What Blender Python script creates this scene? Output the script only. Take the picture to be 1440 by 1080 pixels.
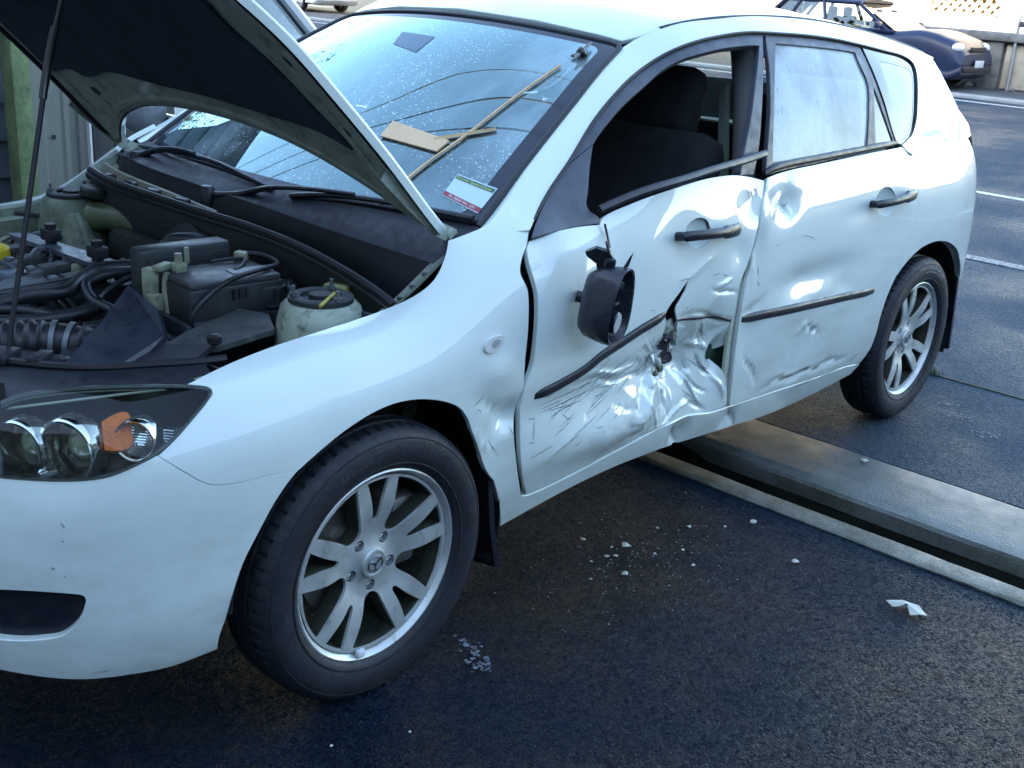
import bpy, bmesh, math, random
import numpy as np
from mathutils import Vector, Matrix, Euler
from mathutils.geometry import delaunay_2d_cdt
for o in list(bpy.data.objects): bpy.data.objects.remove(o)
SC = bpy.context.scene
COL = SC.collection
rad = math.radians
RNG = random.Random(7)
# ------------------------------------------------------------------ camera
cam = bpy.data.cameras.new('camera'); camo = bpy.data.objects.new('camera', cam); COL.objects.link(camo)
cam.sensor_width = 36; cam.lens = 40.5068; cam.clip_start = .05; cam.clip_end = 3000
_r = ((0.67332,0.21027,-0.70882,-1.46703),(-0.73676,0.27105,-0.61946,-2.47201),(0.06187,0.93932,0.33742,1.51844),(0.00000,0.00000,0.00000,1.00000))
camo.matrix_world = Matrix(_r)
SC.camera = camo
# ------------------------------------------------------------------ daylight: low sun behind the workshop the car is nosed up to
SUN_EL, SUN_AZ = 21.0, 183.0        # elevation, direction the light comes from (degrees from +x, anticlockwise)
w = bpy.data.worlds.new('World'); SC.world = w; w.use_nodes = True
nt = w.node_tree; nt.nodes.clear()
sky = nt.nodes.new('ShaderNodeTexSky'); sky.sky_type = 'NISHITA'; sky.sun_disc = False
sky.sun_elevation = rad(SUN_EL); sky.sun_rotation = rad(90 - SUN_AZ)
sky.air_density = 1.0; sky.dust_density = 0.55; sky.ozone_density = 0.15; sky.altitude = 20
bg = nt.nodes.new('ShaderNodeBackground'); bg.inputs[1].default_value = .15
wo = nt.nodes.new('ShaderNodeOutputWorld')
nt.links.new(sky.outputs[0], bg.inputs[0]); nt.links.new(bg.outputs[0], wo.inputs[0])
sl = bpy.data.lights.new('sun', 'SUN'); sl.energy = 4.0; sl.angle = rad(.5); sl.color = (1, .88, .70)
so = bpy.data.objects.new('sun', sl); COL.objects.link(so)
sd = Vector((math.cos(rad(SUN_AZ)) * math.cos(rad(SUN_EL)), math.sin(rad(SUN_AZ)) * math.cos(rad(SUN_EL)), math.sin(rad(SUN_EL))))
so.rotation_euler = sd.to_track_quat('Z', 'Y').to_euler(); so.location = (-30, 0, 20)
vs = SC.view_settings
vs.view_transform = 'Standard'; vs.look = 'None'; vs.gamma = 1; vs.use_curve_mapping = False
vs.exposure = 2.75
SC.cycles.max_bounces = 10; SC.cycles.transparent_max_bounces = 24; SC.cycles.glossy_bounces = 5; SC.cycles.diffuse_bounces = 3
SC.cycles.caustics_reflective = False; SC.cycles.caustics_refractive = False; SC.cycles.sample_clamp_indirect = 8
import numpy as np
def hermite(kn, V, t):
    """cubic Hermite through rows V (n,...) at knots kn, evaluated at t (m,)"""
    kn=np.asarray(kn,float); V=np.asarray(V,float); t=np.asarray(t,float)
    h=np.diff(kn); sh=(len(h),)+(1,)*(V.ndim-1)
    sl=np.diff(V,axis=0)/h.reshape(sh)
    D=np.empty_like(V)
    w0=h[1:].reshape((-1,)+(1,)*(V.ndim-1)); w1=h[:-1].reshape((-1,)+(1,)*(V.ndim-1))
    D[1:-1]=(sl[:-1]*w0+sl[1:]*w1)/(w0+w1)
    D[0]=2*sl[0]-D[1] if len(h)>1 else sl[0]
    D[-1]=2*sl[-1]-D[-2] if len(h)>1 else sl[-1]
    i=np.clip(np.searchsorted(kn,t,side='right')-1,0,len(h)-1)
    hh=h[i]; a=(t-kn[i])/hh
    e=lambda c:c.reshape((-1,)+(1,)*(V.ndim-1))
    return (e(2*a**3-3*a**2+1)*V[i]+e((a**3-2*a**2+a)*hh)*D[i]+e(-2*a**3+3*a**2)*V[i+1]+e((a**3-a**2)*hh)*D[i+1])
class Surf:
    def __init__(self,kn,G):
        self.kn=np.asarray(kn,float); self.G=np.asarray(G,float); self.nr=self.G.shape[1]; self.ru=np.arange(self.nr,dtype=float)
    def ev(self,s,u):
        s=np.atleast_1d(np.asarray(s,float)); u=np.atleast_1d(np.asarray(u,float))
        C=hermite(self.kn,self.G,s)                 # (m,nr,3)
        nr=self.nr; i=np.clip(np.floor(u).astype(int),0,nr-2); a=(u-i)[:,None]
        D=np.empty_like(C); D[:,1:-1]=(C[:,2:]-C[:,:-2])/2; D[:,0]=2*(C[:,1]-C[:,0])-D[:,1]; D[:,-1]=2*(C[:,-1]-C[:,-2])-D[:,-2]
        r=np.arange(len(s))
        return ((2*a**3-3*a**2+1)*C[r,i]+(a**3-2*a**2+a)*D[r,i]+(-2*a**3+3*a**2)*C[r,i+1]+(a**3-a**2)*D[r,i+1])
    def nrm(self,s,u):
        e=1e-3
        s=np.atleast_1d(np.asarray(s,float)); u=np.atleast_1d(np.asarray(u,float))
        a=self.ev(s+e,u)-self.ev(s-e,u); b=self.ev(s,u+e)-self.ev(s,u-e)
        n=np.cross(a,b); return n/np.linalg.norm(n,axis=1)[:,None]
# ---- lower body side: plan curve (x,y) from nose centre round the corner to the tail, and section profiles (inset,z)
PLAN=[(-.905,0),(-.885,-.25),(-.835,-.46),(-.765,-.61),(-.665,-.725),(-.54,-.80),(-.36,-.85),(-.12,-.870),(.12,-.874),(.40,-.875),(.9,-.877),(1.4,-.877),(1.9,-.877),(2.3,-.876),(2.64,-.872),(2.95,-.852),(3.18,-.80),(3.36,-.69),(3.46,-.50),(3.50,-.25),(3.51,0)]
PROF={}
nose=[(.06,.19),(.02,.25),(0,.34),(0,.44),(.012,.54),(.03,.62),(.06,.67),(.11,.705),(.17,.73)]
corn=[(.045,.185),(.012,.25),(0,.35),(.004,.46),(.014,.56),(.035,.635),(.065,.69),(.105,.735),(.16,.765)]
f35=[(.06,.20),(.02,.27),(0,.37),(0,.49),(.002,.60),(.018,.68),(.05,.735),(.09,.77),(.15,.785)]
f0=[(.075,.20),(.045,.28),(.012,.38),(.001,.5),(0,.62),(.010,.72),(.045,.79),(.10,.822),(.165,.832)]
f3=[(.075,.20),(.045,.28),(.018,.38),(.003,.5),(0,.64),(.006,.77),(.03,.87),(.08,.945),(.17,.998)]
door=[(.075,.20),(.045,.27),(.020,.36),(.003,.50),(0,.65),(.005,.78),(.013,.88),(.030,.965),(.054,1.04)]
rr=[(.075,.20),(.045,.27),(.020,.36),(.003,.50),(0,.65),(.003,.78),(.018,.90),(.055,1.0),(.095,1.07)]
tail=[(.07,.24),(.03,.30),(.005,.38),(0,.50),(.005,.62),(.03,.75),(.06,.88),(.10,1.0),(.15,1.08)]
PK=[(0,nose),(4,corn),(6,f35),(8,f0),(9.0,f3),(10,door),(13,door),(14,rr),(15.5,rr),(17,tail),(20,tail)]
def build_L():
    C=np.array(PLAN,float); n=len(C)
    d=np.r_[0,np.cumsum(np.linalg.norm(np.diff(C,axis=0),axis=1))]
    ke=np.array([k for k,_ in PK],float); V=np.array([v for _,v in PK],float)
    P=hermite(ke,V,np.arange(n))
    # soften overshoot: linear instead
    i=np.clip(np.searchsorted(ke,np.arange(n),side='right')-1,0,len(ke)-2); a=((np.arange(n)-ke[i])/(ke[i+1]-ke[i]))[:,None,None]
    a=a*a*(3-2*a)
    P=V[i]*(1-a)+V[i+1]*a
    T=np.empty_like(C); T[1:-1]=C[2:]-C[:-2]; T[0]=(0,-1); T[-1]=(0,1)
    T/=np.linalg.norm(T,axis=1)[:,None]
    N=np.stack([-T[:,1]*-1,T[:,0]*-1],1)   # outward: right of travel
    N=np.stack([T[:,1],-T[:,0]],1)
    G=np.empty((n,9,3))
    G[:,:,:2]=C[:,None,:]-N[:,None,:]*P[:,:,0:1]
    G[:,:,2]=P[:,:,1]
    # knot value = x along the straight flank, so s is close to x there
    off=C[9,0]-d[9]
    return Surf(d+off,G)
# ---- greenhouse side: from belt to the windscreen edge / roof ditch
RAIL=[(.30,.725,.915),(.41,.700,.958),(.60,.668,1.085),(.80,.628,1.205),(.95,.592,1.287),(1.084,.560,1.348),(1.22,.572,1.396),(1.5,.588,1.429),(1.9,.588,1.434),(2.3,.58,1.409),(2.7,.56,1.364),(3.05,.53,1.315),(3.2,.52,1.29),(3.4,.50,1.25)]
def belt_y(x,bz):
    # half-width of the lower body at height bz, so the glasshouse starts flush with the doors
    uu=np.linspace(5,9,81); P=L.ev(np.full(81,x),uu)
    for _ in range(3): P=L.ev(x+(x-np.interp(bz,P[:,2],P[:,0])) if False else np.full(81,x),uu)
    return -float(np.interp(bz,P[:,2],P[:,1]))
def build_G():
    K=[];G=[]
    for x,y,z in RAIL:
        q=min(1,max(0,(x-2.3)/.9))
        bz=.955+.05*min(1,max(0,(x-.4)/1.8))+.02*q; by=belt_y(x,bz)
        b=np.array([by,bz]); r=np.array([y,z]); d=r-b; nn=np.array([d[1],-d[0]]); L=np.linalg.norm(nn); nn/=L
        row=[]
        for t in (0,.2,.4,.6,.8,.92,1.0):
            w=4*t*(1-t)*(.62+.76*t)
            q2=b+d*t+nn*w*.115*L
            row.append((x,-q2[0],q2[1]))
        K.append(x);G.append(row)
    return Surf(K,G)
# ---- windscreen: s = across (-1 near .. 1 far), u = 0 cowl .. 4 header
def build_W():
    K=[-1,-.75,-.5,-.25,0,.25,.5,.75,1]; G=[]
    ed=[(.41,.700,.958),(.60,.668,1.085),(.80,.628,1.205),(.95,.592,1.287),(1.084,.560,1.348)]
    for v in K:
        row=[]
        for j,(x,y,z) in enumerate(ed):
            w=j/4; row.append((x-(.10-.02*w)*(1-v*v), v*y, z+(.0+.04*w)*(1-v*v)))
        G.append(row)
    return Surf(K,G)
# ---- roof: s = x, u = 0 near rail .. 4 far rail
def build_R():
    K=[];G=[]
    hd=[r for r in RAIL if r[0]>=1.08]
    for x,y,z in hd:
        k=max(0,1-(x-1.084)/.5)**2
        row=[]
        for v in (-1,-.85,-.5,0,.5,.85,1):
            row.append((x-.08*k*(1-v*v), v*y, z+.052*(1-v*v)**.9))
        K.append(x);G.append(row)
    return Surf(K,G)
# ---- raised bonnet: s = distance from the hinge edge, u = 0 near edge .. 8 far edge
HP=[(0,.345,.925),(.09,.281,.987),(.26,.161,1.113),(.455,.022,1.249),(.62,-.101,1.363),(.75,-.203,1.44),(.95,-.37,1.552),(1.14,-.54,1.64)]
def build_H():
    K=[];G=[]
    hp=np.array(HP)
    for d,x,z in HP:
        row=[]
        w=.68-.04*(d/1.13)**2
        for j in range(9):
            v=(j-4)/4; c=1-v*v
            dd=d+HSH*(1-v**4*.5-v*v*.5)*max(0,1-d/1.2)+.03*(v+1)/2
            q=hermite(hp[:,0],hp[:,1:],[dd,dd+.01]); t=q[1]-q[0]; t/=np.linalg.norm(t); n=np.array([t[1],-t[0]])
            n=n if n[1]>0 else -n
            cr=HCR*(1-v*v)*(.55+.45*min(1,d/.4))
            row.append((q[0,0]+n[0]*cr,v*w,q[0,1]+n[1]*cr))
        K.append(d);G.append(row)
    return Surf(K,G)
HSH=.27;HCR=.045
L=build_L();G=build_G();W=build_W();R=build_R();H=build_H()
def disp_of(tab):
    def f(P):
        x,z=P[:,0],P[:,2]; d=np.zeros(len(P))
        xw=x+.006*np.sin(z*41+1.3*np.sin(x*17)); zw=z+.006*np.sin(x*37+1.7*np.sin(z*19))
        for t in tab:
            if t[0]=='g': _,cx,cz,sx,sz,a=t; d+=a*np.exp(-((x-cx)/sx)**2-((z-cz)/sz)**2)
            else:
                _,x1,z1,x2,z2,w,a=t; dx,dz=x2-x1,z2-z1; k=np.clip(((xw-x1)*dx+(zw-z1)*dz)/(dx*dx+dz*dz+1e-9),0,1)
                r=np.hypot(xw-x1-k*dx,zw-z1-k*dz); d+=a*np.maximum(0,1-r/(1.6*w))**1.5*(.15+.85*np.sin(np.pi*np.clip(k,.02,.98))**.8)
        return d
    return f
DATA = {
 'fender': [(-0.4026,7.3064),(-0.3946,7.3384),(-0.3854,7.3903),(-0.376,7.4407),(-0.3664,7.4894),(-0.3567,7.5358),(-0.3468,7.5796),(-0.3369,7.6204),(-0.327,7.6584),(-0.317,7.6932),(-0.3069,7.7251),(-0.2969,7.7538),(-0.2868,7.7794),(-0.2768,7.8019),(-0.2667,7.8212),(-0.2567,7.8375),(-0.2467,7.851),(-0.2367,7.8619),(-0.2268,7.8704),(-0.2168,7.8767),(-0.2068,7.8812),(-0.1969,7.8842),(-0.1869,7.8856),(-0.1769,7.8846),(-0.167,7.8814),(-0.1571,7.8767),(-0.1471,7.871),(-0.1371,7.8647),(-0.1271,7.8582),(-0.117,7.8522),(-0.1066,7.8493),(-0.096,7.8503),(-0.0851,7.855),(-0.0739,7.8635),(-0.0624,7.8756),(-0.0507,7.8911),(-0.0388,7.9091),(-0.0268,7.9264),(-0.0148,7.9418),(-0.0029,7.9541),(0.0088,7.9622),(0.0204,7.9654),(0.0316,7.9628),(0.0426,7.9543),(0.0532,7.94),(0.0635,7.9203),(0.0736,7.8961),(0.0835,7.8682),(0.0931,7.8376),(0.1026,7.8055),(0.112,7.7725),(0.1211,7.7366),(0.13,7.6972),(0.1387,7.6559),(0.1474,7.6148),(0.156,7.5757),(0.1647,7.5404),(0.1734,7.5103),(0.1823,7.4871),(0.1911,7.4684),(0.2001,7.455),(0.2091,7.4491),(0.2181,7.4528),(0.2272,7.4678),(0.2363,7.4954),(0.2451,7.5342),(0.2539,7.5803),(0.2624,7.6312),(0.2709,7.6845),(0.2793,7.7395),(0.2875,7.798),(0.2957,7.8601),(0.3037,7.9259),(0.311,7.9923),(0.318,7.938),(0.3258,7.8866),(0.3339,7.8399),(0.3423,7.7979),(0.351,7.7598),(0.36,7.7249),(0.3694,7.6955),(0.3794,7.6746),(0.3899,7.6657),(0.4011,7.67),(0.4126,7.6841),(0.4244,7.7048),(0.4364,7.7298),(0.4487,7.7612),(0.4603,7.801),(0.4604,7.7036),(0.4614,7.6005),(0.4629,7.4979),(0.4649,7.3959),(0.4673,7.2945),(0.4702,7.1937),(0.4735,7.0987),(0.4668,7.0079),(0.4597,6.9148),(0.4525,6.8247),(0.4449,6.7395),(0.4366,6.6619),(0.4284,6.584),(0.4213,6.4994),(0.4148,6.4136),(0.4095,6.3215),(0.4067,6.22),(0.4074,6.1135),(0.4101,6.0097),(0.4134,5.9087),(0.416,5.809),(0.4168,5.7115),(0.4164,5.6165),(0.4156,5.5233),(0.4146,5.4321),(0.4135,5.3426),(0.4124,5.2548),(0.4113,5.1687),(0.4102,5.0843),(0.4091,5.0016),(0.408,4.9207),(0.4069,4.8418),(0.4057,4.765),(0.4043,4.6897),(0.4029,4.6154),(0.4016,4.5418),(0.4005,4.4681),(0.3998,4.3938),(0.3995,4.3187),(0.3994,4.2429),(0.3996,4.1663),(0.4,4.0889),(0.4006,4.0103),(0.4017,3.9319),(0.398,3.8683),(0.3959,3.7969),(0.396,3.718),(0.3967,3.6368),(0.3965,3.5582),(0.3951,3.4838),(0.3928,3.4146),(0.3896,3.3503),(0.3863,3.2877),(0.3839,3.2219),(0.383,3.1497),(0.3841,3.0681),(0.3862,2.9808),(0.3893,2.8884),(0.393,2.7923),(0.397,2.6928),(0.4014,2.5899),(0.4061,2.4833),(0.4112,2.3727),(0.4167,2.2579),(0.4225,2.1385),(0.4288,2.0141),(0.4355,1.8837),(0.4429,1.7458),(0.4515,1.5912),(0.4807,1.3733),(0.4722,1.3212),(0.4641,1.251),(0.4561,1.1799),(0.4482,1.1078),(0.4403,1.0348),(0.4324,0.9607),(0.4246,0.8852),(0.417,0.8081),(0.4115,0.7237),(0.4075,0.8772),(0.4011,1.0496),(0.3941,1.2156),(0.3868,1.3751),(0.3792,1.528),(0.3714,1.6742),(0.3635,1.8136),(0.3557,1.9463),(0.348,2.0727),(0.3403,2.1934),(0.3324,2.3113),(0.3199,2.4155),(0.3093,2.5148),(0.3005,2.6114),(0.2935,2.7053),(0.288,2.797),(0.2831,2.888),(0.2774,2.9817),(0.2695,3.0827),(0.2608,3.1848),(0.2531,3.2802),(0.2468,3.3684),(0.2415,3.4519),(0.2369,3.5331),(0.2325,3.6166),(0.228,3.7009),(0.2219,3.7884),(0.2145,3.8764),(0.2062,3.9646),(0.1965,4.0507),(0.1853,4.1288),(0.1733,4.1973),(0.1611,4.2585),(0.1489,4.3157),(0.1367,4.3693),(0.1246,4.4187),(0.1126,4.4641),(0.1006,4.5058),(0.0888,4.5436),(0.077,4.5769),(0.0654,4.6054),(0.0539,4.6294),(0.0426,4.6488),(0.0314,4.6638),(0.0203,4.6744),(0.0095,4.6805),(-0.0012,4.6814),(-0.0116,4.6776),(-0.0219,4.6697),(-0.0319,4.6585),(-0.0418,4.6446),(-0.0515,4.6286),(-0.061,4.6098),(-0.0703,4.5883),(-0.0794,4.5647),(-0.0884,4.5395),(-0.0972,4.5129),(-0.1059,4.4853),(-0.1145,4.4568),(-0.1229,4.4273),(-0.1313,4.3961),(-0.1394,4.3631),(-0.1474,4.3288),(-0.1554,4.2937),(-0.1633,4.2585),(-0.1711,4.2231),(-0.1788,4.1872),(-0.1865,4.1509),(-0.1941,4.1144),(-0.2016,4.0775),(-0.209,4.0403),(-0.2164,4.003),(-0.2234,3.9665),(-0.2325,3.9821),(-0.2419,3.9968),(-0.2513,4.0103),(-0.2605,4.0227),(-0.2696,4.034),(-0.2786,4.0441),(-0.2875,4.053),(-0.2963,4.0592),(-0.3049,4.0626),(-0.3135,4.0647),(-0.3219,4.0667),(-0.3303,4.0698),(-0.3387,4.0754),(-0.347,4.0846),(-0.3552,4.0954),(-0.3634,4.1073),(-0.3715,4.121),(-0.3796,4.137),(-0.3875,4.1564),(-0.3953,4.1811),(-0.403,4.2151),(-0.4102,4.2621),(-0.417,4.3192),(-0.4236,4.3825),(-0.4298,4.451),(-0.4359,4.5224),(-0.4419,4.5957),(-0.4479,4.6698),(-0.4538,4.7438),(-0.4598,4.8184),(-0.4656,4.8939),(-0.4715,4.9704),(-0.4772,5.0478),(-0.483,5.1268),(-0.4884,5.1961),(-0.4824,5.2409),(-0.4761,5.2973),(-0.4697,5.3558),(-0.4634,5.4165),(-0.457,5.4796),(-0.4507,5.5452),(-0.4443,5.6139),(-0.438,5.6855),(-0.4316,5.7595),(-0.4252,5.8356),(-0.4187,5.9134),(-0.4121,5.9921),(-0.4054,6.0724),(-0.3986,6.1557),(-0.3917,6.2432),(-0.3848,6.3364),(-0.378,6.4377),(-0.3708,6.5421),(-0.3637,6.6682),(-0.3618,6.8496),(-0.3667,6.9889),(-0.3737,7.0759),(-0.3813,7.1335),(-0.3886,7.1986),(-0.3958,7.2637)],
 'bumper': [(-0.772,5.1921),(-0.7648,5.1826),(-0.7569,5.1782),(-0.749,5.1742),(-0.7412,5.1693),(-0.7335,5.1635),(-0.7257,5.1568),(-0.7179,5.1485),(-0.7102,5.1388),(-0.7024,5.1282),(-0.6947,5.1162),(-0.687,5.1028),(-0.6793,5.089),(-0.6716,5.0749),(-0.664,5.0595),(-0.6564,5.0441),(-0.6488,5.0287),(-0.6413,5.013),(-0.6338,4.9982),(-0.6263,4.985),(-0.6189,4.9729),(-0.6114,4.9618),(-0.604,4.9522),(-0.5966,4.9448),(-0.5893,4.941),(-0.5819,4.9414),(-0.5747,4.9468),(-0.5674,4.9572),(-0.5603,4.9716),(-0.5532,4.9893),(-0.5461,5.009),(-0.539,5.0296),(-0.5319,5.051),(-0.5249,5.0741),(-0.5179,5.0982),(-0.5109,5.1238),(-0.5039,5.1508),(-0.4969,5.1788),(-0.4905,5.2084),(-0.4852,5.1301),(-0.4795,5.0502),(-0.4737,4.9718),(-0.4679,4.8946),(-0.4621,4.8183),(-0.4562,4.7432),(-0.4502,4.669),(-0.4443,4.595),(-0.4383,4.5215),(-0.4322,4.4495),(-0.4259,4.38),(-0.4193,4.3146),(-0.4123,4.2554),(-0.405,4.2042),(-0.3971,4.1668),(-0.3892,4.1401),(-0.3811,4.1196),(-0.373,4.103),(-0.3648,4.0889),(-0.3566,4.0767),(-0.3483,4.0656),(-0.3399,4.0558),(-0.3315,4.0496),(-0.3231,4.046),(-0.3146,4.0439),(-0.3061,4.0418),(-0.2974,4.0388),(-0.2887,4.0333),(-0.2798,4.025),(-0.2708,4.0153),(-0.2617,4.0045),(-0.2526,3.9928),(-0.2433,3.9799),(-0.2339,3.9658),(-0.2255,3.9589),(-0.2318,3.9224),(-0.2381,3.8741),(-0.2442,3.8251),(-0.2501,3.7753),(-0.2558,3.7249),(-0.2614,3.6736),(-0.2668,3.6217),(-0.272,3.569),(-0.277,3.5154),(-0.2818,3.4606),(-0.2864,3.405),(-0.291,3.3488),(-0.2953,3.2921),(-0.2997,3.2351),(-0.3039,3.1779),(-0.3082,3.1205),(-0.3125,3.0632),(-0.3168,3.006),(-0.3211,2.9494),(-0.3255,2.8939),(-0.3298,2.8388),(-0.3341,2.784),(-0.3382,2.7287),(-0.3422,2.6728),(-0.346,2.6159),(-0.3495,2.5574),(-0.3528,2.4974),(-0.3559,2.436),(-0.3588,2.3731),(-0.3616,2.3087),(-0.3643,2.2425),(-0.3669,2.1743),(-0.3694,2.104),(-0.3719,2.0306),(-0.3741,1.9531),(-0.3763,1.8732),(-0.3783,1.7917),(-0.3805,1.7089),(-0.3827,1.6251),(-0.3852,1.541),(-0.3878,1.454),(-0.3901,1.3619),(-0.3919,1.2604),(-0.3929,1.1465),(-0.3931,1.0175),(-0.3923,0.8757),(-0.3999,0.868),(-0.4079,0.859),(-0.416,0.8515),(-0.424,0.8451),(-0.432,0.8374),(-0.4399,0.8287),(-0.4478,0.8202),(-0.4556,0.8121),(-0.4635,0.8053),(-0.4713,0.8007),(-0.4793,0.7991),(-0.4872,0.8013),(-0.4952,0.8074),(-0.5032,0.8167),(-0.5112,0.8279),(-0.5192,0.8409),(-0.5272,0.8544),(-0.5352,0.8678),(-0.5431,0.8801),(-0.5509,0.8922),(-0.5588,0.9043),(-0.5665,0.9164),(-0.5742,0.929),(-0.5818,0.9422),(-0.5894,0.9556),(-0.5969,0.9692),(-0.6044,0.9833),(-0.6119,0.9976),(-0.6193,1.0129),(-0.6268,1.0292),(-0.6342,1.0457),(-0.6415,1.0632),(-0.6489,1.0817),(-0.6563,1.0994),(-0.6636,1.1178),(-0.671,1.1368),(-0.6784,1.1537),(-0.6857,1.1708),(-0.6931,1.1885),(-0.7005,1.2047),(-0.7079,1.2207),(-0.7153,1.2365),(-0.7226,1.251),(-0.73,1.2648),(-0.7374,1.2778),(-0.7448,1.2899),(-0.7522,1.3021),(-0.7596,1.3141),(-0.767,1.3253),(-0.7744,1.3367),(-0.7819,1.3481),(-0.789,1.3559),(-0.7873,1.4494),(-0.7858,1.5456),(-0.7845,1.6381),(-0.7833,1.7283),(-0.7821,1.8167),(-0.7811,1.9041),(-0.78,1.9911),(-0.7791,2.0766),(-0.7783,2.1592),(-0.7775,2.2395),(-0.7768,2.3179),(-0.7762,2.395),(-0.7756,2.4711),(-0.775,2.5465),(-0.7745,2.6215),(-0.7739,2.6964),(-0.7734,2.7715),(-0.773,2.8471),(-0.7725,2.9236),(-0.772,3.001),(-0.7715,3.0789),(-0.7711,3.1564),(-0.7706,3.2336),(-0.7702,3.3108),(-0.7698,3.3881),(-0.7694,3.4656),(-0.769,3.5436),(-0.7687,3.6223),(-0.7684,3.7018),(-0.7681,3.7825),(-0.7679,3.8645),(-0.7677,3.9481),(-0.7677,4.0338),(-0.7676,4.1212),(-0.7677,4.2103),(-0.7677,4.301),(-0.7679,4.3935),(-0.7681,4.4878),(-0.7684,4.5838),(-0.7688,4.6817),(-0.7692,4.7814),(-0.7697,4.8829),(-0.7703,4.9863),(-0.7709,5.0924)],
 'lamp': [(-0.814,7.4639),(-0.8081,7.54),(-0.8013,7.6133),(-0.7936,7.6779),(-0.7855,7.7347),(-0.7768,7.7831),(-0.7676,7.8246),(-0.7581,7.8606),(-0.7484,7.8925),(-0.7384,7.9207),(-0.7282,7.9458),(-0.7179,7.9682),(-0.7074,7.9877),(-0.6968,8.0031),(-0.6859,8.0144),(-0.6749,8.0217),(-0.6637,8.0255),(-0.6524,8.0257),(-0.641,8.0226),(-0.6297,8.0164),(-0.6185,8.0072),(-0.6074,7.9954),(-0.5964,7.9811),(-0.5858,7.9642),(-0.5753,7.9446),(-0.565,7.9229),(-0.5551,7.8995),(-0.5454,7.8748),(-0.5359,7.849),(-0.5267,7.822),(-0.5176,7.7938),(-0.5088,7.7646),(-0.5,7.7345),(-0.4914,7.7039),(-0.483,7.6719),(-0.4747,7.6388),(-0.4664,7.6044),(-0.4583,7.5686),(-0.4503,7.5309),(-0.4423,7.4914),(-0.4344,7.4498),(-0.4267,7.4056),(-0.419,7.3586),(-0.4113,7.3098),(-0.4037,7.2586),(-0.3963,7.204),(-0.3889,7.1455),(-0.3817,7.0807),(-0.3745,7.0149),(-0.3678,6.9385),(-0.3637,6.8197),(-0.366,6.6763),(-0.3725,6.5661),(-0.3795,6.4639),(-0.3862,6.3638),(-0.3929,6.2717),(-0.3996,6.1849),(-0.4063,6.1021),(-0.4129,6.0227),(-0.4194,5.9453),(-0.4259,5.8695),(-0.4322,5.7955),(-0.4386,5.724),(-0.4449,5.6558),(-0.4513,5.5911),(-0.4577,5.5302),(-0.4641,5.471),(-0.4705,5.4146),(-0.4769,5.3617),(-0.4834,5.3128),(-0.49,5.2687),(-0.4968,5.2295),(-0.5036,5.1949),(-0.5105,5.1633),(-0.5174,5.1346),(-0.5244,5.1079),(-0.5314,5.083),(-0.5384,5.0595),(-0.5455,5.0373),(-0.5526,5.0168),(-0.5597,4.9988),(-0.5669,4.9844),(-0.5741,4.974),(-0.5813,4.9682),(-0.5886,4.9672),(-0.5959,4.9705),(-0.6033,4.9776),(-0.6107,4.987),(-0.6182,4.998),(-0.6256,5.0101),(-0.6331,5.0235),(-0.6407,5.0382),(-0.6482,5.0539),(-0.6558,5.0695),(-0.6634,5.0854),(-0.6711,5.101),(-0.6788,5.115),(-0.6865,5.1292),(-0.6943,5.143),(-0.702,5.155),(-0.7098,5.1658),(-0.7176,5.1757),(-0.7254,5.1841),(-0.7333,5.1911),(-0.7411,5.1971),(-0.7489,5.202),(-0.7568,5.2061),(-0.7647,5.2105),(-0.7719,5.2117),(-0.7725,5.3199),(-0.7736,5.441),(-0.7748,5.565),(-0.7761,5.6911),(-0.7776,5.8185),(-0.7793,5.9461),(-0.781,6.0734),(-0.7829,6.2016),(-0.785,6.3311),(-0.7873,6.4623),(-0.7898,6.5959),(-0.7926,6.7323),(-0.7959,6.8719),(-0.7996,7.0158),(-0.8038,7.164),(-0.8087,7.3167)],
 'grille': [(-0.7734,2.9101),(-0.7647,2.912),(-0.7561,2.9127),(-0.7475,2.9122),(-0.7389,2.9104),(-0.7304,2.907),(-0.7219,2.9021),(-0.7135,2.8957),(-0.7051,2.8878),(-0.6966,2.8778),(-0.6882,2.8661),(-0.6799,2.8529),(-0.6716,2.838),(-0.6634,2.8214),(-0.6552,2.8036),(-0.647,2.7846),(-0.6389,2.7643),(-0.6312,2.7229),(-0.6284,2.6421),(-0.6308,2.5603),(-0.6337,2.4804),(-0.6371,2.4027),(-0.6415,2.3288),(-0.6468,2.2616),(-0.6529,2.2005),(-0.6596,2.1465),(-0.667,2.0986),(-0.6749,2.0612),(-0.6833,2.0386),(-0.692,2.0283),(-0.7008,2.022),(-0.7096,2.0142),(-0.7184,2.0056),(-0.7273,1.9978),(-0.7362,1.9911),(-0.7451,1.9865),(-0.7541,1.9843),(-0.763,1.9842),(-0.772,1.9863),(-0.7809,1.9903)],
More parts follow.
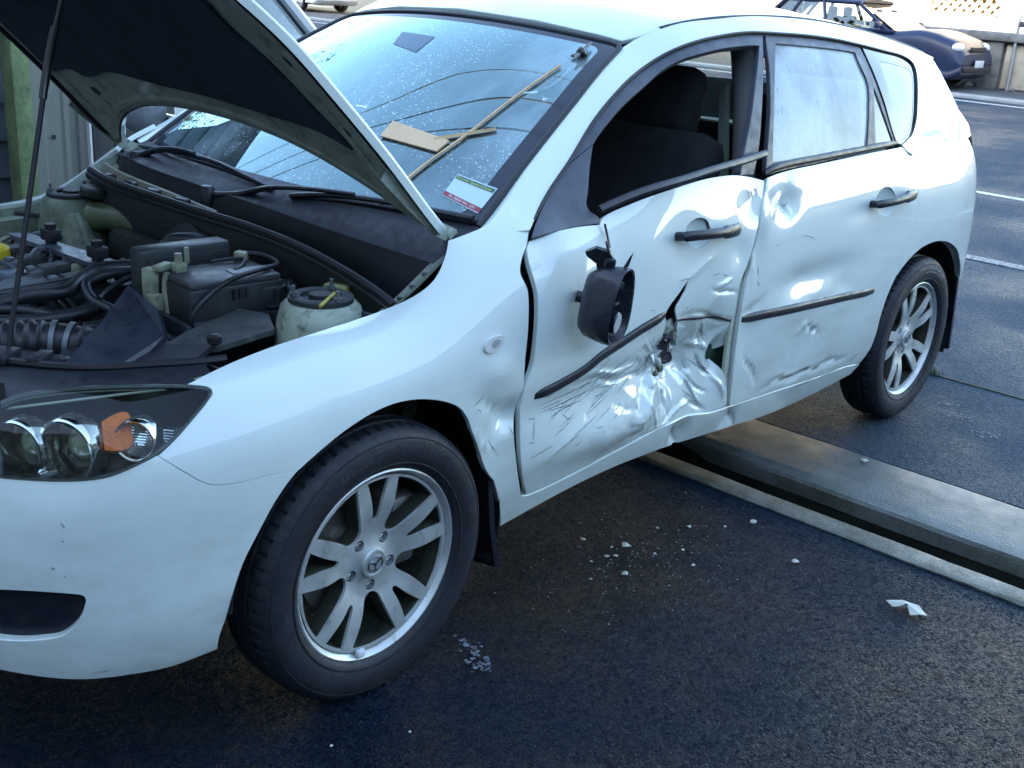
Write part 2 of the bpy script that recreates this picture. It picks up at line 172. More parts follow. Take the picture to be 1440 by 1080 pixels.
 'front_door': [(0.4673,6.8676),(0.4775,6.872),(0.4882,6.877),(0.4988,6.8816),(0.5093,6.8857),(0.5197,6.8891),(0.5301,6.892),(0.5405,6.8948),(0.5512,6.8978),(0.562,6.9007),(0.5729,6.9035),(0.5842,6.9068),(0.5958,6.9102),(0.6076,6.9136),(0.6196,6.9165),(0.6317,6.9185),(0.644,6.9198),(0.6563,6.92),(0.6687,6.9189),(0.6812,6.9163),(0.6947,6.9144),(0.6998,7.0156),(0.7086,7.0931),(0.7194,7.1539),(0.731,7.2024),(0.7429,7.2448),(0.7548,7.2837),(0.7668,7.3203),(0.7788,7.3554),(0.7908,7.3895),(0.8029,7.4229),(0.815,7.4562),(0.8273,7.4895),(0.8396,7.5225),(0.852,7.5529),(0.8646,7.5805),(0.8773,7.6052),(0.8903,7.6269),(0.9035,7.6455),(0.9169,7.6628),(0.9305,7.68),(0.9444,7.6973),(0.9585,7.7149),(0.9729,7.7331),(0.9875,7.7521),(1.0023,7.7717),(1.0174,7.7915),(1.0327,7.8111),(1.0484,7.8303),(1.0643,7.8488),(1.0806,7.866),(1.0972,7.8816),(1.1142,7.8949),(1.1315,7.9052),(1.1492,7.9124),(1.1672,7.9173),(1.1855,7.9198),(1.204,7.9197),(1.2227,7.9167),(1.2417,7.9102),(1.2607,7.8993),(1.2798,7.8824),(1.2988,7.8564),(1.3175,7.8208),(1.336,7.7797),(1.3542,7.7365),(1.3719,7.6893),(1.3893,7.6387),(1.4065,7.5851),(1.4227,7.5356),(1.4194,7.4214),(1.4164,7.2994),(1.4133,7.1791),(1.4103,7.0606),(1.4072,6.9437),(1.404,6.828),(1.4005,6.7137),(1.3967,6.6011),(1.3927,6.4904),(1.3884,6.3819),(1.3839,6.2756),(1.3793,6.1716),(1.3747,6.0698),(1.3703,5.9698),(1.3661,5.8702),(1.3622,5.7709),(1.3585,5.6723),(1.3549,5.5749),(1.3513,5.4793),(1.3476,5.3861),(1.3438,5.2957),(1.3397,5.2084),(1.3352,5.1243),(1.3304,5.0438),(1.3251,4.9674),(1.3187,4.896),(1.3118,4.8275),(1.3054,4.7589),(1.3003,4.6874),(1.2971,4.6127),(1.2954,4.536),(1.2956,4.4569),(1.295,4.3804),(1.2955,4.3025),(1.2965,4.2244),(1.2975,4.1467),(1.2985,4.0691),(1.2998,3.9911),(1.3024,3.9116),(1.3051,3.8336),(1.3052,3.7621),(1.3066,3.6885),(1.308,3.6153),(1.3088,3.5434),(1.309,3.4727),(1.3078,3.4048),(1.3036,3.3436),(1.2963,3.2903),(1.2886,3.2396),(1.2722,3.1882),(1.2622,3.1133),(1.2686,3.0425),(1.2793,2.9605),(1.2921,2.8695),(1.3015,2.7853),(1.3065,2.7107),(1.3112,2.6346),(1.3161,2.5547),(1.321,2.4713),(1.3257,2.3845),(1.3303,2.2938),(1.3347,2.1984),(1.339,2.0969),(1.3433,1.9923),(1.3286,1.974),(1.3126,1.9601),(1.2962,1.9528),(1.2793,1.9514),(1.2622,1.9559),(1.2445,1.9711),(1.227,1.9917),(1.2078,2.0226),(1.1889,2.0521),(1.1697,2.0803),(1.1505,2.1036),(1.1318,2.1174),(1.1136,2.1248),(1.096,2.126),(1.0794,2.1201),(1.064,2.1063),(1.0467,2.1151),(1.0181,2.1693),(1.0041,2.1603),(0.989,2.155),(0.9777,2.1326),(0.9614,2.1309),(0.945,2.1298),(0.9289,2.1272),(0.9132,2.1227),(0.8981,2.1158),(0.8837,2.1062),(0.8699,2.0939),(0.8566,2.0796),(0.8437,2.064),(0.8311,2.0469),(0.8187,2.0286),(0.8064,2.0096),(0.7943,1.99),(0.7822,1.9701),(0.7701,1.9499),(0.7581,1.9293),(0.7462,1.9085),(0.7343,1.8872),(0.7225,1.8652),(0.7107,1.8429),(0.6991,1.8203),(0.6874,1.7978),(0.6758,1.7755),(0.6642,1.7538),(0.6525,1.7328),(0.6409,1.7129),(0.6291,1.6942),(0.6174,1.6764),(0.6056,1.6593),(0.5939,1.643),(0.5821,1.6275),(0.5704,1.6127),(0.5587,1.5988),(0.547,1.5858),(0.5352,1.5739),(0.5235,1.5634),(0.5117,1.5543),(0.4997,1.5487),(0.4873,1.5506),(0.4755,1.5589),(0.4671,1.6785),(0.4582,1.804),(0.4497,1.9253),(0.4418,2.0422),(0.4346,2.1539),(0.4285,2.2587),(0.4236,2.356),(0.4198,2.4465),(0.4169,2.5317),(0.4146,2.6128),(0.4127,2.6911),(0.4111,2.7672),(0.4098,2.8413),(0.4088,2.9138),(0.408,2.9845),(0.4075,3.0533),(0.4071,3.1198),(0.4069,3.1848),(0.4066,3.2489),(0.4062,3.3129),(0.4054,3.3778),(0.4041,3.4439),(0.4024,3.5116),(0.4003,3.5793),(0.4014,3.6376),(0.4025,3.6963),(0.4039,3.7542),(0.4056,3.8113),(0.4076,3.8675),(0.4099,3.923),(0.4126,3.9777),(0.4159,4.0305),(0.4196,4.0817),(0.4234,4.1327),(0.4268,4.1851),(0.4295,4.2399),(0.4316,4.2967),(0.4332,4.3547),(0.4346,4.4136),(0.4357,4.4732),(0.4367,4.5333),(0.4377,4.5938),(0.4388,4.6546),(0.4399,4.716),(0.4409,4.7782),(0.442,4.8413),(0.4432,4.9053),(0.4443,4.9706),(0.4455,5.0372),(0.4466,5.1052),(0.4475,5.1749),(0.4484,5.2459),(0.4493,5.3185),(0.45,5.3928),(0.4505,5.4689),(0.4507,5.5466),(0.4507,5.6261),(0.4499,5.7078),(0.4489,5.7906),(0.4477,5.874),(0.4468,5.9577),(0.446,6.0415),(0.445,6.1264),(0.4441,6.2125),(0.4435,6.2994),(0.4435,6.3866),(0.4445,6.4735),(0.4463,6.5603),(0.4488,6.6461),(0.452,6.7287),(0.4597,6.7983)],
 'tear': [(1.0348,5.0441),(1.026,4.99),(1.0182,4.9322),(1.0109,4.8736),(1.0031,4.8174),(0.9946,4.7654),(0.9855,4.7164),(0.9763,4.6683),(0.9676,4.6194),(0.9598,4.5676),(0.9525,4.5146),(0.9469,4.4564),(0.9466,4.3853),(0.9525,4.3052),(0.9566,4.2265),(0.9583,4.1515),(0.9592,4.0779),(0.9569,4.0129),(0.9549,3.9476),(0.9603,3.865),(0.9653,3.7876),(0.9608,3.7386),(0.9764,3.636),(0.9941,3.5315),(1.0059,3.4395),(1.0128,3.3594),(1.0264,3.2682),(1.0507,3.1964),(1.0711,3.1691),(1.0898,3.1584),(1.1059,3.1687),(1.1082,3.2317),(1.101,3.3122),(1.0952,3.3939),(1.0939,3.4674),(1.0919,3.5415),(1.0844,3.6287),(1.067,3.7347),(1.0457,3.8448),(1.0276,3.95),(1.018,4.043),(1.0148,4.1229),(1.011,4.2035),(1.003,4.2889),(0.9951,4.3726),(0.9917,4.4511),(0.995,4.5169),(1.0014,4.5741),(1.0086,4.6292),(1.0152,4.6876),(1.0219,4.7469),(1.0288,4.8063),(1.0311,4.883),(1.0331,4.9621)],
 'rear_door': [(1.4388,7.614),(1.4633,7.6487),(1.4888,7.682),(1.5128,7.7105),(1.5366,7.7349),(1.5603,7.7557),(1.5846,7.7718),(1.6096,7.7838),(1.6351,7.7932),(1.6609,7.801),(1.6869,7.8081),(1.7131,7.8153),(1.7396,7.8235),(1.7664,7.8332),(1.7935,7.8433),(1.8209,7.8535),(1.8486,7.8639),(1.8767,7.8743),(1.905,7.8846),(1.9335,7.8971),(1.9621,7.9121),(1.9907,7.9288),(2.0196,7.9464),(2.0487,7.964),(2.0782,7.9811),(2.1082,7.9966),(2.1388,8.0098),(2.1701,8.0196),(2.2025,8.0247),(2.236,8.0233),(2.2711,8.0134),(2.3079,7.9918),(2.3447,7.958),(2.3562,7.7708),(2.3686,7.5733),(2.3803,7.378),(2.3912,7.1862),(2.4012,6.9991),(2.4101,6.8181),(2.4178,6.6439),(2.4244,6.4763),(2.4296,6.3148),(2.4335,6.1584),(2.4366,6.006),(2.4392,5.8566),(2.4412,5.7103),(2.4424,5.568),(2.4426,5.4304),(2.441,5.2986),(2.4373,5.1734),(2.4319,5.0537),(2.4254,4.9385),(2.4187,4.8262),(2.4121,4.7162),(2.4046,4.6104),(2.3966,4.5079),(2.3885,4.4074),(2.3808,4.3076),(2.3741,4.2076),(2.3681,4.1079),(2.3625,4.0085),(2.3573,3.9102),(2.3525,3.8139),(2.3481,3.7198),(2.3373,3.6378),(2.3272,3.5542),(2.3181,3.4692),(2.3099,3.3824),(2.3028,3.2933),(2.2968,3.2011),(2.2923,3.1047),(2.2891,3.0035),(2.2871,2.8994),(2.286,2.7947),(2.2856,2.6885),(2.287,2.5779),(2.2896,2.4631),(2.2918,2.3457),(2.2923,2.2267),(2.2924,2.1011),(2.2912,1.9691),(2.2874,1.8335),(2.2809,1.697),(2.2725,1.5599),(2.2622,1.4256),(2.2505,1.3002),(2.2125,1.3746),(2.1758,1.4318),(2.141,1.4752),(2.1078,1.5075),(2.0766,1.5266),(2.0468,1.5363),(2.0179,1.5418),(1.9894,1.547),(1.9609,1.5544),(1.9322,1.566),(1.9033,1.5821),(1.8745,1.6002),(1.8458,1.6192),(1.8174,1.6387),(1.7892,1.6583),(1.7614,1.6778),(1.7339,1.697),(1.7066,1.7158),(1.6797,1.734),(1.6532,1.7515),(1.627,1.7682),(1.6011,1.7838),(1.5757,1.7981),(1.5506,1.8115),(1.5257,1.8243),(1.5012,1.8365),(1.477,1.8481),(1.4531,1.8592),(1.4294,1.8696),(1.4061,1.8794),(1.383,1.8889),(1.3629,1.8895),(1.3597,2.0133),(1.3552,2.1388),(1.3512,2.2538),(1.3474,2.3616),(1.3438,2.4644),(1.3405,2.5634),(1.3374,2.6595),(1.3348,2.7536),(1.3326,2.8463),(1.3309,2.9383),(1.3296,3.03),(1.3287,3.1197),(1.3281,3.207),(1.3275,3.2928),(1.327,3.3777),(1.3266,3.462),(1.3261,3.5462),(1.3257,3.6304),(1.3255,3.715),(1.3256,3.7998),(1.3276,3.8817),(1.3285,3.9679),(1.3269,4.0617),(1.3273,4.1515),(1.3288,4.2397),(1.3308,4.3278),(1.3332,4.4158),(1.3363,4.5039),(1.3399,4.5923),(1.3441,4.6813),(1.3485,4.7717),(1.352,4.8664),(1.3545,4.9656),(1.3561,5.0697),(1.3575,5.1785),(1.3658,5.2768),(1.3719,5.3835),(1.3746,5.5005),(1.3765,5.6221),(1.3781,5.7466),(1.3795,5.8724),(1.3809,5.9982),(1.3827,6.1241),(1.3849,6.2518),(1.3878,6.381),(1.3916,6.512),(1.3963,6.6447),(1.4018,6.7797),(1.4067,6.9172),(1.4128,7.0534),(1.4176,7.1925),(1.4225,7.3331),(1.4297,7.4753)],
 'rear_flange': [(1.4017,7.3659),(1.3958,7.2258),(1.3901,7.0879),(1.3847,6.9518),(1.3794,6.8171),(1.3743,6.6837),(1.3694,6.5521),(1.3648,6.4223),(1.3604,6.2946),(1.3563,6.169),(1.3525,6.0459),(1.3489,5.9245),(1.3456,5.8033),(1.3425,5.6828),(1.3396,5.564),(1.3368,5.4475),(1.3341,5.334),(1.3314,5.2238),(1.3288,5.1174),(1.3261,5.0149),(1.3234,4.9161),(1.3206,4.8201),(1.3179,4.7268),(1.3151,4.6355),(1.3121,4.5464),(1.309,4.459),(1.3058,4.3729),(1.3029,4.2876),(1.3002,4.2025),(1.2979,4.1174),(1.2961,4.0319),(1.2948,3.9462),(1.2938,3.8621),(1.293,3.779),(1.2924,3.6968),(1.2921,3.6149),(1.292,3.533),(1.2921,3.4508),(1.2925,3.3679),(1.2932,3.2838),(1.2942,3.1983),(1.2954,3.1106),(1.297,3.0203),(1.299,2.9279),(1.3013,2.8354),(1.3039,2.7422),(1.307,2.6477),(1.3105,2.5509),(1.3145,2.4507),(1.3193,2.3457),(1.3251,2.2334),(1.3331,2.1091),(1.3452,1.9649),(1.3618,1.8817),(1.3567,2.0218),(1.3522,2.1469),(1.3478,2.2621),(1.3438,2.3705),(1.3398,2.4741),(1.3358,2.5745),(1.3321,2.6723),(1.3287,2.7684),(1.3257,2.8633),(1.3231,2.9575),(1.3211,3.051),(1.3193,3.1419),(1.318,3.2301),(1.3169,3.3165),(1.3161,3.4014),(1.3156,3.4853),(1.3154,3.5686),(1.3155,3.6516),(1.3159,3.7347),(1.3165,3.8184),(1.3173,3.9031),(1.3183,3.9894),(1.3196,4.0767),(1.3211,4.1641),(1.3229,4.2516),(1.3249,4.3395),(1.3272,4.4279),(1.3297,4.517),(1.3325,4.6071),(1.3354,4.6985),(1.3384,4.7918),(1.3416,4.8872),(1.3447,4.9853),(1.3479,5.0869),(1.3511,5.1923),(1.3545,5.3009),(1.3581,5.4125),(1.362,5.5269),(1.366,5.6438),(1.3703,5.7624),(1.3747,5.8822),(1.3794,6.0024),(1.3841,6.1241),(1.3889,6.2489),(1.3936,6.3767),(1.3983,6.5074),(1.403,6.6406),(1.4077,6.7761),(1.4124,6.9135),(1.4171,7.0526),(1.4217,7.1939),(1.4263,7.3378),(1.431,7.4844)],
 'quarter_front': [(2.347,7.9707),(2.36,7.7704),(2.3724,7.5708),(2.3842,7.3736),(2.3951,7.1801),(2.4051,6.9916),(2.4139,6.8096),(2.4217,6.6345),(2.4282,6.466),(2.4333,6.3035),(2.4372,6.1462),(2.4403,5.9928),(2.4429,5.8426),(2.4449,5.6955),(2.4461,5.5526),(2.4462,5.4144),(2.4444,5.282),(2.4405,5.1563),(2.4349,5.0363),(2.4283,4.9207),(2.4216,4.8081),(2.4149,4.6978),(2.4072,4.5918),(2.399,4.4891),(2.3909,4.3883),(2.3834,4.288),(2.377,4.1873),(2.3712,4.0868),(2.366,3.9864),(2.3612,3.8875),(2.3568,3.7905),(2.3529,3.6945)],
 'quarter_arch': [(2.3567,3.7245),(2.3713,3.7964),(2.3874,3.8657),(2.4051,3.9324),(2.4243,3.9962),(2.4449,4.0572),(2.4667,4.1158),(2.4903,4.1699),(2.5164,4.2162),(2.5459,4.2504),(2.5788,4.2722),(2.6151,4.2808),(2.6553,4.2723),(2.698,4.2425),(2.743,4.189),(2.79,4.106),(2.8379,3.9971),(2.8858,3.8701),(2.9286,3.7306),(2.9642,3.5883),(2.9938,3.4476),(3.0212,3.3054),(3.0456,3.1608),(3.0685,3.0117),(3.0911,2.8585)],
 'sill': [(0.4576,1.5393),(0.4748,1.4962),(0.4905,1.482),(0.5052,1.4835),(0.5196,1.4912),(0.5339,1.501),(0.5481,1.5129),(0.5623,1.5273),(0.5764,1.5436),(0.5905,1.5614),(0.6047,1.5804),(0.6188,1.6005),(0.633,1.6214),(0.6472,1.6433),(0.6614,1.6668),(0.6755,1.6915),(0.6897,1.717),(0.7039,1.7428),(0.7183,1.7685),(0.7327,1.7937),(0.7474,1.8178),(0.7623,1.8408),(0.7773,1.863),(0.7925,1.8843),(0.8078,1.905),(0.8233,1.925),(0.8389,1.9446),(0.8546,1.9636),(0.8704,1.9824),(0.8862,2.0014),(0.9022,2.0203),(0.9182,2.0388),(0.9344,2.0565),(0.9507,2.0731),(0.9674,2.088),(0.9845,2.1003),(1.0022,2.1079),(1.0209,2.1092),(1.0404,2.1062),(1.0607,2.102),(1.0832,2.0932),(1.1034,2.0956),(1.1239,2.0939),(1.1431,2.0903),(1.1623,2.0768),(1.1825,2.0538),(1.2043,2.0213),(1.2277,1.9819),(1.2517,1.9439),(1.2751,1.9167),(1.2979,1.8982),(1.3207,1.8845),(1.3449,1.865),(1.3757,1.8121),(1.3986,1.8005),(1.4182,1.8077),(1.438,1.8142),(1.46,1.8108),(1.4836,1.8005),(1.5078,1.788),(1.5324,1.7749),(1.5572,1.7611),(1.5824,1.7465),(1.6079,1.7308),(1.6338,1.7139),(1.66,1.6961),(1.6866,1.6775),(1.7135,1.6582),(1.7407,1.6383),(1.7683,1.6181),(1.7962,1.5976),(1.8244,1.577),(1.8528,1.5566),(1.8815,1.5366),(1.9104,1.5177),(1.9393,1.5007),(1.968,1.4885),(1.9965,1.4806),(2.025,1.4749),(2.0539,1.4687),(2.0837,1.4581),(2.1148,1.4378),(2.148,1.4037),(2.1827,1.3583),(2.2195,1.2989),(2.2586,1.2214),(2.246,1.0866),(2.2335,0.9514),(2.2217,0.8102),(2.1953,0.7815),(2.1691,0.7534),(2.1431,0.7261),(2.1172,0.6997),(2.0915,0.6744),(2.0659,0.6502),(2.0404,0.6272),(2.0149,0.6058),(1.9896,0.5859),(1.9642,0.5678),(1.9389,0.5517),(1.9135,0.5378),(1.8881,0.5261),(1.8628,0.5169),(1.8374,0.5101),(1.812,0.5057),(1.7865,0.5043),(1.761,0.5063),(1.7353,0.5123),(1.7094,0.5225),(1.6834,0.537),(1.6572,0.5556),(1.6309,0.5782),(1.6044,0.6069),(1.5776,0.6405),(1.5508,0.6774),(1.524,0.7158),(1.4976,0.7543),(1.4716,0.7907),(1.4511,0.7872),(1.4253,0.8247),(1.404,0.8293),(1.3808,0.8499),(1.3521,0.9141),(1.3235,0.978),(1.2987,1.016),(1.275,1.0473),(1.2517,1.0773),(1.2288,1.1054),(1.2072,1.1258),(1.1879,1.1293),(1.1709,1.1164),(1.1546,1.098),(1.1368,1.0921),(1.1203,1.0756),(1.0936,1.1411),(1.0615,1.2508),(1.036,1.308),(1.0149,1.3299),(0.9952,1.3418),(0.976,1.3511),(0.9569,1.3591),(0.9382,1.3657),(0.9197,1.3709),(0.9014,1.3744),(0.8835,1.376),(0.8658,1.3752),(0.8485,1.3719),(0.8314,1.366),(0.8148,1.3573),(0.7984,1.3465),(0.7823,1.3338),(0.7664,1.3195),(0.7508,1.3038),(0.7353,1.2868),(0.7201,1.2688),(0.7051,1.25),(0.6903,1.2305),(0.6756,1.2105),(0.661,1.1899),(0.6467,1.1683),(0.6326,1.1459),(0.6186,1.1227),(0.6048,1.0991),(0.5911,1.0751),(0.5776,1.051),(0.5641,1.0269),(0.5508,1.0028),(0.5375,0.979),(0.5243,0.9554),(0.5112,0.932),(0.4982,0.9084),(0.4854,0.8847),(0.4726,0.8609),(0.4599,0.8369),(0.4473,0.8127),(0.4349,0.7882),(0.4225,0.7635),(0.4103,0.7385),(0.4158,0.8494),(0.4214,0.9562),(0.4272,1.0597),(0.433,1.1606),(0.439,1.2591),(0.445,1.355),(0.4512,1.4484)],
 'indicator': [(0.2685,5.0144),(0.2691,5.043),(0.2701,5.0693),(0.2718,5.0924),(0.274,5.1119),(0.2766,5.127),(0.2797,5.1379),(0.283,5.1457),(0.2866,5.1508),(0.2902,5.1533),(0.2941,5.1532),(0.298,5.1503),(0.3021,5.1452),(0.3062,5.1379),(0.3104,5.1283),(0.3146,5.1157),(0.3188,5.099),(0.3229,5.079),(0.3266,5.054),(0.3285,5.0233),(0.328,4.9959),(0.3266,4.9725),(0.3248,4.9516),(0.3225,4.9335),(0.3199,4.9181),(0.317,4.9047),(0.3139,4.8931),(0.3106,4.8831),(0.3072,4.8748),(0.3036,4.8688),(0.2999,4.8649),(0.296,4.863),(0.2921,4.8632),(0.2881,4.8658),(0.284,4.872),(0.2799,4.8833),(0.2759,4.8996),(0.2722,4.9223),(0.2697,4.9523),(0.2686,4.984)],
 'mould_front': [(0.4479,3.6881),(0.4594,3.6928),(0.4709,3.6983),(0.4824,3.7046),(0.4938,3.7117),(0.5052,3.7196),(0.5165,3.7284),(0.5277,3.738),(0.5389,3.7485),(0.5501,3.7598),(0.5613,3.7715),(0.5724,3.7838),(0.5836,3.7969),(0.5947,3.8111),(0.6056,3.8267),(0.6165,3.8438),(0.6271,3.8629),(0.6374,3.8851),(0.6474,3.91),(0.6572,3.9365),(0.6671,3.9633),(0.6773,3.9892),(0.6879,4.013),(0.6991,4.0342),(0.7106,4.0537),(0.7222,4.0723),(0.734,4.0906),(0.7458,4.1091),(0.7576,4.1285),(0.7693,4.1491),(0.7809,4.1704),(0.7926,4.1921),(0.8044,4.2139),(0.8163,4.2355),(0.8284,4.2565),(0.8407,4.2766),(0.8534,4.2953),(0.8663,4.3129),(0.8794,4.3302),(0.8926,4.3477),(0.9058,4.3661),(0.919,4.385),(0.9324,4.4044),(0.9458,4.4245)],
 'mould_front_b': [(1.0102,4.2151),(1.0302,4.1995),(1.0519,4.1793),(1.0736,4.1584),(1.094,4.1395),(1.114,4.1206),(1.1349,4.0994),(1.1564,4.0771),(1.1822,4.0432),(1.2051,4.012),(1.2195,3.9941),(1.2353,3.9675),(1.2519,3.9347),(1.269,3.8968),(1.2858,3.8554),(1.2993,3.8178)],
 'mould_rear': [(1.3368,3.8275),(1.359,3.8142),(1.3794,3.8046),(1.3972,3.8004),(1.4137,3.799),(1.4299,3.7982),(1.4465,3.7964),(1.464,3.7927),(1.4822,3.7873),(1.5009,3.7811),(1.5197,3.7747),(1.5387,3.7685),(1.5577,3.7625),(1.5771,3.7564),(1.5971,3.7499),(1.6179,3.7424),(1.6398,3.7334),(1.6628,3.7227),(1.6868,3.7107),(1.7113,3.6982),(1.7355,3.6866),(1.7594,3.6759),(1.7834,3.6652),(1.8072,3.6552),(1.8308,3.6461),(1.8544,3.6374),(1.8782,3.6287),(1.9019,3.6202),(1.9255,3.6123),(1.9487,3.6051),(1.9722,3.5975),(1.9966,3.5884),(2.0223,3.5771),(2.0486,3.5648),(2.075,3.5528),(2.1013,3.5411),(2.1276,3.5294),(2.1543,3.5173),(2.1813,3.5049)],
 'handle_f': [(0.9699,6.2903),(0.9833,6.287),(0.9967,6.2831),(1.01,6.2788),(1.0231,6.2741),(1.0362,6.2689),(1.0491,6.2631),(1.062,6.2569),(1.075,6.2504),(1.088,6.244),(1.1011,6.2378),(1.1144,6.2315),(1.1279,6.2246),(1.1416,6.2175),(1.1556,6.2104),(1.1698,6.2039),(1.1843,6.1982),(1.199,6.1934),(1.2142,6.1892),(1.2299,6.1855),(1.2462,6.1823)],
 'handle_r': [(2.0572,6.0096),(2.0763,6.0197),(2.0955,6.0292),(2.115,6.0378),(2.1348,6.0454),(2.1549,6.0516),(2.1753,6.0565),(2.1961,6.0603),(2.2171,6.0631),(2.2385,6.0646),(2.2601,6.0646),(2.2821,6.0628),(2.3043,6.0591),(2.3267,6.0531),(2.3492,6.0449),(2.3719,6.0349)],
 'cup_f': [(1.0214,6.2809),(1.0208,6.3446),(1.0213,6.4069),(1.0232,6.4665),(1.0266,6.5215),(1.0315,6.5697),(1.0376,6.6108),(1.0445,6.6457),(1.0522,6.6743),(1.0605,6.6954),(1.0694,6.7085),(1.0787,6.713),(1.0883,6.7064),(1.0978,6.6849),(1.107,6.6513),(1.1153,6.607),(1.1219,6.5512),(1.1261,6.4873),(1.1289,6.4216),(1.1314,6.3561),(1.134,6.291),(1.1365,6.2263),(1.1383,6.1619),(1.1386,6.0991),(1.137,6.0405),(1.1339,5.9864),(1.1297,5.937),(1.1244,5.8934),(1.1178,5.858),(1.1102,5.8308),(1.102,5.8118),(1.093,5.8033),(1.0836,5.8098),(1.0742,5.8289),(1.0651,5.8565),(1.0564,5.891),(1.0482,5.9328),(1.0409,5.9809),(1.0344,6.034),(1.0291,6.0921),(1.0252,6.1538),(1.0226,6.2172)],
 'cup_r': [(2.116,6.0527),(2.1154,6.1302),(2.1165,6.2063),(2.1196,6.2799),(2.1248,6.3492),(2.1322,6.4123),(2.1414,6.4686),(2.1523,6.5165),(2.1652,6.5502),(2.1806,6.5544),(2.1965,6.5294),(2.2117,6.4825),(2.2246,6.4155),(2.2349,6.3381),(2.2432,6.2566),(2.2493,6.1736),(2.2529,6.0914),(2.2549,6.0114),(2.2556,5.9335),(2.2551,5.8573),(2.2533,5.7837),(2.2502,5.7136),(2.2456,5.648),(2.2391,5.5895),(2.2304,5.5397),(2.2201,5.4979),(2.2078,5.4682),(2.1927,5.4636),(2.1764,5.4897),(2.161,5.5338),(2.1478,5.5932),(2.1378,5.6643),(2.13,5.7401),(2.1237,5.8183),(2.1193,5.8975),(2.1167,5.976)],
 'dlo_top': [(0.4701,1.038),(0.4853,1.4027),(0.5006,1.6942),(0.5161,1.9375),(0.5317,2.1464),(0.5471,2.33),(0.5622,2.4961),(0.5771,2.6501),(0.5918,2.7904),(0.6065,2.9194),(0.6213,3.0329),(0.6365,3.1319),(0.6518,3.2216),(0.6673,3.3065),(0.6828,3.3905),(0.6983,3.4754),(0.7139,3.5599),(0.7296,3.6432),(0.7455,3.7245),(0.7615,3.8029),(0.7778,3.8775),(0.7943,3.9466),(0.8112,4.0071),(0.8284,4.0565),(0.846,4.0972),(0.8639,4.1296),(0.8821,4.1549),(0.9008,4.1746),(0.9198,4.1916),(0.9394,4.2082),(0.9595,4.2225),(0.9804,4.2248),(1.002,4.2164),(1.0241,4.2023),(1.0463,4.1891),(1.0684,4.1841),(1.0899,4.1917),(1.1107,4.2103),(1.131,4.2349),(1.1511,4.2618),(1.1712,4.2869),(1.1917,4.3069),(1.2128,4.3211),(1.2351,4.3312),(1.2584,4.3459),(1.2828,4.3668),(1.3082,4.3911),(1.3345,4.4155),(1.3615,4.4415),(1.3895,4.4703),(1.4182,4.5026),(1.4475,4.5333),(1.4768,4.556),(1.5056,4.5635),(1.5343,4.5582),(1.563,4.5397),(1.5918,4.513),(1.6211,4.4846),(1.6511,4.4567),(1.6815,4.4245),(1.713,4.3983),(1.7456,4.3771),(1.779,4.3589),(1.8132,4.3415),(1.8478,4.3229),(1.8825,4.3004),(1.9175,4.2753),(1.9529,4.25),(1.989,4.2246),(2.0257,4.1984),(2.0628,4.1698),(2.1003,4.1375),(2.1383,4.1032),(2.1772,4.0695),(2.2171,4.036),(2.258,4.0025),(2.3002,3.9695),(2.3439,3.9383),(2.3892,3.9104),(2.4367,3.8878),(2.4877,3.8778),(2.5389,3.858),(2.5828,3.7909),(2.6177,3.6777),(2.6328,3.4944),(2.62,3.2457),(2.599,2.9848),(2.5789,2.7296),(2.5603,2.4874),(2.5434,2.2551),(2.5276,2.0301),(2.5132,1.8115),(2.5006,1.5993),(2.488,1.3924),(2.4732,1.1917),(2.456,0.9971),(2.4363,0.8104),(2.4094,0.6455),(2.3735,0.5185),(2.3317,0.4342)],
 'dlo_bottom': [(0.4601,0.5565),(0.4748,0.5614),(0.4911,0.5378),(0.5091,0.4928),(0.529,0.435),(0.5501,0.3775),(0.5712,0.3368),(0.591,0.323),(0.6091,0.3324),(0.6272,0.3406),(0.6457,0.3476),(0.6647,0.3572),(0.684,0.3719),(0.7037,0.3921),(0.7237,0.4198),(0.7437,0.4531),(0.7639,0.4887),(0.7842,0.5243),(0.8045,0.5584),(0.8249,0.5896),(0.8455,0.6164),(0.8665,0.6379),(0.8878,0.653),(0.9095,0.6607),(0.9318,0.6633),(0.9546,0.6627),(0.9781,0.6585),(1.0022,0.6511),(1.0268,0.6416),(1.0518,0.6309),(1.077,0.6199),(1.1024,0.6091),(1.128,0.5976),(1.154,0.5849),(1.1804,0.5687),(1.2073,0.5473),(1.2348,0.5223),(1.2627,0.4955),(1.2912,0.4678),(1.3203,0.4401),(1.3499,0.4131),(1.38,0.3879),(1.4106,0.3665),(1.4416,0.3524),(1.4728,0.3526),(1.5035,0.3705),(1.5344,0.3918),(1.5665,0.3991),(1.5992,0.3986),(1.6325,0.3947),(1.6663,0.3895),(1.7007,0.3845),(1.7354,0.3812),(1.7707,0.3803),(1.8064,0.3804),(1.8428,0.3812),(1.8797,0.3828),(1.9172,0.3851),(1.9551,0.3885),(1.9934,0.3929),(2.0322,0.398),(2.0716,0.4036),(2.1119,0.4096),(2.153,0.4157),(2.1954,0.4217),(2.2391,0.427),(2.2844,0.4313),(2.3317,0.4342)],
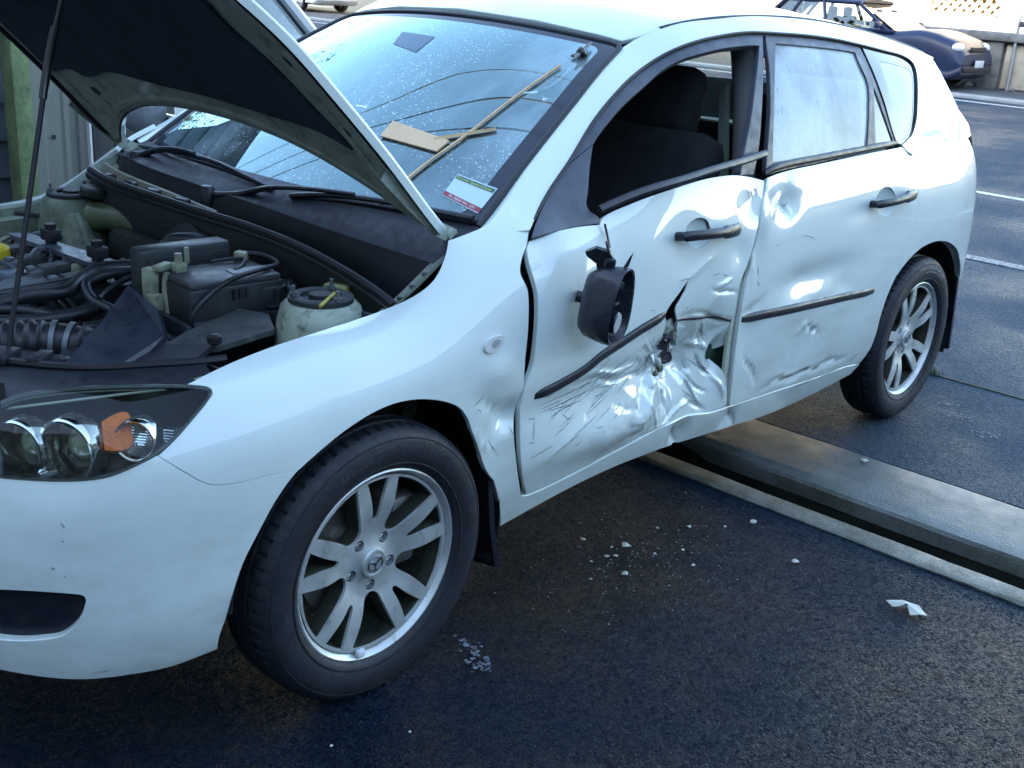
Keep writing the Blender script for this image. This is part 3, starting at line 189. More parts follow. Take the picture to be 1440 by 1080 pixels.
 'sail': [(0.7721,3.3059),(0.7664,3.2578),(0.7604,3.1763),(0.7546,3.0916),(0.7489,3.0026),(0.7434,2.9101),(0.7381,2.8156),(0.733,2.7189),(0.728,2.6201),(0.7231,2.5193),(0.7184,2.4163),(0.7139,2.3105),(0.7096,2.2021),(0.7054,2.0914),(0.7013,1.9788),(0.6972,1.865),(0.6933,1.7505),(0.6893,1.6363),(0.685,1.5247),(0.6801,1.4157),(0.6752,1.3008),(0.6715,1.1703),(0.6701,1.0266),(0.671,0.8829),(0.6741,0.7445),(0.6812,0.6375),(0.6876,0.534),(0.693,0.4265),(0.6964,0.3138),(0.6943,0.204),(0.687,0.1352),(0.6781,0.1502),(0.6684,0.1627),(0.6588,0.1736),(0.6492,0.1832),(0.6398,0.1914),(0.6305,0.1978),(0.6212,0.2028),(0.6121,0.2059),(0.603,0.2074),(0.5939,0.2087),(0.5843,0.2144),(0.5741,0.2264),(0.5635,0.2441),(0.5526,0.2665),(0.5416,0.292),(0.5307,0.3185),(0.5202,0.3433),(0.51,0.3642),(0.5003,0.3788),(0.4911,0.3863),(0.4823,0.3842),(0.4739,0.3717),(0.4659,0.3465),(0.4593,0.2788),(0.4656,0.471),(0.473,0.7094),(0.4804,0.921),(0.4879,1.1093),(0.4953,1.2778),(0.5028,1.431),(0.5103,1.5712),(0.5178,1.7012),(0.5253,1.8223),(0.5328,1.936),(0.5404,2.0433),(0.5478,2.1446),(0.5552,2.2406),(0.5626,2.3323),(0.5699,2.4202),(0.5771,2.5044),(0.5842,2.5855),(0.5913,2.664),(0.5984,2.7399),(0.6055,2.8122),(0.6127,2.8795),(0.6199,2.9418),(0.6273,2.9994),(0.6348,3.0521),(0.6423,3.0995),(0.65,3.1425),(0.6577,3.1814),(0.6655,3.2164),(0.6733,3.248),(0.6811,3.2758),(0.6891,3.2768),(0.6974,3.2781),(0.7057,3.2793),(0.7141,3.2804),(0.7226,3.2815),(0.7311,3.2825),(0.7396,3.2836),(0.7482,3.2845),(0.7569,3.2855),(0.7656,3.2864)],
 'frame_f': [(0.6818,3.3154),(0.6924,3.3764),(0.7037,3.4532),(0.7151,3.5253),(0.7267,3.5931),(0.7384,3.6571),(0.7503,3.7177),(0.7623,3.7747),(0.7744,3.8285),(0.7867,3.8791),(0.7991,3.9262),(0.8117,3.9696),(0.8245,4.0081),(0.8375,4.0411),(0.8506,4.0686),(0.864,4.0911),(0.8776,4.1096),(0.8914,4.1249),(0.9054,4.1381),(0.9197,4.1509),(0.9342,4.1636),(0.9489,4.1758),(0.9641,4.184),(0.9797,4.1849),(0.9958,4.1798),(1.0121,4.1707),(1.0287,4.1598),(1.0453,4.1504),(1.0617,4.1454),(1.078,4.1468),(1.0939,4.1553),(1.1093,4.1689),(1.1245,4.1859),(1.1395,4.2049),(1.1544,4.2239),(1.1694,4.2416),(1.1845,4.2562),(1.2,4.2682),(1.216,4.2769),(1.2326,4.2838),(1.2498,4.293),(1.2675,4.3055),(1.2859,4.3212),(1.3048,4.3375),(1.3241,4.3543),(1.3439,4.3713),(1.3642,4.3895),(1.3849,4.4096),(1.4062,4.4321),(1.4278,4.4546),(1.4496,4.4754),(1.4714,4.4911),(1.4929,4.4993),(1.5142,4.4985),(1.5356,4.4921),(1.5571,4.4812),(1.5786,4.4652),(1.6001,4.4437),(1.6208,4.4229),(1.6049,4.2056),(1.5912,4.0148),(1.579,3.8542),(1.5674,3.7124),(1.5563,3.5815),(1.5457,3.4573),(1.5355,3.3371),(1.526,3.2186),(1.5169,3.1002),(1.5086,2.9799),(1.501,2.8597),(1.494,2.7411),(1.4874,2.6237),(1.4812,2.5074),(1.4753,2.3921),(1.4696,2.2776),(1.464,2.1639),(1.4585,2.0508),(1.4531,1.9383),(1.448,1.8266),(1.4432,1.7158),(1.4386,1.6056),(1.434,1.4961),(1.4295,1.3872),(1.4249,1.279),(1.4201,1.1714),(1.4149,1.0646),(1.4092,0.9589),(1.403,0.8544),(1.3963,0.7512),(1.3891,0.6497),(1.3813,0.5502),(1.3734,0.4568),(1.3522,0.4752),(1.3302,0.4929),(1.3098,0.5062),(1.3158,0.6036),(1.3217,0.7086),(1.3278,0.8135),(1.3342,0.9184),(1.3407,1.0233),(1.3475,1.128),(1.3545,1.2323),(1.3617,1.3369),(1.369,1.4419),(1.3763,1.5476),(1.3836,1.6542),(1.3908,1.7622),(1.3981,1.8715),(1.4055,1.9821),(1.4129,2.0939),(1.4204,2.2065),(1.4279,2.3202),(1.4356,2.4348),(1.4435,2.5505),(1.4518,2.6674),(1.4605,2.7857),(1.4698,2.9056),(1.4796,3.0271),(1.4902,3.147),(1.5014,3.2653),(1.5132,3.3841),(1.5256,3.5057),(1.5385,3.6323),(1.552,3.7672),(1.5665,3.9251),(1.5459,3.9681),(1.5245,3.9857),(1.503,3.9947),(1.4816,3.9988),(1.46,3.9978),(1.4385,3.9932),(1.4172,3.986),(1.396,3.9771),(1.375,3.9662),(1.3544,3.9533),(1.3341,3.9397),(1.3143,3.9275),(1.295,3.9174),(1.2763,3.9111),(1.2583,3.9096),(1.2408,3.9105),(1.2238,3.9114),(1.2072,3.9087),(1.1911,3.8998),(1.1755,3.888),(1.16,3.8726),(1.1447,3.8534),(1.1292,3.8306),(1.1137,3.8029),(1.0979,3.7719),(1.0819,3.7417),(1.0656,3.7167),(1.0489,3.6987),(1.0322,3.6893),(1.0153,3.6876),(0.9986,3.69),(0.9822,3.6935),(0.9661,3.6948),(0.9505,3.691),(0.9354,3.6816),(0.9206,3.6694),(0.9062,3.6553),(0.8919,3.6393),(0.8779,3.6209),(0.8642,3.6002),(0.8506,3.5764),(0.8373,3.5488),(0.8241,3.5167),(0.8112,3.4793),(0.7984,3.436),(0.7859,3.386),(0.7738,3.3297),(0.7603,3.3295),(0.7467,3.3291),(0.7333,3.3288),(0.72,3.3284),(0.7068,3.328),(0.6937,3.3276)],
 'frame_r': [(1.6351,4.4168),(1.6555,4.3839),(1.6785,4.3597),(1.7021,4.3385),(1.7265,4.3214),(1.7514,4.3064),(1.7768,4.2928),(1.8026,4.28),(1.8286,4.2666),(1.8549,4.2515),(1.8811,4.2341),(1.9075,4.2151),(1.9342,4.1959),(1.9612,4.1764),(1.9885,4.1571),(2.0162,4.1373),(2.0443,4.1176),(2.0727,4.0974),(2.1017,4.0773),(2.131,4.0564),(2.1608,4.0354),(2.191,4.0137),(2.221,3.9941),(2.2172,3.8144),(2.214,3.6506),(2.2113,3.4979),(2.209,3.3511),(2.2074,3.2067),(2.2067,3.0616),(2.2071,2.9139),(2.2086,2.7678),(2.211,2.6234),(2.214,2.4802),(2.2177,2.3378),(2.2217,2.1958),(2.2261,2.054),(2.2308,1.9123),(2.2361,1.7711),(2.2419,1.6303),(2.2482,1.4894),(2.2547,1.3481),(2.2613,1.2063),(2.2678,1.0636),(2.2742,0.92),(2.2807,0.7757),(2.2873,0.6307),(2.2945,0.494),(2.2554,0.4663),(2.2148,0.4615),(2.175,0.4688),(2.136,0.483),(2.1055,0.4727),(2.0757,0.4627),(2.0463,0.4531),(2.0173,0.444),(1.9887,0.4356),(1.9603,0.4278),(1.9322,0.4208),(1.9043,0.4147),(1.8766,0.4093),(1.8492,0.4045),(1.8221,0.4002),(1.7954,0.3964),(1.769,0.3931),(1.7428,0.3904),(1.7169,0.3887),(1.6913,0.3882),(1.6659,0.3886),(1.6408,0.3894),(1.6159,0.3902),(1.5913,0.3906),(1.567,0.3898),(1.543,0.387),(1.5192,0.3828),(1.4958,0.3771),(1.4726,0.3697),(1.4511,0.358),(1.4462,0.4614),(1.4474,0.5709),(1.4509,0.6795),(1.4552,0.7877),(1.4598,0.8959),(1.4645,1.0045),(1.469,1.1135),(1.4731,1.2232),(1.4771,1.333),(1.4814,1.443),(1.4857,1.5532),(1.4902,1.664),(1.4948,1.7754),(1.4995,1.8878),(1.5043,2.0011),(1.509,2.1155),(1.5136,2.2305),(1.5182,2.3462),(1.523,2.4628),(1.5279,2.5803),(1.5331,2.699),(1.5387,2.8191),(1.5448,2.9407),(1.5516,3.0633),(1.559,3.1841),(1.5671,3.3045),(1.5745,3.4295),(1.5825,3.5577),(1.5911,3.6922),(1.6005,3.8375),(1.6106,4.0014),(1.6223,4.1963)],
 'glass_r': [(1.661,3.9897),(1.685,3.9686),(1.7095,3.9487),(1.7345,3.93),(1.76,3.9123),(1.7859,3.8953),(1.8122,3.8793),(1.8389,3.8637),(1.866,3.8492),(1.8936,3.8355),(1.9215,3.8225),(1.9499,3.8109),(1.9788,3.8001),(2.0082,3.7895),(2.0379,3.7784),(2.0679,3.7656),(2.0982,3.7508),(2.1286,3.7333),(2.1589,3.7114),(2.1518,3.5534),(2.1468,3.4066),(2.1435,3.2659),(2.1437,3.1305),(2.1461,2.9957),(2.1493,2.8591),(2.1515,2.7211),(2.1514,2.58),(2.1485,2.4374),(2.144,2.2954),(2.1383,2.1545),(2.1321,2.015),(2.126,1.8772),(2.1207,1.741),(2.1161,1.6063),(2.1115,1.4728),(2.107,1.3403),(2.1023,1.2087),(2.0974,1.0777),(2.0922,0.9473),(2.0869,0.8177),(2.0816,0.6889),(2.0763,0.5609),(2.0462,0.555),(2.0164,0.5502),(1.9871,0.5463),(1.958,0.5436),(1.9291,0.5421),(1.9004,0.5419),(1.872,0.5428),(1.8439,0.5447),(1.8162,0.5474),(1.7888,0.5509),(1.7617,0.5553),(1.7349,0.5605),(1.7084,0.5665),(1.6822,0.5734),(1.6563,0.581),(1.6307,0.5893),(1.6053,0.5985),(1.5803,0.6084),(1.5555,0.619),(1.531,0.6304),(1.5068,0.6426),(1.4828,0.6553),(1.4856,0.7706),(1.4884,0.8859),(1.4914,1.0014),(1.4944,1.1169),(1.4974,1.2324),(1.5005,1.348),(1.5037,1.4638),(1.5071,1.5799),(1.5107,1.6964),(1.5147,1.8134),(1.5191,1.9311),(1.5239,2.0496),(1.5289,2.169),(1.5341,2.289),(1.5396,2.4096),(1.5455,2.5312),(1.552,2.6539),(1.5591,2.7779),(1.5668,2.9036),(1.5755,3.031),(1.5852,3.157),(1.5958,3.2821),(1.6072,3.4084),(1.6195,3.5383),(1.6324,3.6749),(1.6462,3.8225)],
 'pane_r': [(2.1894,2.4988),(2.1923,2.3793),(2.1957,2.2603),(2.1995,2.1416),(2.2035,2.023),(2.2078,1.9046),(2.2126,1.7867),(2.218,1.6691),(2.2238,1.5516),(2.2299,1.4339),(2.2362,1.316),(2.2427,1.1976),(2.2492,1.0786),(2.2557,0.9589),(2.2623,0.8386),(2.2691,0.7178),(2.2761,0.5965),(2.2473,0.5943),(2.2192,0.5916),(2.1917,0.5886),(2.1648,0.5853),(2.1383,0.582),(2.1397,0.6985),(2.1413,0.8153),(2.1431,0.9323),(2.145,1.0495),(2.1469,1.1667),(2.1489,1.2841),(2.1511,1.4017),(2.1534,1.5197),(2.1561,1.6383),(2.1593,1.7577),(2.1629,1.8782),(2.1673,2),(2.1721,2.1229),(2.1773,2.2468),(2.183,2.372)],
 'quarter_glass': [(2.2338,3.9719),(2.261,3.9374),(2.2928,3.9124),(2.3253,3.8879),(2.3587,3.8648),(2.393,3.8431),(2.4288,3.8256),(2.4668,3.8163),(2.5055,3.8056),(2.5422,3.78),(2.5738,3.7242),(2.6008,3.6457),(2.6188,3.5334),(2.6213,3.3763),(2.6099,3.19),(2.5947,2.9955),(2.5795,2.8027),(2.5642,2.6168),(2.5496,2.4374),(2.5359,2.2634),(2.5229,2.0936),(2.5106,1.9274),(2.4997,1.765),(2.4902,1.6061),(2.4811,1.4502),(2.4711,1.2977),(2.459,1.1495),(2.4455,1.0049),(2.4303,0.8657),(2.4119,0.7372),(2.3886,0.6266),(2.3612,0.5364),(2.3319,0.4697),(2.303,0.5247),(2.2895,0.656),(2.2805,0.7959),(2.2734,0.937),(2.2674,1.0783),(2.2619,1.2191),(2.2568,1.3597),(2.252,1.5001),(2.2476,1.6406),(2.2435,1.7813),(2.2396,1.9223),(2.2357,2.0634),(2.2313,2.2036),(2.2272,2.3438),(2.2236,2.4845),(2.2206,2.626),(2.2183,2.7691),(2.2171,2.914),(2.2171,3.0612),(2.2171,3.2024),(2.2184,3.3435),(2.2211,3.488),(2.2249,3.6397),(2.23,3.8045)],
 'quarter_clear': [(2.3104,3.4019),(2.3459,3.3946),(2.3817,3.3828),(2.4174,3.3656),(2.4528,3.3416),(2.4888,3.3157),(2.525,3.2856),(2.5564,3.2285),(2.5685,3.0988),(2.5604,2.9169),(2.5488,2.7337),(2.536,2.5552),(2.5237,2.3822),(2.5119,2.2135),(2.5005,2.0484),(2.4897,1.8866),(2.4801,1.7285),(2.4711,1.5734),(2.4618,1.4213),(2.4511,1.2726),(2.4384,1.1282),(2.4245,0.9875),(2.4087,0.8525),(2.3893,0.7288),(2.3645,0.6258),(2.3347,0.5521),(2.3293,0.6964),(2.3241,0.8401),(2.3191,0.9835),(2.3142,1.1264),(2.3093,1.2685),(2.3045,1.4102),(2.3001,1.5518),(2.2962,1.6936),(2.2929,1.8359),(2.2905,1.9791),(2.2889,2.1234),(2.287,2.276),(2.2858,2.4297),(2.2855,2.585),(2.2866,2.7429),(2.2892,2.9042),(2.2939,3.0695),(2.3011,3.2343)],
 'belt_r': [(1.4353,0.4035),(1.4539,0.4578),(1.4751,0.491),(1.4976,0.5094),(1.5208,0.5198),(1.5443,0.5266),(1.5682,0.5313),(1.5924,0.5325),(1.617,0.5313),(1.6418,0.5288),(1.667,0.5258),(1.6925,0.5227),(1.7182,0.5201),(1.7442,0.5184),(1.7705,0.5178),(1.797,0.5173),(1.8239,0.517),(1.8512,0.5169),(1.8788,0.517),(1.9067,0.5174),(1.9348,0.5184),(1.9632,0.5199),(1.9918,0.5221),(2.0207,0.5246),(2.0499,0.5276),(2.0796,0.5308),(2.1097,0.5343),(2.1403,0.5378),(2.1715,0.5412),(2.2034,0.5445),(2.2361,0.5474),(2.2698,0.5498),(2.3045,0.5514)],
 'strip_loose': [(0.6888,0.672),(0.7031,0.7015),(0.7176,0.7274),(0.7323,0.7504),(0.747,0.7703),(0.7619,0.7878),(0.7768,0.8027),(0.7919,0.8155),(0.807,0.826),(0.8222,0.834),(0.8376,0.8387),(0.8531,0.8397),(0.8689,0.838),(0.8848,0.8348),(0.9009,0.8312),(0.9172,0.8281),(0.9338,0.824),(0.9508,0.819),(0.968,0.8133),(0.9857,0.8076),(1.0037,0.8029),(1.0219,0.8001),(1.0403,0.7993),(1.0588,0.8004),(1.0773,0.8034),(1.0959,0.8082),(1.1144,0.8143),(1.1331,0.821),(1.1519,0.8278),(1.1708,0.8342),(1.19,0.8399),(1.2094,0.8449),(1.2292,0.8495),(1.2493,0.8547),(1.2696,0.861),(1.2902,0.8687),(1.311,0.8782),(1.3321,0.889),(1.3534,0.9008),(1.3749,0.9136),(1.3967,0.9274),(1.4187,0.9421)],
 'sticker': [(-0.7844,0.7088),(-0.7954,0.7117),(-0.8063,0.714),(-0.8173,0.7158),(-0.8284,0.7168),(-0.8395,0.7172),(-0.8508,0.7167),(-0.8621,0.7152),(-0.8735,0.7124),(-0.885,0.7083),(-0.8967,0.7023),(-0.9085,0.6941),(-0.9204,0.6829),(-0.9325,0.6677),(-0.9446,0.6469),(-0.956,0.6188),(-0.9654,0.5829),(-0.971,0.5433),(-0.9742,0.5045),(-0.9762,0.467),(-0.9771,0.4308),(-0.9773,0.3958),(-0.9768,0.362),(-0.9756,0.3296),(-0.9736,0.2986),(-0.9708,0.2697),(-0.967,0.2435),(-0.9615,0.2219),(-0.9539,0.2081),(-0.9448,0.2007),(-0.9348,0.1987),(-0.9241,0.2013),(-0.9129,0.2078),(-0.9014,0.2174),(-0.8896,0.2295),(-0.8777,0.2436),(-0.8656,0.2595),(-0.8535,0.2767),(-0.8412,0.2952),(-0.8288,0.3147),(-0.8164,0.3351),(-0.8038,0.3563),(-0.7912,0.3783),(-0.7905,0.4144),(-0.7898,0.4507),(-0.7891,0.4872),(-0.7884,0.5237),(-0.7876,0.5605),(-0.7869,0.5973),(-0.7861,0.6343),(-0.7853,0.6715)],
 'sticker_top': [(-0.7962,0.6944),(-0.808,0.692),(-0.8199,0.6894),(-0.8317,0.6864),(-0.8435,0.683),(-0.8553,0.6793),(-0.867,0.6751),(-0.8788,0.6702),(-0.8906,0.6647),(-0.9024,0.6582),(-0.9143,0.6506),(-0.9263,0.6411),(-0.9383,0.6288),(-0.9505,0.6108),(-0.9601,0.5777),(-0.9592,0.5443),(-0.9518,0.5283),(-0.9417,0.5245),(-0.9307,0.5263),(-0.9193,0.5314),(-0.9076,0.5385),(-0.8957,0.5471),(-0.8836,0.5569),(-0.8714,0.5675),(-0.859,0.5789),(-0.8466,0.5908),(-0.834,0.6032),(-0.8213,0.6161),(-0.8084,0.6293),(-0.7955,0.6429)],
 'sticker_low': [(-0.7946,0.4026),(-0.8066,0.3986),(-0.8185,0.3942),(-0.8305,0.3896),(-0.8424,0.3846),(-0.8542,0.3792),(-0.8661,0.3733),(-0.8779,0.3669),(-0.8898,0.3597),(-0.9016,0.3518),(-0.9135,0.3426),(-0.9254,0.3319),(-0.9374,0.3185),(-0.9494,0.3002),(-0.9595,0.2689),(-0.959,0.2358),(-0.9507,0.2237),(-0.9402,0.2233),(-0.929,0.2278),(-0.9175,0.2351),(-0.9057,0.244),(-0.8938,0.2543),(-0.8817,0.2654),(-0.8695,0.2773),(-0.8572,0.2898),(-0.8448,0.3028),(-0.8323,0.3162),(-0.8196,0.3299),(-0.8069,0.344),(-0.794,0.3583)],
 'wiper_near': [(-0.1696,-0.0291),(-0.1971,-0.0182),(-0.2237,-0.0057),(-0.2495,0.0083),(-0.2744,0.024),(-0.2985,0.0413),(-0.3209,0.063),(-0.3417,0.089),(-0.3621,0.1152),(-0.3836,0.1376),(-0.4072,0.1518),(-0.433,0.1558),(-0.46,0.1519),(-0.4873,0.1438),(-0.5143,0.1351),(-0.5406,0.1284),(-0.5663,0.1235),(-0.5917,0.118),(-0.6168,0.1123),(-0.6415,0.1065),(-0.666,0.1008),(-0.6901,0.0953),(-0.7139,0.0901),(-0.7374,0.0853),(-0.7605,0.0813),(-0.7832,0.0782),(-0.8054,0.0762),(-0.8274,0.075),(-0.849,0.0744),(-0.8703,0.0746),(-0.8913,0.0755),(-0.912,0.0773),(-0.9323,0.0798),(-0.9524,0.0832),(-0.9722,0.0874)],
 'ws_device': [(-0.8326,3.2072),(-0.8374,3.2456),(-0.8428,3.282),(-0.8487,3.3163),(-0.8552,3.348),(-0.8622,3.377),(-0.8696,3.4035),(-0.8773,3.4285),(-0.8854,3.4511),(-0.8943,3.4682),(-0.9018,3.4287),(-0.9004,3.3731),(-0.8976,3.3234),(-0.8943,3.2769),(-0.8906,3.2323),(-0.8867,3.1893),(-0.876,3.1928),(-0.8652,3.1963),(-0.8544,3.1999),(-0.8435,3.2035)],
 'pad': [(0.633,0.9598),(0.6157,0.9884),(0.5992,1.0114),(0.5834,1.0293),(0.5682,1.0421),(0.5538,1.0499),(0.5402,1.0525),(0.5273,1.0498),(0.5159,1.0388),(0.5059,1.0198),(0.4968,0.9958),(0.4882,0.9691),(0.4796,0.9426),(0.4706,0.9188),(0.4606,0.9001),(0.4499,0.8844),(0.439,0.87),(0.4279,0.8564),(0.4168,0.843),(0.4057,0.829),(0.3949,0.814),(0.3839,0.7993),(0.3728,0.7849),(0.3617,0.7706),(0.3506,0.756),(0.3395,0.7411),(0.3285,0.7257),(0.3177,0.7097),(0.307,0.6927),(0.2965,0.6746),(0.2863,0.6554),(0.2762,0.6357),(0.2662,0.6153),(0.2564,0.5944),(0.2468,0.5726),(0.2375,0.5497),(0.2285,0.5257),(0.2273,0.5888),(0.2248,0.6577),(0.2211,0.7321),(0.2164,0.8119),(0.2108,0.8967),(0.2044,0.9862),(0.1975,1.0799),(0.1901,1.1783),(0.1821,1.2825),(0.1739,1.391),(0.1657,1.5028),(0.1578,1.6167),(0.1502,1.7321),(0.143,1.8483),(0.1362,1.9648),(0.1299,2.0808),(0.1249,2.1956),(0.1208,2.31),(0.1175,2.4247),(0.1148,2.5397),(0.1126,2.6554),(0.1108,2.7717),(0.1092,2.8889),(0.1078,3.0071),(0.1067,3.1265),(0.1059,3.2473),(0.1054,3.3699),(0.1051,3.4945),(0.1049,3.6218),(0.1046,3.7528),(0.1043,3.8869),(0.104,4.0233),(0.1041,4.161),(0.1046,4.2988),(0.106,4.4352),(0.1084,4.5686),(0.1119,4.6992),(0.1163,4.8278),(0.1214,4.9556),(0.1271,5.0837),(0.133,5.2133),(0.1391,5.3442),(0.146,5.4737),(0.1527,5.6114),(0.1578,5.7722),(0.1612,5.9607),(0.1592,6.2492),(0.1649,6.5165),(0.1801,6.7189),(0.2013,6.8048),(0.2189,6.8852),(0.2357,7.0361),(0.2516,7.246),(0.2693,7.4644),(0.2892,7.6802),(0.3107,7.8955),(0.3335,8.1055),(0.3573,8.3075),(0.3719,8.2928),(0.3873,8.2883),(0.403,8.2897),(0.4187,8.2952),(0.4345,8.3039),(0.4502,8.3152),(0.4659,8.3295),(0.4815,8.3476),(0.4614,8.1529),(0.442,7.9632),(0.4233,7.7734),(0.4056,7.5811),(0.3892,7.3857),(0.3743,7.187),(0.3614,6.9859),(0.351,6.7828),(0.3435,6.5788),(0.3382,6.375),(0.3346,6.1722),(0.3322,5.9708),(0.3314,5.7709),(0.3323,5.5724),(0.3348,5.3751),(0.3383,5.1788),(0.3425,4.9834),(0.3475,4.7888),(0.3535,4.5953),(0.3605,4.4025),(0.3682,4.2104),(0.3766,4.0186),(0.3856,3.8271),(0.3953,3.6357),(0.4058,3.4441),(0.4172,3.252),(0.4298,3.0587),(0.4436,2.8635),(0.4584,2.6657),(0.4747,2.4637),(0.4929,2.2563),(0.5135,2.0426),(0.5358,1.825),(0.5586,1.6077),(0.582,1.3916),(0.6066,1.1764)],
 'c_rear': [(2.7019,3.6316),(2.6911,3.4578),(2.6823,3.295),(2.6755,3.1372),(2.6709,2.9803),(2.6687,2.8259),(2.6681,2.6756),(2.6687,2.5281),(2.6703,2.3826),(2.6726,2.2383),(2.6755,2.0947),(2.6789,1.9515),(2.6832,1.8093),(2.6884,1.668),(2.6943,1.5269),(2.7006,1.3856),(2.7072,1.2437),(2.7138,1.1011),(2.7202,0.9574),(2.7267,0.813),(2.7333,0.6679)],
 'LAMPC': [(-0.748353,6.52901),(-0.646569,6.34014),(-0.502891,6.10817),(-0.69783,5.3672)],
 'LAMPA': [(-0.586,6.7006),(-0.5784,6.7648),(-0.5705,6.825),(-0.5623,6.8792),(-0.5538,6.9237),(-0.5451,6.9506),(-0.5363,6.9423),(-0.5289,6.8632),(-0.5265,6.7098),(-0.5267,6.5533),(-0.5275,6.4029),(-0.5284,6.2579),(-0.5286,6.1164),(-0.5285,5.9788),(-0.5289,5.8451),(-0.5311,5.7218),(-0.5369,5.6432),(-0.5443,5.6113),(-0.5522,5.6092),(-0.5602,5.6253),(-0.5681,5.6537),(-0.5761,5.6906),(-0.584,5.7339),(-0.5843,5.864),(-0.5845,5.9958),(-0.5848,6.1298),(-0.5851,6.267),(-0.5854,6.4076),(-0.5857,6.552)],
 'wiper_far': [(1.0822,-0.1697),(0.9998,-0.1354),(0.9224,-0.1049),(0.8495,-0.0774),(0.7807,-0.0518),(0.7155,-0.0278),(0.6527,-0.0069),(0.5918,0.0109),(0.5332,0.0264),(0.476,0.0388),(0.4198,0.0471),(0.3649,0.0521),(0.3112,0.0538),(0.2582,0.0512),(0.2059,0.0432),(0.1542,0.0297),(0.1038,0.0137),(0.0551,-0.0021),(0.0081,-0.0167),(-0.0375,-0.0315),(-0.0818,-0.0466),(-0.1249,-0.0617)],
 'wiper_near_b': [(-0.2391,-0.0909),(-0.2701,-0.0677),(-0.3012,-0.0466),(-0.3323,-0.0277),(-0.3635,-0.0107),(-0.3947,0.0042),(-0.4259,0.017),(-0.4572,0.0273),(-0.4885,0.0355),(-0.5196,0.0419),(-0.5505,0.0473),(-0.581,0.0521),(-0.6111,0.0565),(-0.641,0.0595),(-0.6707,0.0616),(-0.7001,0.063),(-0.7291,0.0642),(-0.7577,0.0655),(-0.7858,0.0672),(-0.8135,0.0696),(-0.8407,0.0722),(-0.8677,0.0749),(-0.8943,0.0778),(-0.9206,0.0808),(-0.9465,0.084),(-0.9722,0.0874)],
 'st_c': [(-0.7844,0.7088),(-0.9617,0.5995),(-0.9589,0.2158),(-0.7912,0.3783)],
 'mir_c': [(0.123,2.7924),(0.1708,3.1855),(-0.0745,3.1479),(-0.0763,2.6407)],
 'stick_a': [(-0.5893,0.0725),(-0.6022,0.2192),(-0.6139,0.37),(-0.6252,0.5231),(-0.6374,0.6766),(-0.6516,0.8284),(-0.668,0.9779),(-0.685,1.1264),(-0.7008,1.276),(-0.7144,1.4316),(-0.7267,1.5948),(-0.7391,1.7667),(-0.7534,1.9504),(-0.7695,2.1535),(-0.787,2.3792),(-0.8056,2.6281),(-0.8244,2.8963)],
 'stick_b': [(-0.5905,1.1239),(-0.6163,1.1608),(-0.6417,1.1978),(-0.6669,1.2349),(-0.6919,1.2723),(-0.7167,1.31),(-0.7413,1.3479),(-0.7657,1.3862),(-0.79,1.4248)],
 'card': [(-0.3477,1.2687),(-0.656,1.1325),(-0.6436,0.9464),(-0.3571,1.0186)],
 'CABLE': [(0.69905,6.90791),(0.683594,6.30982)],
}
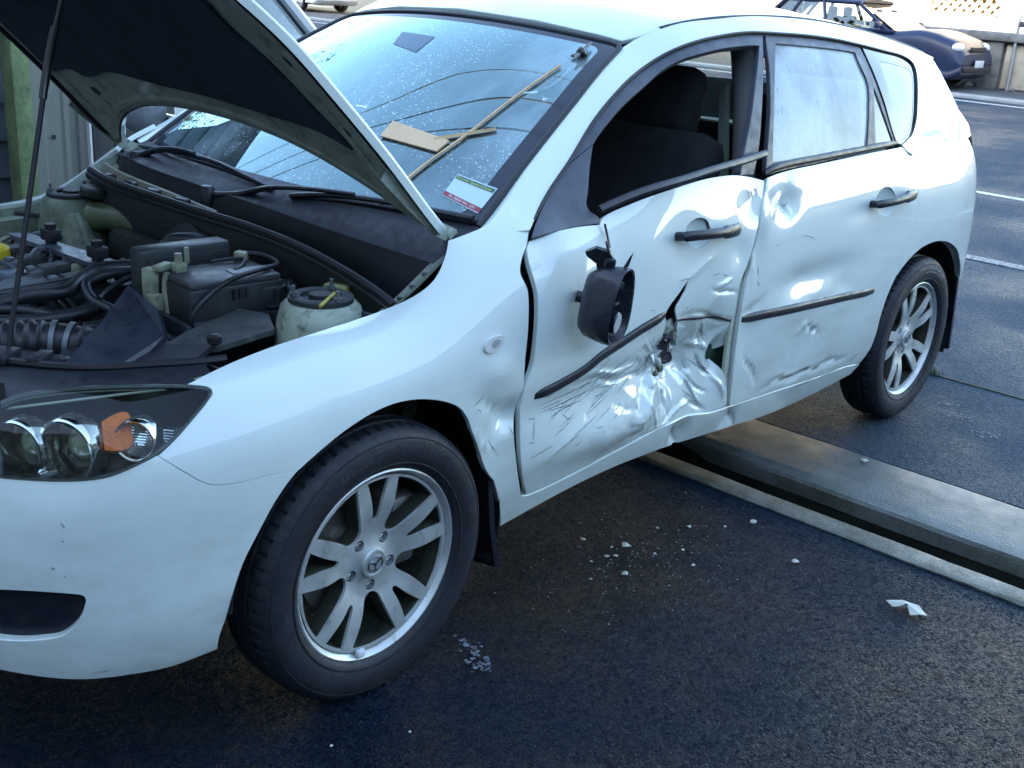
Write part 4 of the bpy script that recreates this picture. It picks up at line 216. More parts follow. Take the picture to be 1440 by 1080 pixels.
DENT = {'fender': [('g', 0.3105, 0.6867, 0.055, 0.04, 0.01), ('g', 0.363, 0.5709, 0.05, 0.035, -0.026), ('g', 0.3117, 0.5199, 0.05, 0.05, -0.008), ('c', 0.243, 0.6417, 0.3494, 0.5655, 0.018, -0.006), ('c', 0.2371, 0.5772, 0.3111, 0.4864, 0.015, 0.005), ('c', 0.3111, 0.4864, 0.383, 0.5373, 0.015, 0.005)], 'front_door': [('g', 1.1017, 0.5335, 0.16, 0.12, -0.05), ('g', 0.9003, 0.5573, 0.22, 0.07, -0.022), ('g', 1.2103, 0.5285, 0.09, 0.14, -0.018), ('g', 0.5901, 0.5556, 0.22, 0.05, -0.014), ('g', 0.6911, 0.4269, 0.25, 0.05, 0.016), ('g', 0.8648, 0.4414, 0.1, 0.06, 0.014), ('g', 1.271, 0.5262, 0.03, 0.05, -0.035), ('g', 1.0096, 0.8799, 0.1, 0.08, -0.006), ('g', 1.2781, 0.8356, 0.05, 0.05, -0.01), ('g', 1.3305, 0.9474, 0.06, 0.05, -0.008), ('g', 0.7178, 0.8558, 0.1, 0.14, -0.008), ('g', 0.4932, 0.8861, 0.07, 0.1, -0.008), ('c', 0.4571, 0.8275, 0.5811, 0.9529, 0.03, 0.004), ('c', 0.6437, 0.6016, 0.8687, 0.5806, 0.0082, 0.0095), ('c', 0.5734, 0.599, 0.9834, 0.5276, 0.0095, -0.0057), ('c', 0.987, 0.5073, 1.0395, 0.4068, 0.0068, -0.0114), ('c', 1.0523, 0.4677, 1.0485, 0.4061, 0.0061, 0.0095), ('c', 1.1212, 0.4987, 1.1943, 0.4034, 0.0054, 0.0114), ('c', 1.1083, 0.5077, 1.2303, 0.4179, 0.0061, -0.0104), ('c', 1.1754, 0.5316, 1.2517, 0.4687, 0.0061, -0.0133), ('c', 1.1848, 0.542, 1.2017, 0.597, 0.0082, -0.0114), ('c', 1.2017, 0.597, 1.1494, 0.652, 0.0082, 0.0076), ('c', 1.1208, 0.5876, 1.2212, 0.5487, 0.0095, 0.0114), ('c', 1.1187, 0.4255, 1.2272, 0.371, 0.0082, -0.0076), ('c', 1.2517, 0.4687, 1.3162, 0.3862, 0.0082, 0.0076), ('c', 0.9047, 0.4818, 0.9925, 0.3781, 0.0082, 0.0057), ('c', 1.0415, 0.5068, 0.9027, 0.5076, 0.0068, 0.0066), ('c', 0.8026, 0.438, 0.9841, 0.4018, 0.018, -0.006), ('c', 0.4848, 0.4228, 0.666, 0.4856, 0.02, 0.004), ('c', 1.162, 0.4156, 0.9925, 0.3781, 0.0068, 0.0095), ('c', 1.0362, 0.6952, 1.3077, 0.6281, 0.0095, -0.0076), ('c', 1.1575, 0.7449, 1.2864, 0.7049, 0.0068, -0.0057), ('c', 1.1813, 0.7514, 1.2586, 0.7499, 0.0068, 0.0057), ('c', 0.9796, 0.7824, 1.1723, 0.8313, 0.02, 0.004), ('c', 1.0022, 0.6605, 0.9466, 0.631, 0.0095, 0.0095), ('c', 0.8809, 0.6467, 1.0449, 0.5156, 0.0082, 0.0095)], 'rear_door': [('g', 1.5343, 0.9378, 0.06, 0.045, -0.017), ('g', 1.4083, 0.9101, 0.035, 0.05, 0.0081), ('g', 1.441, 0.9896, 0.03, 0.025, 0.0062), ('g', 1.5856, 0.9778, 0.05, 0.03, 0.005), ('g', 1.7808, 0.6918, 0.22, 0.045, -0.0136), ('g', 1.6502, 0.6951, 0.08, 0.035, -0.0062), ('g', 1.9489, 0.6377, 0.07, 0.03, -0.0056), ('g', 1.6135, 0.5992, 0.11, 0.04, 0.0074), ('g', 1.9766, 0.5644, 0.06, 0.025, 0.0043), ('g', 1.7669, 0.6357, 0.03, 0.02, 0.0043), ('g', 1.3773, 0.5716, 0.06, 0.1, -0.0099), ('g', 1.7477, 0.4778, 0.12, 0.06, -0.0062), ('g', 1.3664, 0.8048, 0.05, 0.08, -0.0074), ('g', 2.0091, 0.8573, 0.12, 0.03, -0.0037), ('c', 1.5356, 0.9315, 1.5528, 0.8967, 0.012, -0.014), ('c', 1.4459, 0.916, 1.5326, 0.9577, 0.012, 0.009), ('c', 1.3308, 0.6347, 1.4588, 0.6709, 0.014, -0.008), ('c', 1.3603, 0.8459, 1.3608, 0.7242, 0.012, 0.006), ('c', 1.5326, 0.3693, 2.099, 0.3562, 0.013, -0.01), ('c', 1.6041, 0.3897, 1.9506, 0.3559, 0.012, 0.006), ('c', 1.732, 0.5489, 1.8424, 0.4843, 0.01, -0.009), ('c', 1.6797, 0.5162, 1.7533, 0.5498, 0.012, 0.006), ('c', 1.3819, 0.5052, 1.4791, 0.3939, 0.012, -0.008)], 'sill': [('g', 1.1226, 0.3162, 0.05, 0.05, -0.02), ('c', 1.0869, 0.3539, 1.1375, 0.2739, 0.012, -0.016), ('g', 1.389, 0.3001, 0.04, 0.04, -0.012), ('c', 1.3695, 0.3397, 1.4494, 0.2557, 0.01, -0.008)]}
SCRATCH = {'front_door':[[(0.479,3.4618),(0.4971,3.4657),(0.5153,3.4699),(0.5336,3.4744),(0.552,3.4793),(0.5704,3.4846),(0.5889,3.4904),(0.6073,3.4982),(0.6258,3.507),(0.6444,3.5166),(0.6633,3.5254),(0.6836,3.5296),(0.7069,3.5232),(0.7264,3.5254),(0.7435,3.5272),(0.7651,3.5079),(0.7971,3.4442)],[(0.4737,3.3231),(0.4922,3.3263),(0.5108,3.3301),(0.5295,3.3346),(0.5483,3.3397),(0.5671,3.3456),(0.5859,3.3523),(0.6048,3.3598),(0.6237,3.368),(0.6427,3.3769),(0.6618,3.3864),(0.6809,3.3965),(0.7002,3.4071),(0.7201,3.4167)],[(0.4865,3.3848),(0.5055,3.3893),(0.5246,3.3942),(0.5438,3.3995),(0.563,3.4055)],[(0.5134,3.178),(0.5305,3.2005),(0.5481,3.2207),(0.566,3.2384),(0.5844,3.2531),(0.6033,3.2642),(0.6227,3.2703),(0.6429,3.2699)],[(0.5091,3.306),(0.5311,3.2955),(0.5531,3.2856),(0.5753,3.2763),(0.5976,3.2676),(0.62,3.2592)],[(0.5622,3.165),(0.5864,3.0274)],[(0.7061,3.3764),(0.7287,3.3619),(0.7524,3.3448),(0.776,3.3287),(0.7988,3.3157)],[(0.4449,2.5457),(0.4614,2.5726),(0.4781,2.5993),(0.4949,2.6255),(0.512,2.6511),(0.5292,2.6767)],[(0.5516,2.5794),(0.5673,2.6217),(0.5841,2.6591),(0.6013,2.6947),(0.6189,2.7289)],[(0.6842,2.7215),(0.7122,2.7161)],[(0.6029,2.508),(0.6283,2.5781)],[(0.7527,2.767),(0.7718,2.8233)],[(0.6943,3.2359),(0.7302,3.2519)],[(0.4873,3.5732),(0.5032,3.588),(0.519,3.6034),(0.5347,3.6194),(0.5505,3.6361)],[(0.9941,5.08),(1.0246,5.0828),(1.0577,5.081)],[(0.8257,3.6231),(0.8355,3.7277)],[(0.8919,3.6742),(0.9374,3.4856),(0.9771,3.3103)],[(0.9338,3.3219),(0.9623,3.3506),(0.9803,3.4094)],[(0.9539,3.2184),(0.9811,3.2557),(1.0004,3.3165)],[(0.8992,3.949),(0.9225,3.7694),(0.9485,3.5861)],[(1.1593,3.9289),(1.1806,3.7696),(1.2066,3.6013),(1.218,3.4659)],[(1.1639,3.8385),(1.2021,3.67),(1.2265,3.5335)],[(1.1536,3.7681),(1.1839,3.5998),(1.2019,3.4597),(1.2186,3.3211)],[(1.1664,3.2356),(1.1853,3.1461),(1.2141,3.0264),(1.2146,2.9857),(1.2317,2.9002),(1.2472,2.8204),(1.2585,2.7539)],[(1.2177,2.9724),(1.2227,2.9245),(1.24,2.843),(1.2513,2.7801),(1.2636,2.7151)],[(1.183,3.1172),(1.2209,2.9839),(1.2279,2.939),(1.254,2.8413)],[(1.1538,4.9887),(1.1886,5.0136)],[(1.2042,4.9599),(1.235,4.8882)],[(1.1625,4.0413),(1.1995,3.9897),(1.2276,3.9598),(1.2481,3.9475),(1.2707,3.9307),(1.2942,3.9122)],[(1.0045,4.1938),(1.0312,4.1704),(1.0596,4.1433),(1.0877,4.1169),(1.1147,4.0926),(1.1411,4.0689),(1.1724,4.0326),(1.2049,3.9917),(1.226,3.9737),(1.2455,3.9523),(1.2681,3.9036)],[(1.3348,7.2978),(1.3459,6.9979)],[(1.3495,7.3298),(1.3595,7.0292)],[(1.3639,7.3621),(1.3862,7.0923)],[(1.3818,7.3904),(1.3769,7.2247),(1.3728,7.0608)],[(0.9478,3.9869),(0.9486,3.8876),(0.9667,3.7468),(0.9801,3.6187),(0.981,3.5225)],[(0.9405,3.9108),(0.9541,3.7395),(0.9523,3.6097)],[(1.0359,3.3433),(1.0668,3.2421),(1.0925,3.1535)],[(1.1387,3.1846),(1.1503,3.0637),(1.1596,2.9473)],[(1.1125,2.6919),(1.132,2.5992),(1.1518,2.5046),(1.1708,2.411),(1.1924,2.3056),(1.2173,2.1828),(1.2383,2.0686)],[(1.2735,1.8383),(1.3059,1.8304),(1.3397,1.8179)],[(1.1439,3.249),(1.1657,3.1506),(1.1844,3.0586),(1.2075,2.9521),(1.2272,2.8575)],[(0.4338,3.3017),(0.4604,3.2751)],[(0.4577,3.2559),(0.4566,3.1664),(0.4553,3.0753),(0.4544,2.9801),(0.4539,2.8811)],[(0.439,2.8697),(0.4566,2.849)],[(0.8163,3.4226),(0.8461,3.4024),(0.8721,3.3939),(0.9003,3.3805)],[(0.9729,3.1605),(0.9778,3.0887),(1.0111,2.9845),(1.0403,2.9529),(1.0665,2.9534)],[(0.9077,3.532),(0.9213,3.5789),(0.928,3.6444)]],'rear_door':[[(1.6288,5.4951),(1.6718,5.424),(1.7111,5.27)],[(1.4816,5.4028),(1.4905,5.351)],[(1.3951,4.968),(1.3965,4.8292),(1.3981,4.6948)],[(1.3928,4.5873),(1.4101,4.4569)],[(2.1338,1.6276),(2.1573,1.7628),(2.182,1.8854)],[(1.7082,1.4843),(1.7354,1.5025),(1.7629,1.5206),(1.7907,1.5387),(1.8188,1.5566),(1.8473,1.5745),(1.8761,1.5923)],[(1.7802,1.4916),(1.8119,1.4941),(1.844,1.4966),(1.8765,1.499),(1.9095,1.5013),(1.9428,1.5037),(1.9765,1.5062),(2.0107,1.5088),(2.0453,1.5113),(2.0803,1.5139)],[(1.4379,6.8844),(1.4689,7.0946)],[(1.539,6.4858),(1.5642,6.6503)]],'bumper':[[(-0.6237,1.2092),(-0.6147,1.1959),(-0.6057,1.1803),(-0.5966,1.1633)],[(-0.664,4.1317),(-0.6559,4.0164)],[(-0.6641,3.779),(-0.6594,3.7455)],[(-0.6833,3.3057),(-0.6763,3.2728)],[(-0.6628,3.1285),(-0.6606,3.1)],[(-0.6433,5.7434),(-0.6381,5.6874)]],'fender':[[(0.2371,3.9602),(0.2554,4.0035),(0.2695,4.0658)],[(0.254,3.876),(0.264,3.7865)],[(0.3715,3.2858),(0.3768,3.1959),(0.3872,3.0825)],[(0.2985,3.2079),(0.3111,3.086),(0.3215,2.9715),(0.3357,2.8368)]]}
LAMPC=DATA['LAMPC'];LAMPA=DATA['LAMPA'];CABLE=DATA['CABLE']
# ------------------------------------------------------------------ helpers
def tag(o, label=None, cat=None, group=None, kind=None):
    if label: o['label'] = label
    if cat: o['category'] = cat
    if group: o['group'] = group
    if kind: o['kind'] = kind
    return o
def empty(name, loc=(0, 0, 0), label=None, cat=None, group=None, rz=0, parent=None):
    o = bpy.data.objects.new(name, None); COL.objects.link(o); o.location = loc; o.rotation_euler = (0, 0, rz)
    o.empty_display_size = .1
    if parent: o.parent = parent
    return tag(o, label, cat, group)
def mesh(name, V, F, m, parent=None, smooth=True, normals=None, sharp=None, loc=None):
    me = bpy.data.meshes.new(name); me.from_pydata([tuple(map(float, v)) for v in V], [], [tuple(f) for f in F]); me.update()
    for mm in (m if isinstance(m, (list, tuple)) else [m]): me.materials.append(mm)
    if smooth: me.polygons.foreach_set('use_smooth', [True] * len(me.polygons))
    if normals is not None: me.normals_split_custom_set_from_vertices([tuple(map(float, n)) for n in normals])
    elif smooth and sharp: me.set_sharp_from_angle(angle=rad(sharp))
    o = bpy.data.objects.new(name, me); COL.objects.link(o)
    if parent: o.parent = parent
    if loc: o.location = loc
    return o
class MB:
    """collects simple shapes for ONE mesh"""
    def __init__(s): s.V = []; s.F = []
    def add(s, V, F):
        b = len(s.V); s.V += [tuple(map(float, v)) for v in V]; s.F += [tuple(i + b for i in f) for f in F]; return s
    def box(s, c, d, rz=0, bev=0, M=None):
        x, y, z = (v / 2 for v in d)
        bm = bmesh.new(); bmesh.ops.create_cube(bm, size=1)
        for v in bm.verts: v.co = (v.co.x * d[0], v.co.y * d[1], v.co.z * d[2])
        if bev: bmesh.ops.bevel(bm, geom=bm.edges[:], offset=bev, segments=2, affect='EDGES', profile=.5)
        R = (M.to_3x3() if M else Matrix.Rotation(rz, 3, 'Z'))
        bm.verts.ensure_lookup_table(); bm.verts.index_update()
        s.add([R @ v.co + Vector(c) for v in bm.verts], [[v.index for v in f.verts] for f in bm.faces]); bm.free(); return s
    def tube(s, pts, r, n=8, cap=True, smooth=0):
        P = [Vector(q) for q in pts]
        if smooth:
            A = hermite(np.arange(len(P)), np.array([list(q) for q in P]), np.linspace(0, len(P) - 1, (len(P) - 1) * smooth + 1)); 
            R0 = r if hasattr(r, '__len__') else None
            if R0 is not None: r = list(np.interp(np.linspace(0, len(P) - 1, len(A)), np.arange(len(P)), R0))
            P = [Vector(a) for a in A]
        V = []; F = []; t0 = None; nrm = None
        for i, q in enumerate(P):
            t = (P[min(i + 1, len(P) - 1)] - P[max(i - 1, 0)]).normalized()
            if nrm is None: nrm = t.orthogonal().normalized()
            nrm = (nrm - t * nrm.dot(t)).normalized(); b = t.cross(nrm)
            rr = r[i] if hasattr(r, '__len__') else r
            for k in range(n):
                a = 2 * math.pi * k / n; V.append(q + (nrm * math.cos(a) + b * math.sin(a)) * rr)
        for i in range(len(P) - 1):
            for k in range(n): F.append((i * n + k, i * n + (k + 1) % n, (i + 1) * n + (k + 1) % n, (i + 1) * n + k))
        if cap: F.append(tuple(range(n))[::-1]); F.append(tuple((len(P) - 1) * n + k for k in range(n)))
        return s.add(V, F)
    def cyl(s, c, r, h, axis='Z', n=20, r2=None):
        r2 = r if r2 is None else r2
        d = {'X': Vector((1, 0, 0)), 'Y': Vector((0, 1, 0)), 'Z': Vector((0, 0, 1))}[axis] if isinstance(axis, str) else Vector(axis).normalized()
        c = Vector(c); return s.tube([c, c + d * h], [r, r2], n)
    def lathe(s, prof, c, axis, n=32, a0=0, a1=None):
        """prof: (radius, height along axis)"""
        ax = Vector(axis).normalized(); e1 = ax.orthogonal().normalized(); e2 = ax.cross(e1); c = Vector(c)
        V = [];F = []
        for r, h in prof:
            for k in range(n):
                a = 2 * math.pi * k / n; V.append(c + ax * h + (e1 * math.cos(a) + e2 * math.sin(a)) * r)
        for i in range(len(prof) - 1):
            for k in range(n): F.append((i * n + k, i * n + (k + 1) % n, (i + 1) * n + (k + 1) % n, (i + 1) * n + k))
        return s.add(V, F)
    def prism(s, pts, d):
        """closed polygon of 3-D points extruded by vector d"""
        n = len(pts); P = [Vector(q) for q in pts]; d = Vector(d)
        return s.add(P + [q + d for q in P], [tuple(range(n))[::-1], tuple(range(n, 2 * n))] + [(i, (i + 1) % n, (i + 1) % n + n, i + n) for i in range(n)])
    def build(s, name, m, parent=None, smooth=True, sharp=40, loc=None):
        bm = bmesh.new(); 
        o = mesh(name, s.V, s.F, m, parent, False, loc=loc)
        bm.from_mesh(o.data); bmesh.ops.recalc_face_normals(bm, faces=bm.faces[:]); bm.to_mesh(o.data); bm.free()
        if smooth:
            o.data.polygons.foreach_set('use_smooth', [True] * len(o.data.polygons)); o.data.set_sharp_from_angle(angle=rad(sharp))
        return o
def inside(Q, pts):
    """points (n,2) inside polygon Q (m,2)"""
    x, y = pts[:, 0][:, None], pts[:, 1][:, None]
    x1, y1 = Q[:, 0], Q[:, 1]; x2, y2 = np.roll(x1, -1), np.roll(y1, -1)
    with np.errstate(divide='ignore', invalid='ignore'):
        c = ((y1 > y) != (y2 > y)) & (x < (x2 - x1) * (y - y1) / (y2 - y1) + x1)
    return c.sum(1) % 2 == 1
US = .1      # one row step of a body surface is about 0.1 m
def dist_to(Q, pts, closed=True):
    A = Q; B = np.roll(Q, -1, 0)
    if not closed: A = A[:-1]; B = B[:-1]
    d = np.full(len(pts), 1e9)
    for a, b in zip(A, B):
        ab = b - a; t = np.clip(((pts - a) @ ab) / (ab @ ab + 1e-12), 0, 1)
        d = np.minimum(d, np.linalg.norm(pts - a - t[:, None] * ab, axis=1))
    return d
def triangulate(polys, res, extra=None):
    """polys[0] outer, the rest holes; (n,2) arrays -> verts, tris, boundary loops"""
    allp = np.concatenate(polys); Q = polys[0]
    lo = Q.min(0); hi = Q.max(0)
    gx = np.arange(lo[0], hi[0] + res, res); gy = np.arange(lo[1], hi[1] + res, res * .866)
    X, Y = np.meshgrid(gx, gy); X = X + (np.arange(len(gy)) % 2)[:, None] * res / 2
    pts = np.stack([X.ravel(), Y.ravel()], 1)
    if extra is not None: pts = np.concatenate([pts, extra])
    m = inside(Q, pts)
    for h in polys[1:]: m &= ~inside(h, pts)
    pts = pts[m]
    for q in polys: pts = pts[dist_to(q, pts) > res * .45]
    V = np.concatenate([allp, pts]); E = []; b = 0; loops = []
    for q in polys:
        n = len(q); E += [(b + i, b + (i + 1) % n) for i in range(n)]; b += n
    r = delaunay_2d_cdt([Vector(v) for v in V], E, [], 0, 1e-7)
    ov = np.array([list(v) for v in r[0]]); tri = np.array([f for f in r[2] if len(f) == 3]); back = r[3]
    c = ov[tri].mean(1); m = inside(Q, c)
    for h in polys[1:]: m &= ~inside(h, c)
    tri = tri[m]
    orig = {}
    for i, l in enumerate(back):
        for k in l: orig[k] = i
    b = 0
    for q in polys:
        loops.append([orig[b + i] for i in range(len(q))]); b += len(q)
    a = ov[tri]; ar = (a[:, 1, 0] - a[:, 0, 0]) * (a[:, 2, 1] - a[:, 0, 1]) - (a[:, 2, 0] - a[:, 0, 0]) * (a[:, 1, 1] - a[:, 0, 1])
    tri[ar < 0] = tri[ar < 0][:, ::-1]
    return ov, tri, loops
def panel(name, S, pts, m, parent, res=.02, off=0., flange=.014, holes=(), disp=None, flip=False, hole_flange=None, us=US, sharp=None, tri=None):
    """sheet-metal panel cut from a body surface: outline pts in surface coordinates, edges turned in"""
    k = np.array([1, us]); polys = [np.array(pts, float) * k] + [np.array(h, float) * k for h in holes]
    ov, T, loops = triangulate(polys, res)
    s, u = ov[:, 0], ov[:, 1] / us
    sg = -1 if flip else 1
    def pos(s, u):
        P = S.ev(s, u); N = S.nrm(s, u) * sg
        d = off + (disp(P) if disp else 0)
        return P + N * np.broadcast_to(np.asarray(d, float), (len(P),))[:, None]
    P = pos(s, u); e = 2e-3
    a = pos(s + e, u) - pos(s - e, u); b = pos(s, u + e / us) - pos(s, u - e / us)
    N = np.cross(a, b) * sg; N /= np.linalg.norm(N, axis=1)[:, None]
    F = [tuple(t) if not flip else tuple(t[::-1]) for t in T]; V = list(P); NN = list(N)
    if flange:
        for li, lp in enumerate(loops):
            fl = flange if li == 0 else (hole_flange if hole_flange is not None else flange)
            if not fl: continue
            n = len(lp); b0 = len(V)
            Q = polys[li]; ar = (Q[:, 0] * np.roll(Q[:, 1], -1) - Q[:, 1] * np.roll(Q[:, 0], -1)).sum()
            ccw = (ar > 0) ^ flip ^ (li > 0)
            L_ = lp if ccw else lp[::-1]
            for i in range(n):
                p0, p1, p2 = P[L_[i - 1]], P[L_[i]], P[L_[(i + 1) % n]]
                t = p2 - p0; nn = np.cross(t, N[L_[i]]); nn /= np.linalg.norm(nn) + 1e-9
                n1 = nn + N[L_[i]] * 1.0; n1 /= np.linalg.norm(n1)
                V.append(p1); NN.append(n1)
                V.append(p1 - N[L_[i]] * fl * .3 + nn * .0008); NN.append(nn)
                V.append(p1 - N[L_[i]] * fl); NN.append(nn)
            for i in range(n):
                j = (i + 1) % n
                for q in (0, 1): F.append((b0 + 3 * i + q, b0 + 3 * i + q + 1, b0 + 3 * j + q + 1, b0 + 3 * j + q))
    return mesh(name, V, F, m, parent, True, NN)
def strip(name, S, line, width, height, m, parent, flip=False, disp=None, us=US, ends=True, off=0.0, wf=None):
    """raised moulding that follows a surface line; rounded cross-section"""
    L_ = np.array(line, float); s, u = L_[:, 0], L_[:, 1]; sg = -1 if flip else 1
    P = S.ev(s, u); N = S.nrm(s, u) * sg
    if disp: P = P + N * disp(P)[:, None]
    T = np.gradient(P, axis=0); T /= np.linalg.norm(T, axis=1)[:, None]; B = np.cross(N, T)
    n = len(P); prof = [(-.5, -.004 / max(height, 1e-4)), (-.5, .5), (-.38, .9), (-.15, 1), (.15, 1), (.38, .9), (.5, .5), (.5, -.004 / max(height, 1e-4))]
    V = []; F = []
    for i in range(n):
        k = 1.0
        if ends: k = min(1, .25 + .75 * min(i, n - 1 - i) / 2.5)
        ww = width * (wf[i] if wf is not None else 1)
        for a, h in prof: V.append(P[i] + B[i] * a * ww * (.55 + .45 * k) + N[i] * (off + h * height * k))
    q = len(prof)
    for i in range(n - 1):
        for j in range(q): F.append((i * q + j, i * q + (j + 1) % q, (i + 1) * q + (j + 1) % q, (i + 1) * q + j))
    F.append(tuple(range(q))); F.append(tuple((n - 1) * q + j for j in range(q)))
    b = MB(); b.add(V, F); return b.build(name, m, parent, sharp=50)
def mirror_copy(o, parent=None):
    """the same panel on the far side of the car"""
    me = o.data.copy(); c = bpy.data.objects.new(o.name.split('.')[0], me); COL.objects.link(c)
    n = len(me.vertices); co = np.empty(n * 3); me.vertices.foreach_get('co', co); co = co.reshape(-1, 3); co[:, 1] *= -1
    me.vertices.foreach_set('co', co.ravel()); me.flip_normals(); me.update()
    if parent: c.parent = parent
    return c
# ------------------------------------------------------------------ materials
def mat(name, col=(.5, .5, .5), rough=.5, metal=0, spec=.5, coat=0, coat_r=.03, **k):
    m = bpy.data.materials.new(name); m.use_nodes = True; b = m.node_tree.nodes['Principled BSDF']
    b.inputs['Base Color'].default_value = (*col, 1); b.inputs['Roughness'].default_value = rough; b.inputs['Metallic'].default_value = metal
    b.inputs['Specular IOR Level'].default_value = spec; b.inputs['Coat Weight'].default_value = coat; b.inputs['Coat Roughness'].default_value = coat_r
    return m
def nodes(m): return m.node_tree.nodes, m.node_tree.links, m.node_tree.nodes['Principled BSDF']
def nd(N, t, **k):
    n = N.new(t)
    for a, v in k.items():
        if a.startswith('i_'):
            q = a[2:]; q = int(q) if q.isdigit() else q.replace('_', ' '); n.inputs[q].default_value = v
        else: setattr(n, a, v)
    return n
def noise(N, L, scale, detail=4, rough=.55, vec=None, stretch=None, co='Object'):
    tc = nd(N, 'ShaderNodeTexCoord'); src = tc.outputs[co]
    if stretch:
        mp = nd(N, 'ShaderNodeMapping'); mp.inputs['Scale'].default_value = stretch; L.new(src, mp.inputs[0]); src = mp.outputs[0]
    n = nd(N, 'ShaderNodeTexNoise', i_Scale=scale, i_Detail=detail, i_Roughness=rough); L.new(src, n.inputs['Vector']); return n
def ramp(N, L, src, stops):
    r = nd(N, 'ShaderNodeValToRGB'); e = r.color_ramp.elements
    while len(e) > 2: e.remove(e[-1])
    for i, (p, c) in enumerate(stops):
        if i >= 2: e.new(p)
        e[i].position = p; c = (c, c, c) if not hasattr(c, '__len__') else c; e[i].color = (*c, 1)
    L.new(src, r.inputs[0]); return r
def mixc(N, L, fac, a, b, typ='MIX'):
    x = nd(N, 'ShaderNodeMix', data_type='RGBA', blend_type=typ)
    for i, v in ((0, fac), (6, a), (7, b)):
        if hasattr(v, 'links') or hasattr(v, 'node'): L.new(v, x.inputs[i])
        else: x.inputs[i].default_value = v if i == 0 else (*v, 1)
    return x.outputs[2]
def bump(N, L, h, strength, dist, bsdf, chain=None):
    b = nd(N, 'ShaderNodeBump', i_Strength=strength, i_Distance=dist); L.new(h, b.inputs['Height'])
    if chain: L.new(chain, b.inputs['Normal'])
    L.new(b.outputs[0], bsdf.inputs['Normal']); return b.outputs[0]
def varied(name, col, rough, var=.25, scale=6, dirt=None, dirt_at=(.5, .75), bs=0, bscale=200, metal=0, spec=.5, coat=0, stretch=None):
    """plain colour with uneven wear: brightness varies, optional dirt patches, optional fine relief"""
    m = mat(name, col, rough, metal, spec, coat); N, L, B = nodes(m)
    n = noise(N, L, scale, 6, .6, stretch=stretch)
    r = ramp(N, L, n.outputs[0], [(.3, tuple(c * (1 - var) for c in col)), (.7, tuple(min(1, c * (1 + var)) for c in col))]); c = r.outputs[0]
    if dirt:
        n2 = noise(N, L, scale * 2.7, 8, .7, stretch=stretch); d = ramp(N, L, n2.outputs[0], [(dirt_at[0], 0), (dirt_at[1], 1)])
        c = mixc(N, L, d.outputs[0], c, dirt)
    L.new(c, B.inputs['Base Color'])
    n3 = noise(N, L, scale * 4, 5, .6); rr = ramp(N, L, n3.outputs[0], [(.3, max(0, rough - .12)), (.7, min(1, rough + .12))]); L.new(rr.outputs[0], B.inputs['Roughness'])
    if bs:
        n4 = noise(N, L, bscale, 3, .6); bump(N, L, n4.outputs[0], bs, .01, B)
    return m
def glass(name, tint=(.8, .86, .86), fog=0., fogcol=(.7, .75, .78), ior=1.52, boost=1.0, fogmask=None, fogrough=None, gtint=(1, 1, 1)):
    """thin pane: tinted transmission + mirror reflection, optional condensation film"""
    m = bpy.data.materials.new(name); m.use_nodes = True; N, L = m.node_tree.nodes, m.node_tree.links; N.clear()
    out = nd(N, 'ShaderNodeOutputMaterial'); tr = nd(N, 'ShaderNodeBsdfTransparent'); tr.inputs[0].default_value = (*tint, 1)
    gl = nd(N, 'ShaderNodeBsdfGlossy', i_Roughness=0.0); gl.inputs[0].default_value = (*gtint, 1)
    fr = nd(N, 'ShaderNodeFresnel', i_IOR=ior); mu = nd(N, 'ShaderNodeMath', operation='MULTIPLY', use_clamp=True); L.new(fr.outputs[0], mu.inputs[0]); mu.inputs[1].default_value = boost
    base = tr.outputs[0]
    if fog or fogmask:
        df = nd(N, 'ShaderNodeBsdfDiffuse'); df.inputs[0].default_value = (*fogcol, 1)
        tl = nd(N, 'ShaderNodeBsdfTranslucent'); tl.inputs[0].default_value = (*fogcol, 1)
        a = nd(N, 'ShaderNodeMixShader', i_0=.25); L.new(df.outputs[0], a.inputs[1]); L.new(tl.outputs[0], a.inputs[2])
        x = nd(N, 'ShaderNodeMixShader', i_0=fog); L.new(tr.outputs[0], x.inputs[1]); L.new(a.outputs[0], x.inputs[2])
        if fogmask: L.new(fogmask(N, L), x.inputs[0])
        base = x.outputs[0]
    mx = nd(N, 'ShaderNodeMixShader'); L.new(mu.outputs[0], mx.inputs[0]); L.new(base, mx.inputs[1]); L.new(gl.outputs[0], mx.inputs[2]); L.new(mx.outputs[0], out.inputs[0])
    m['gl'] = 1
    return m
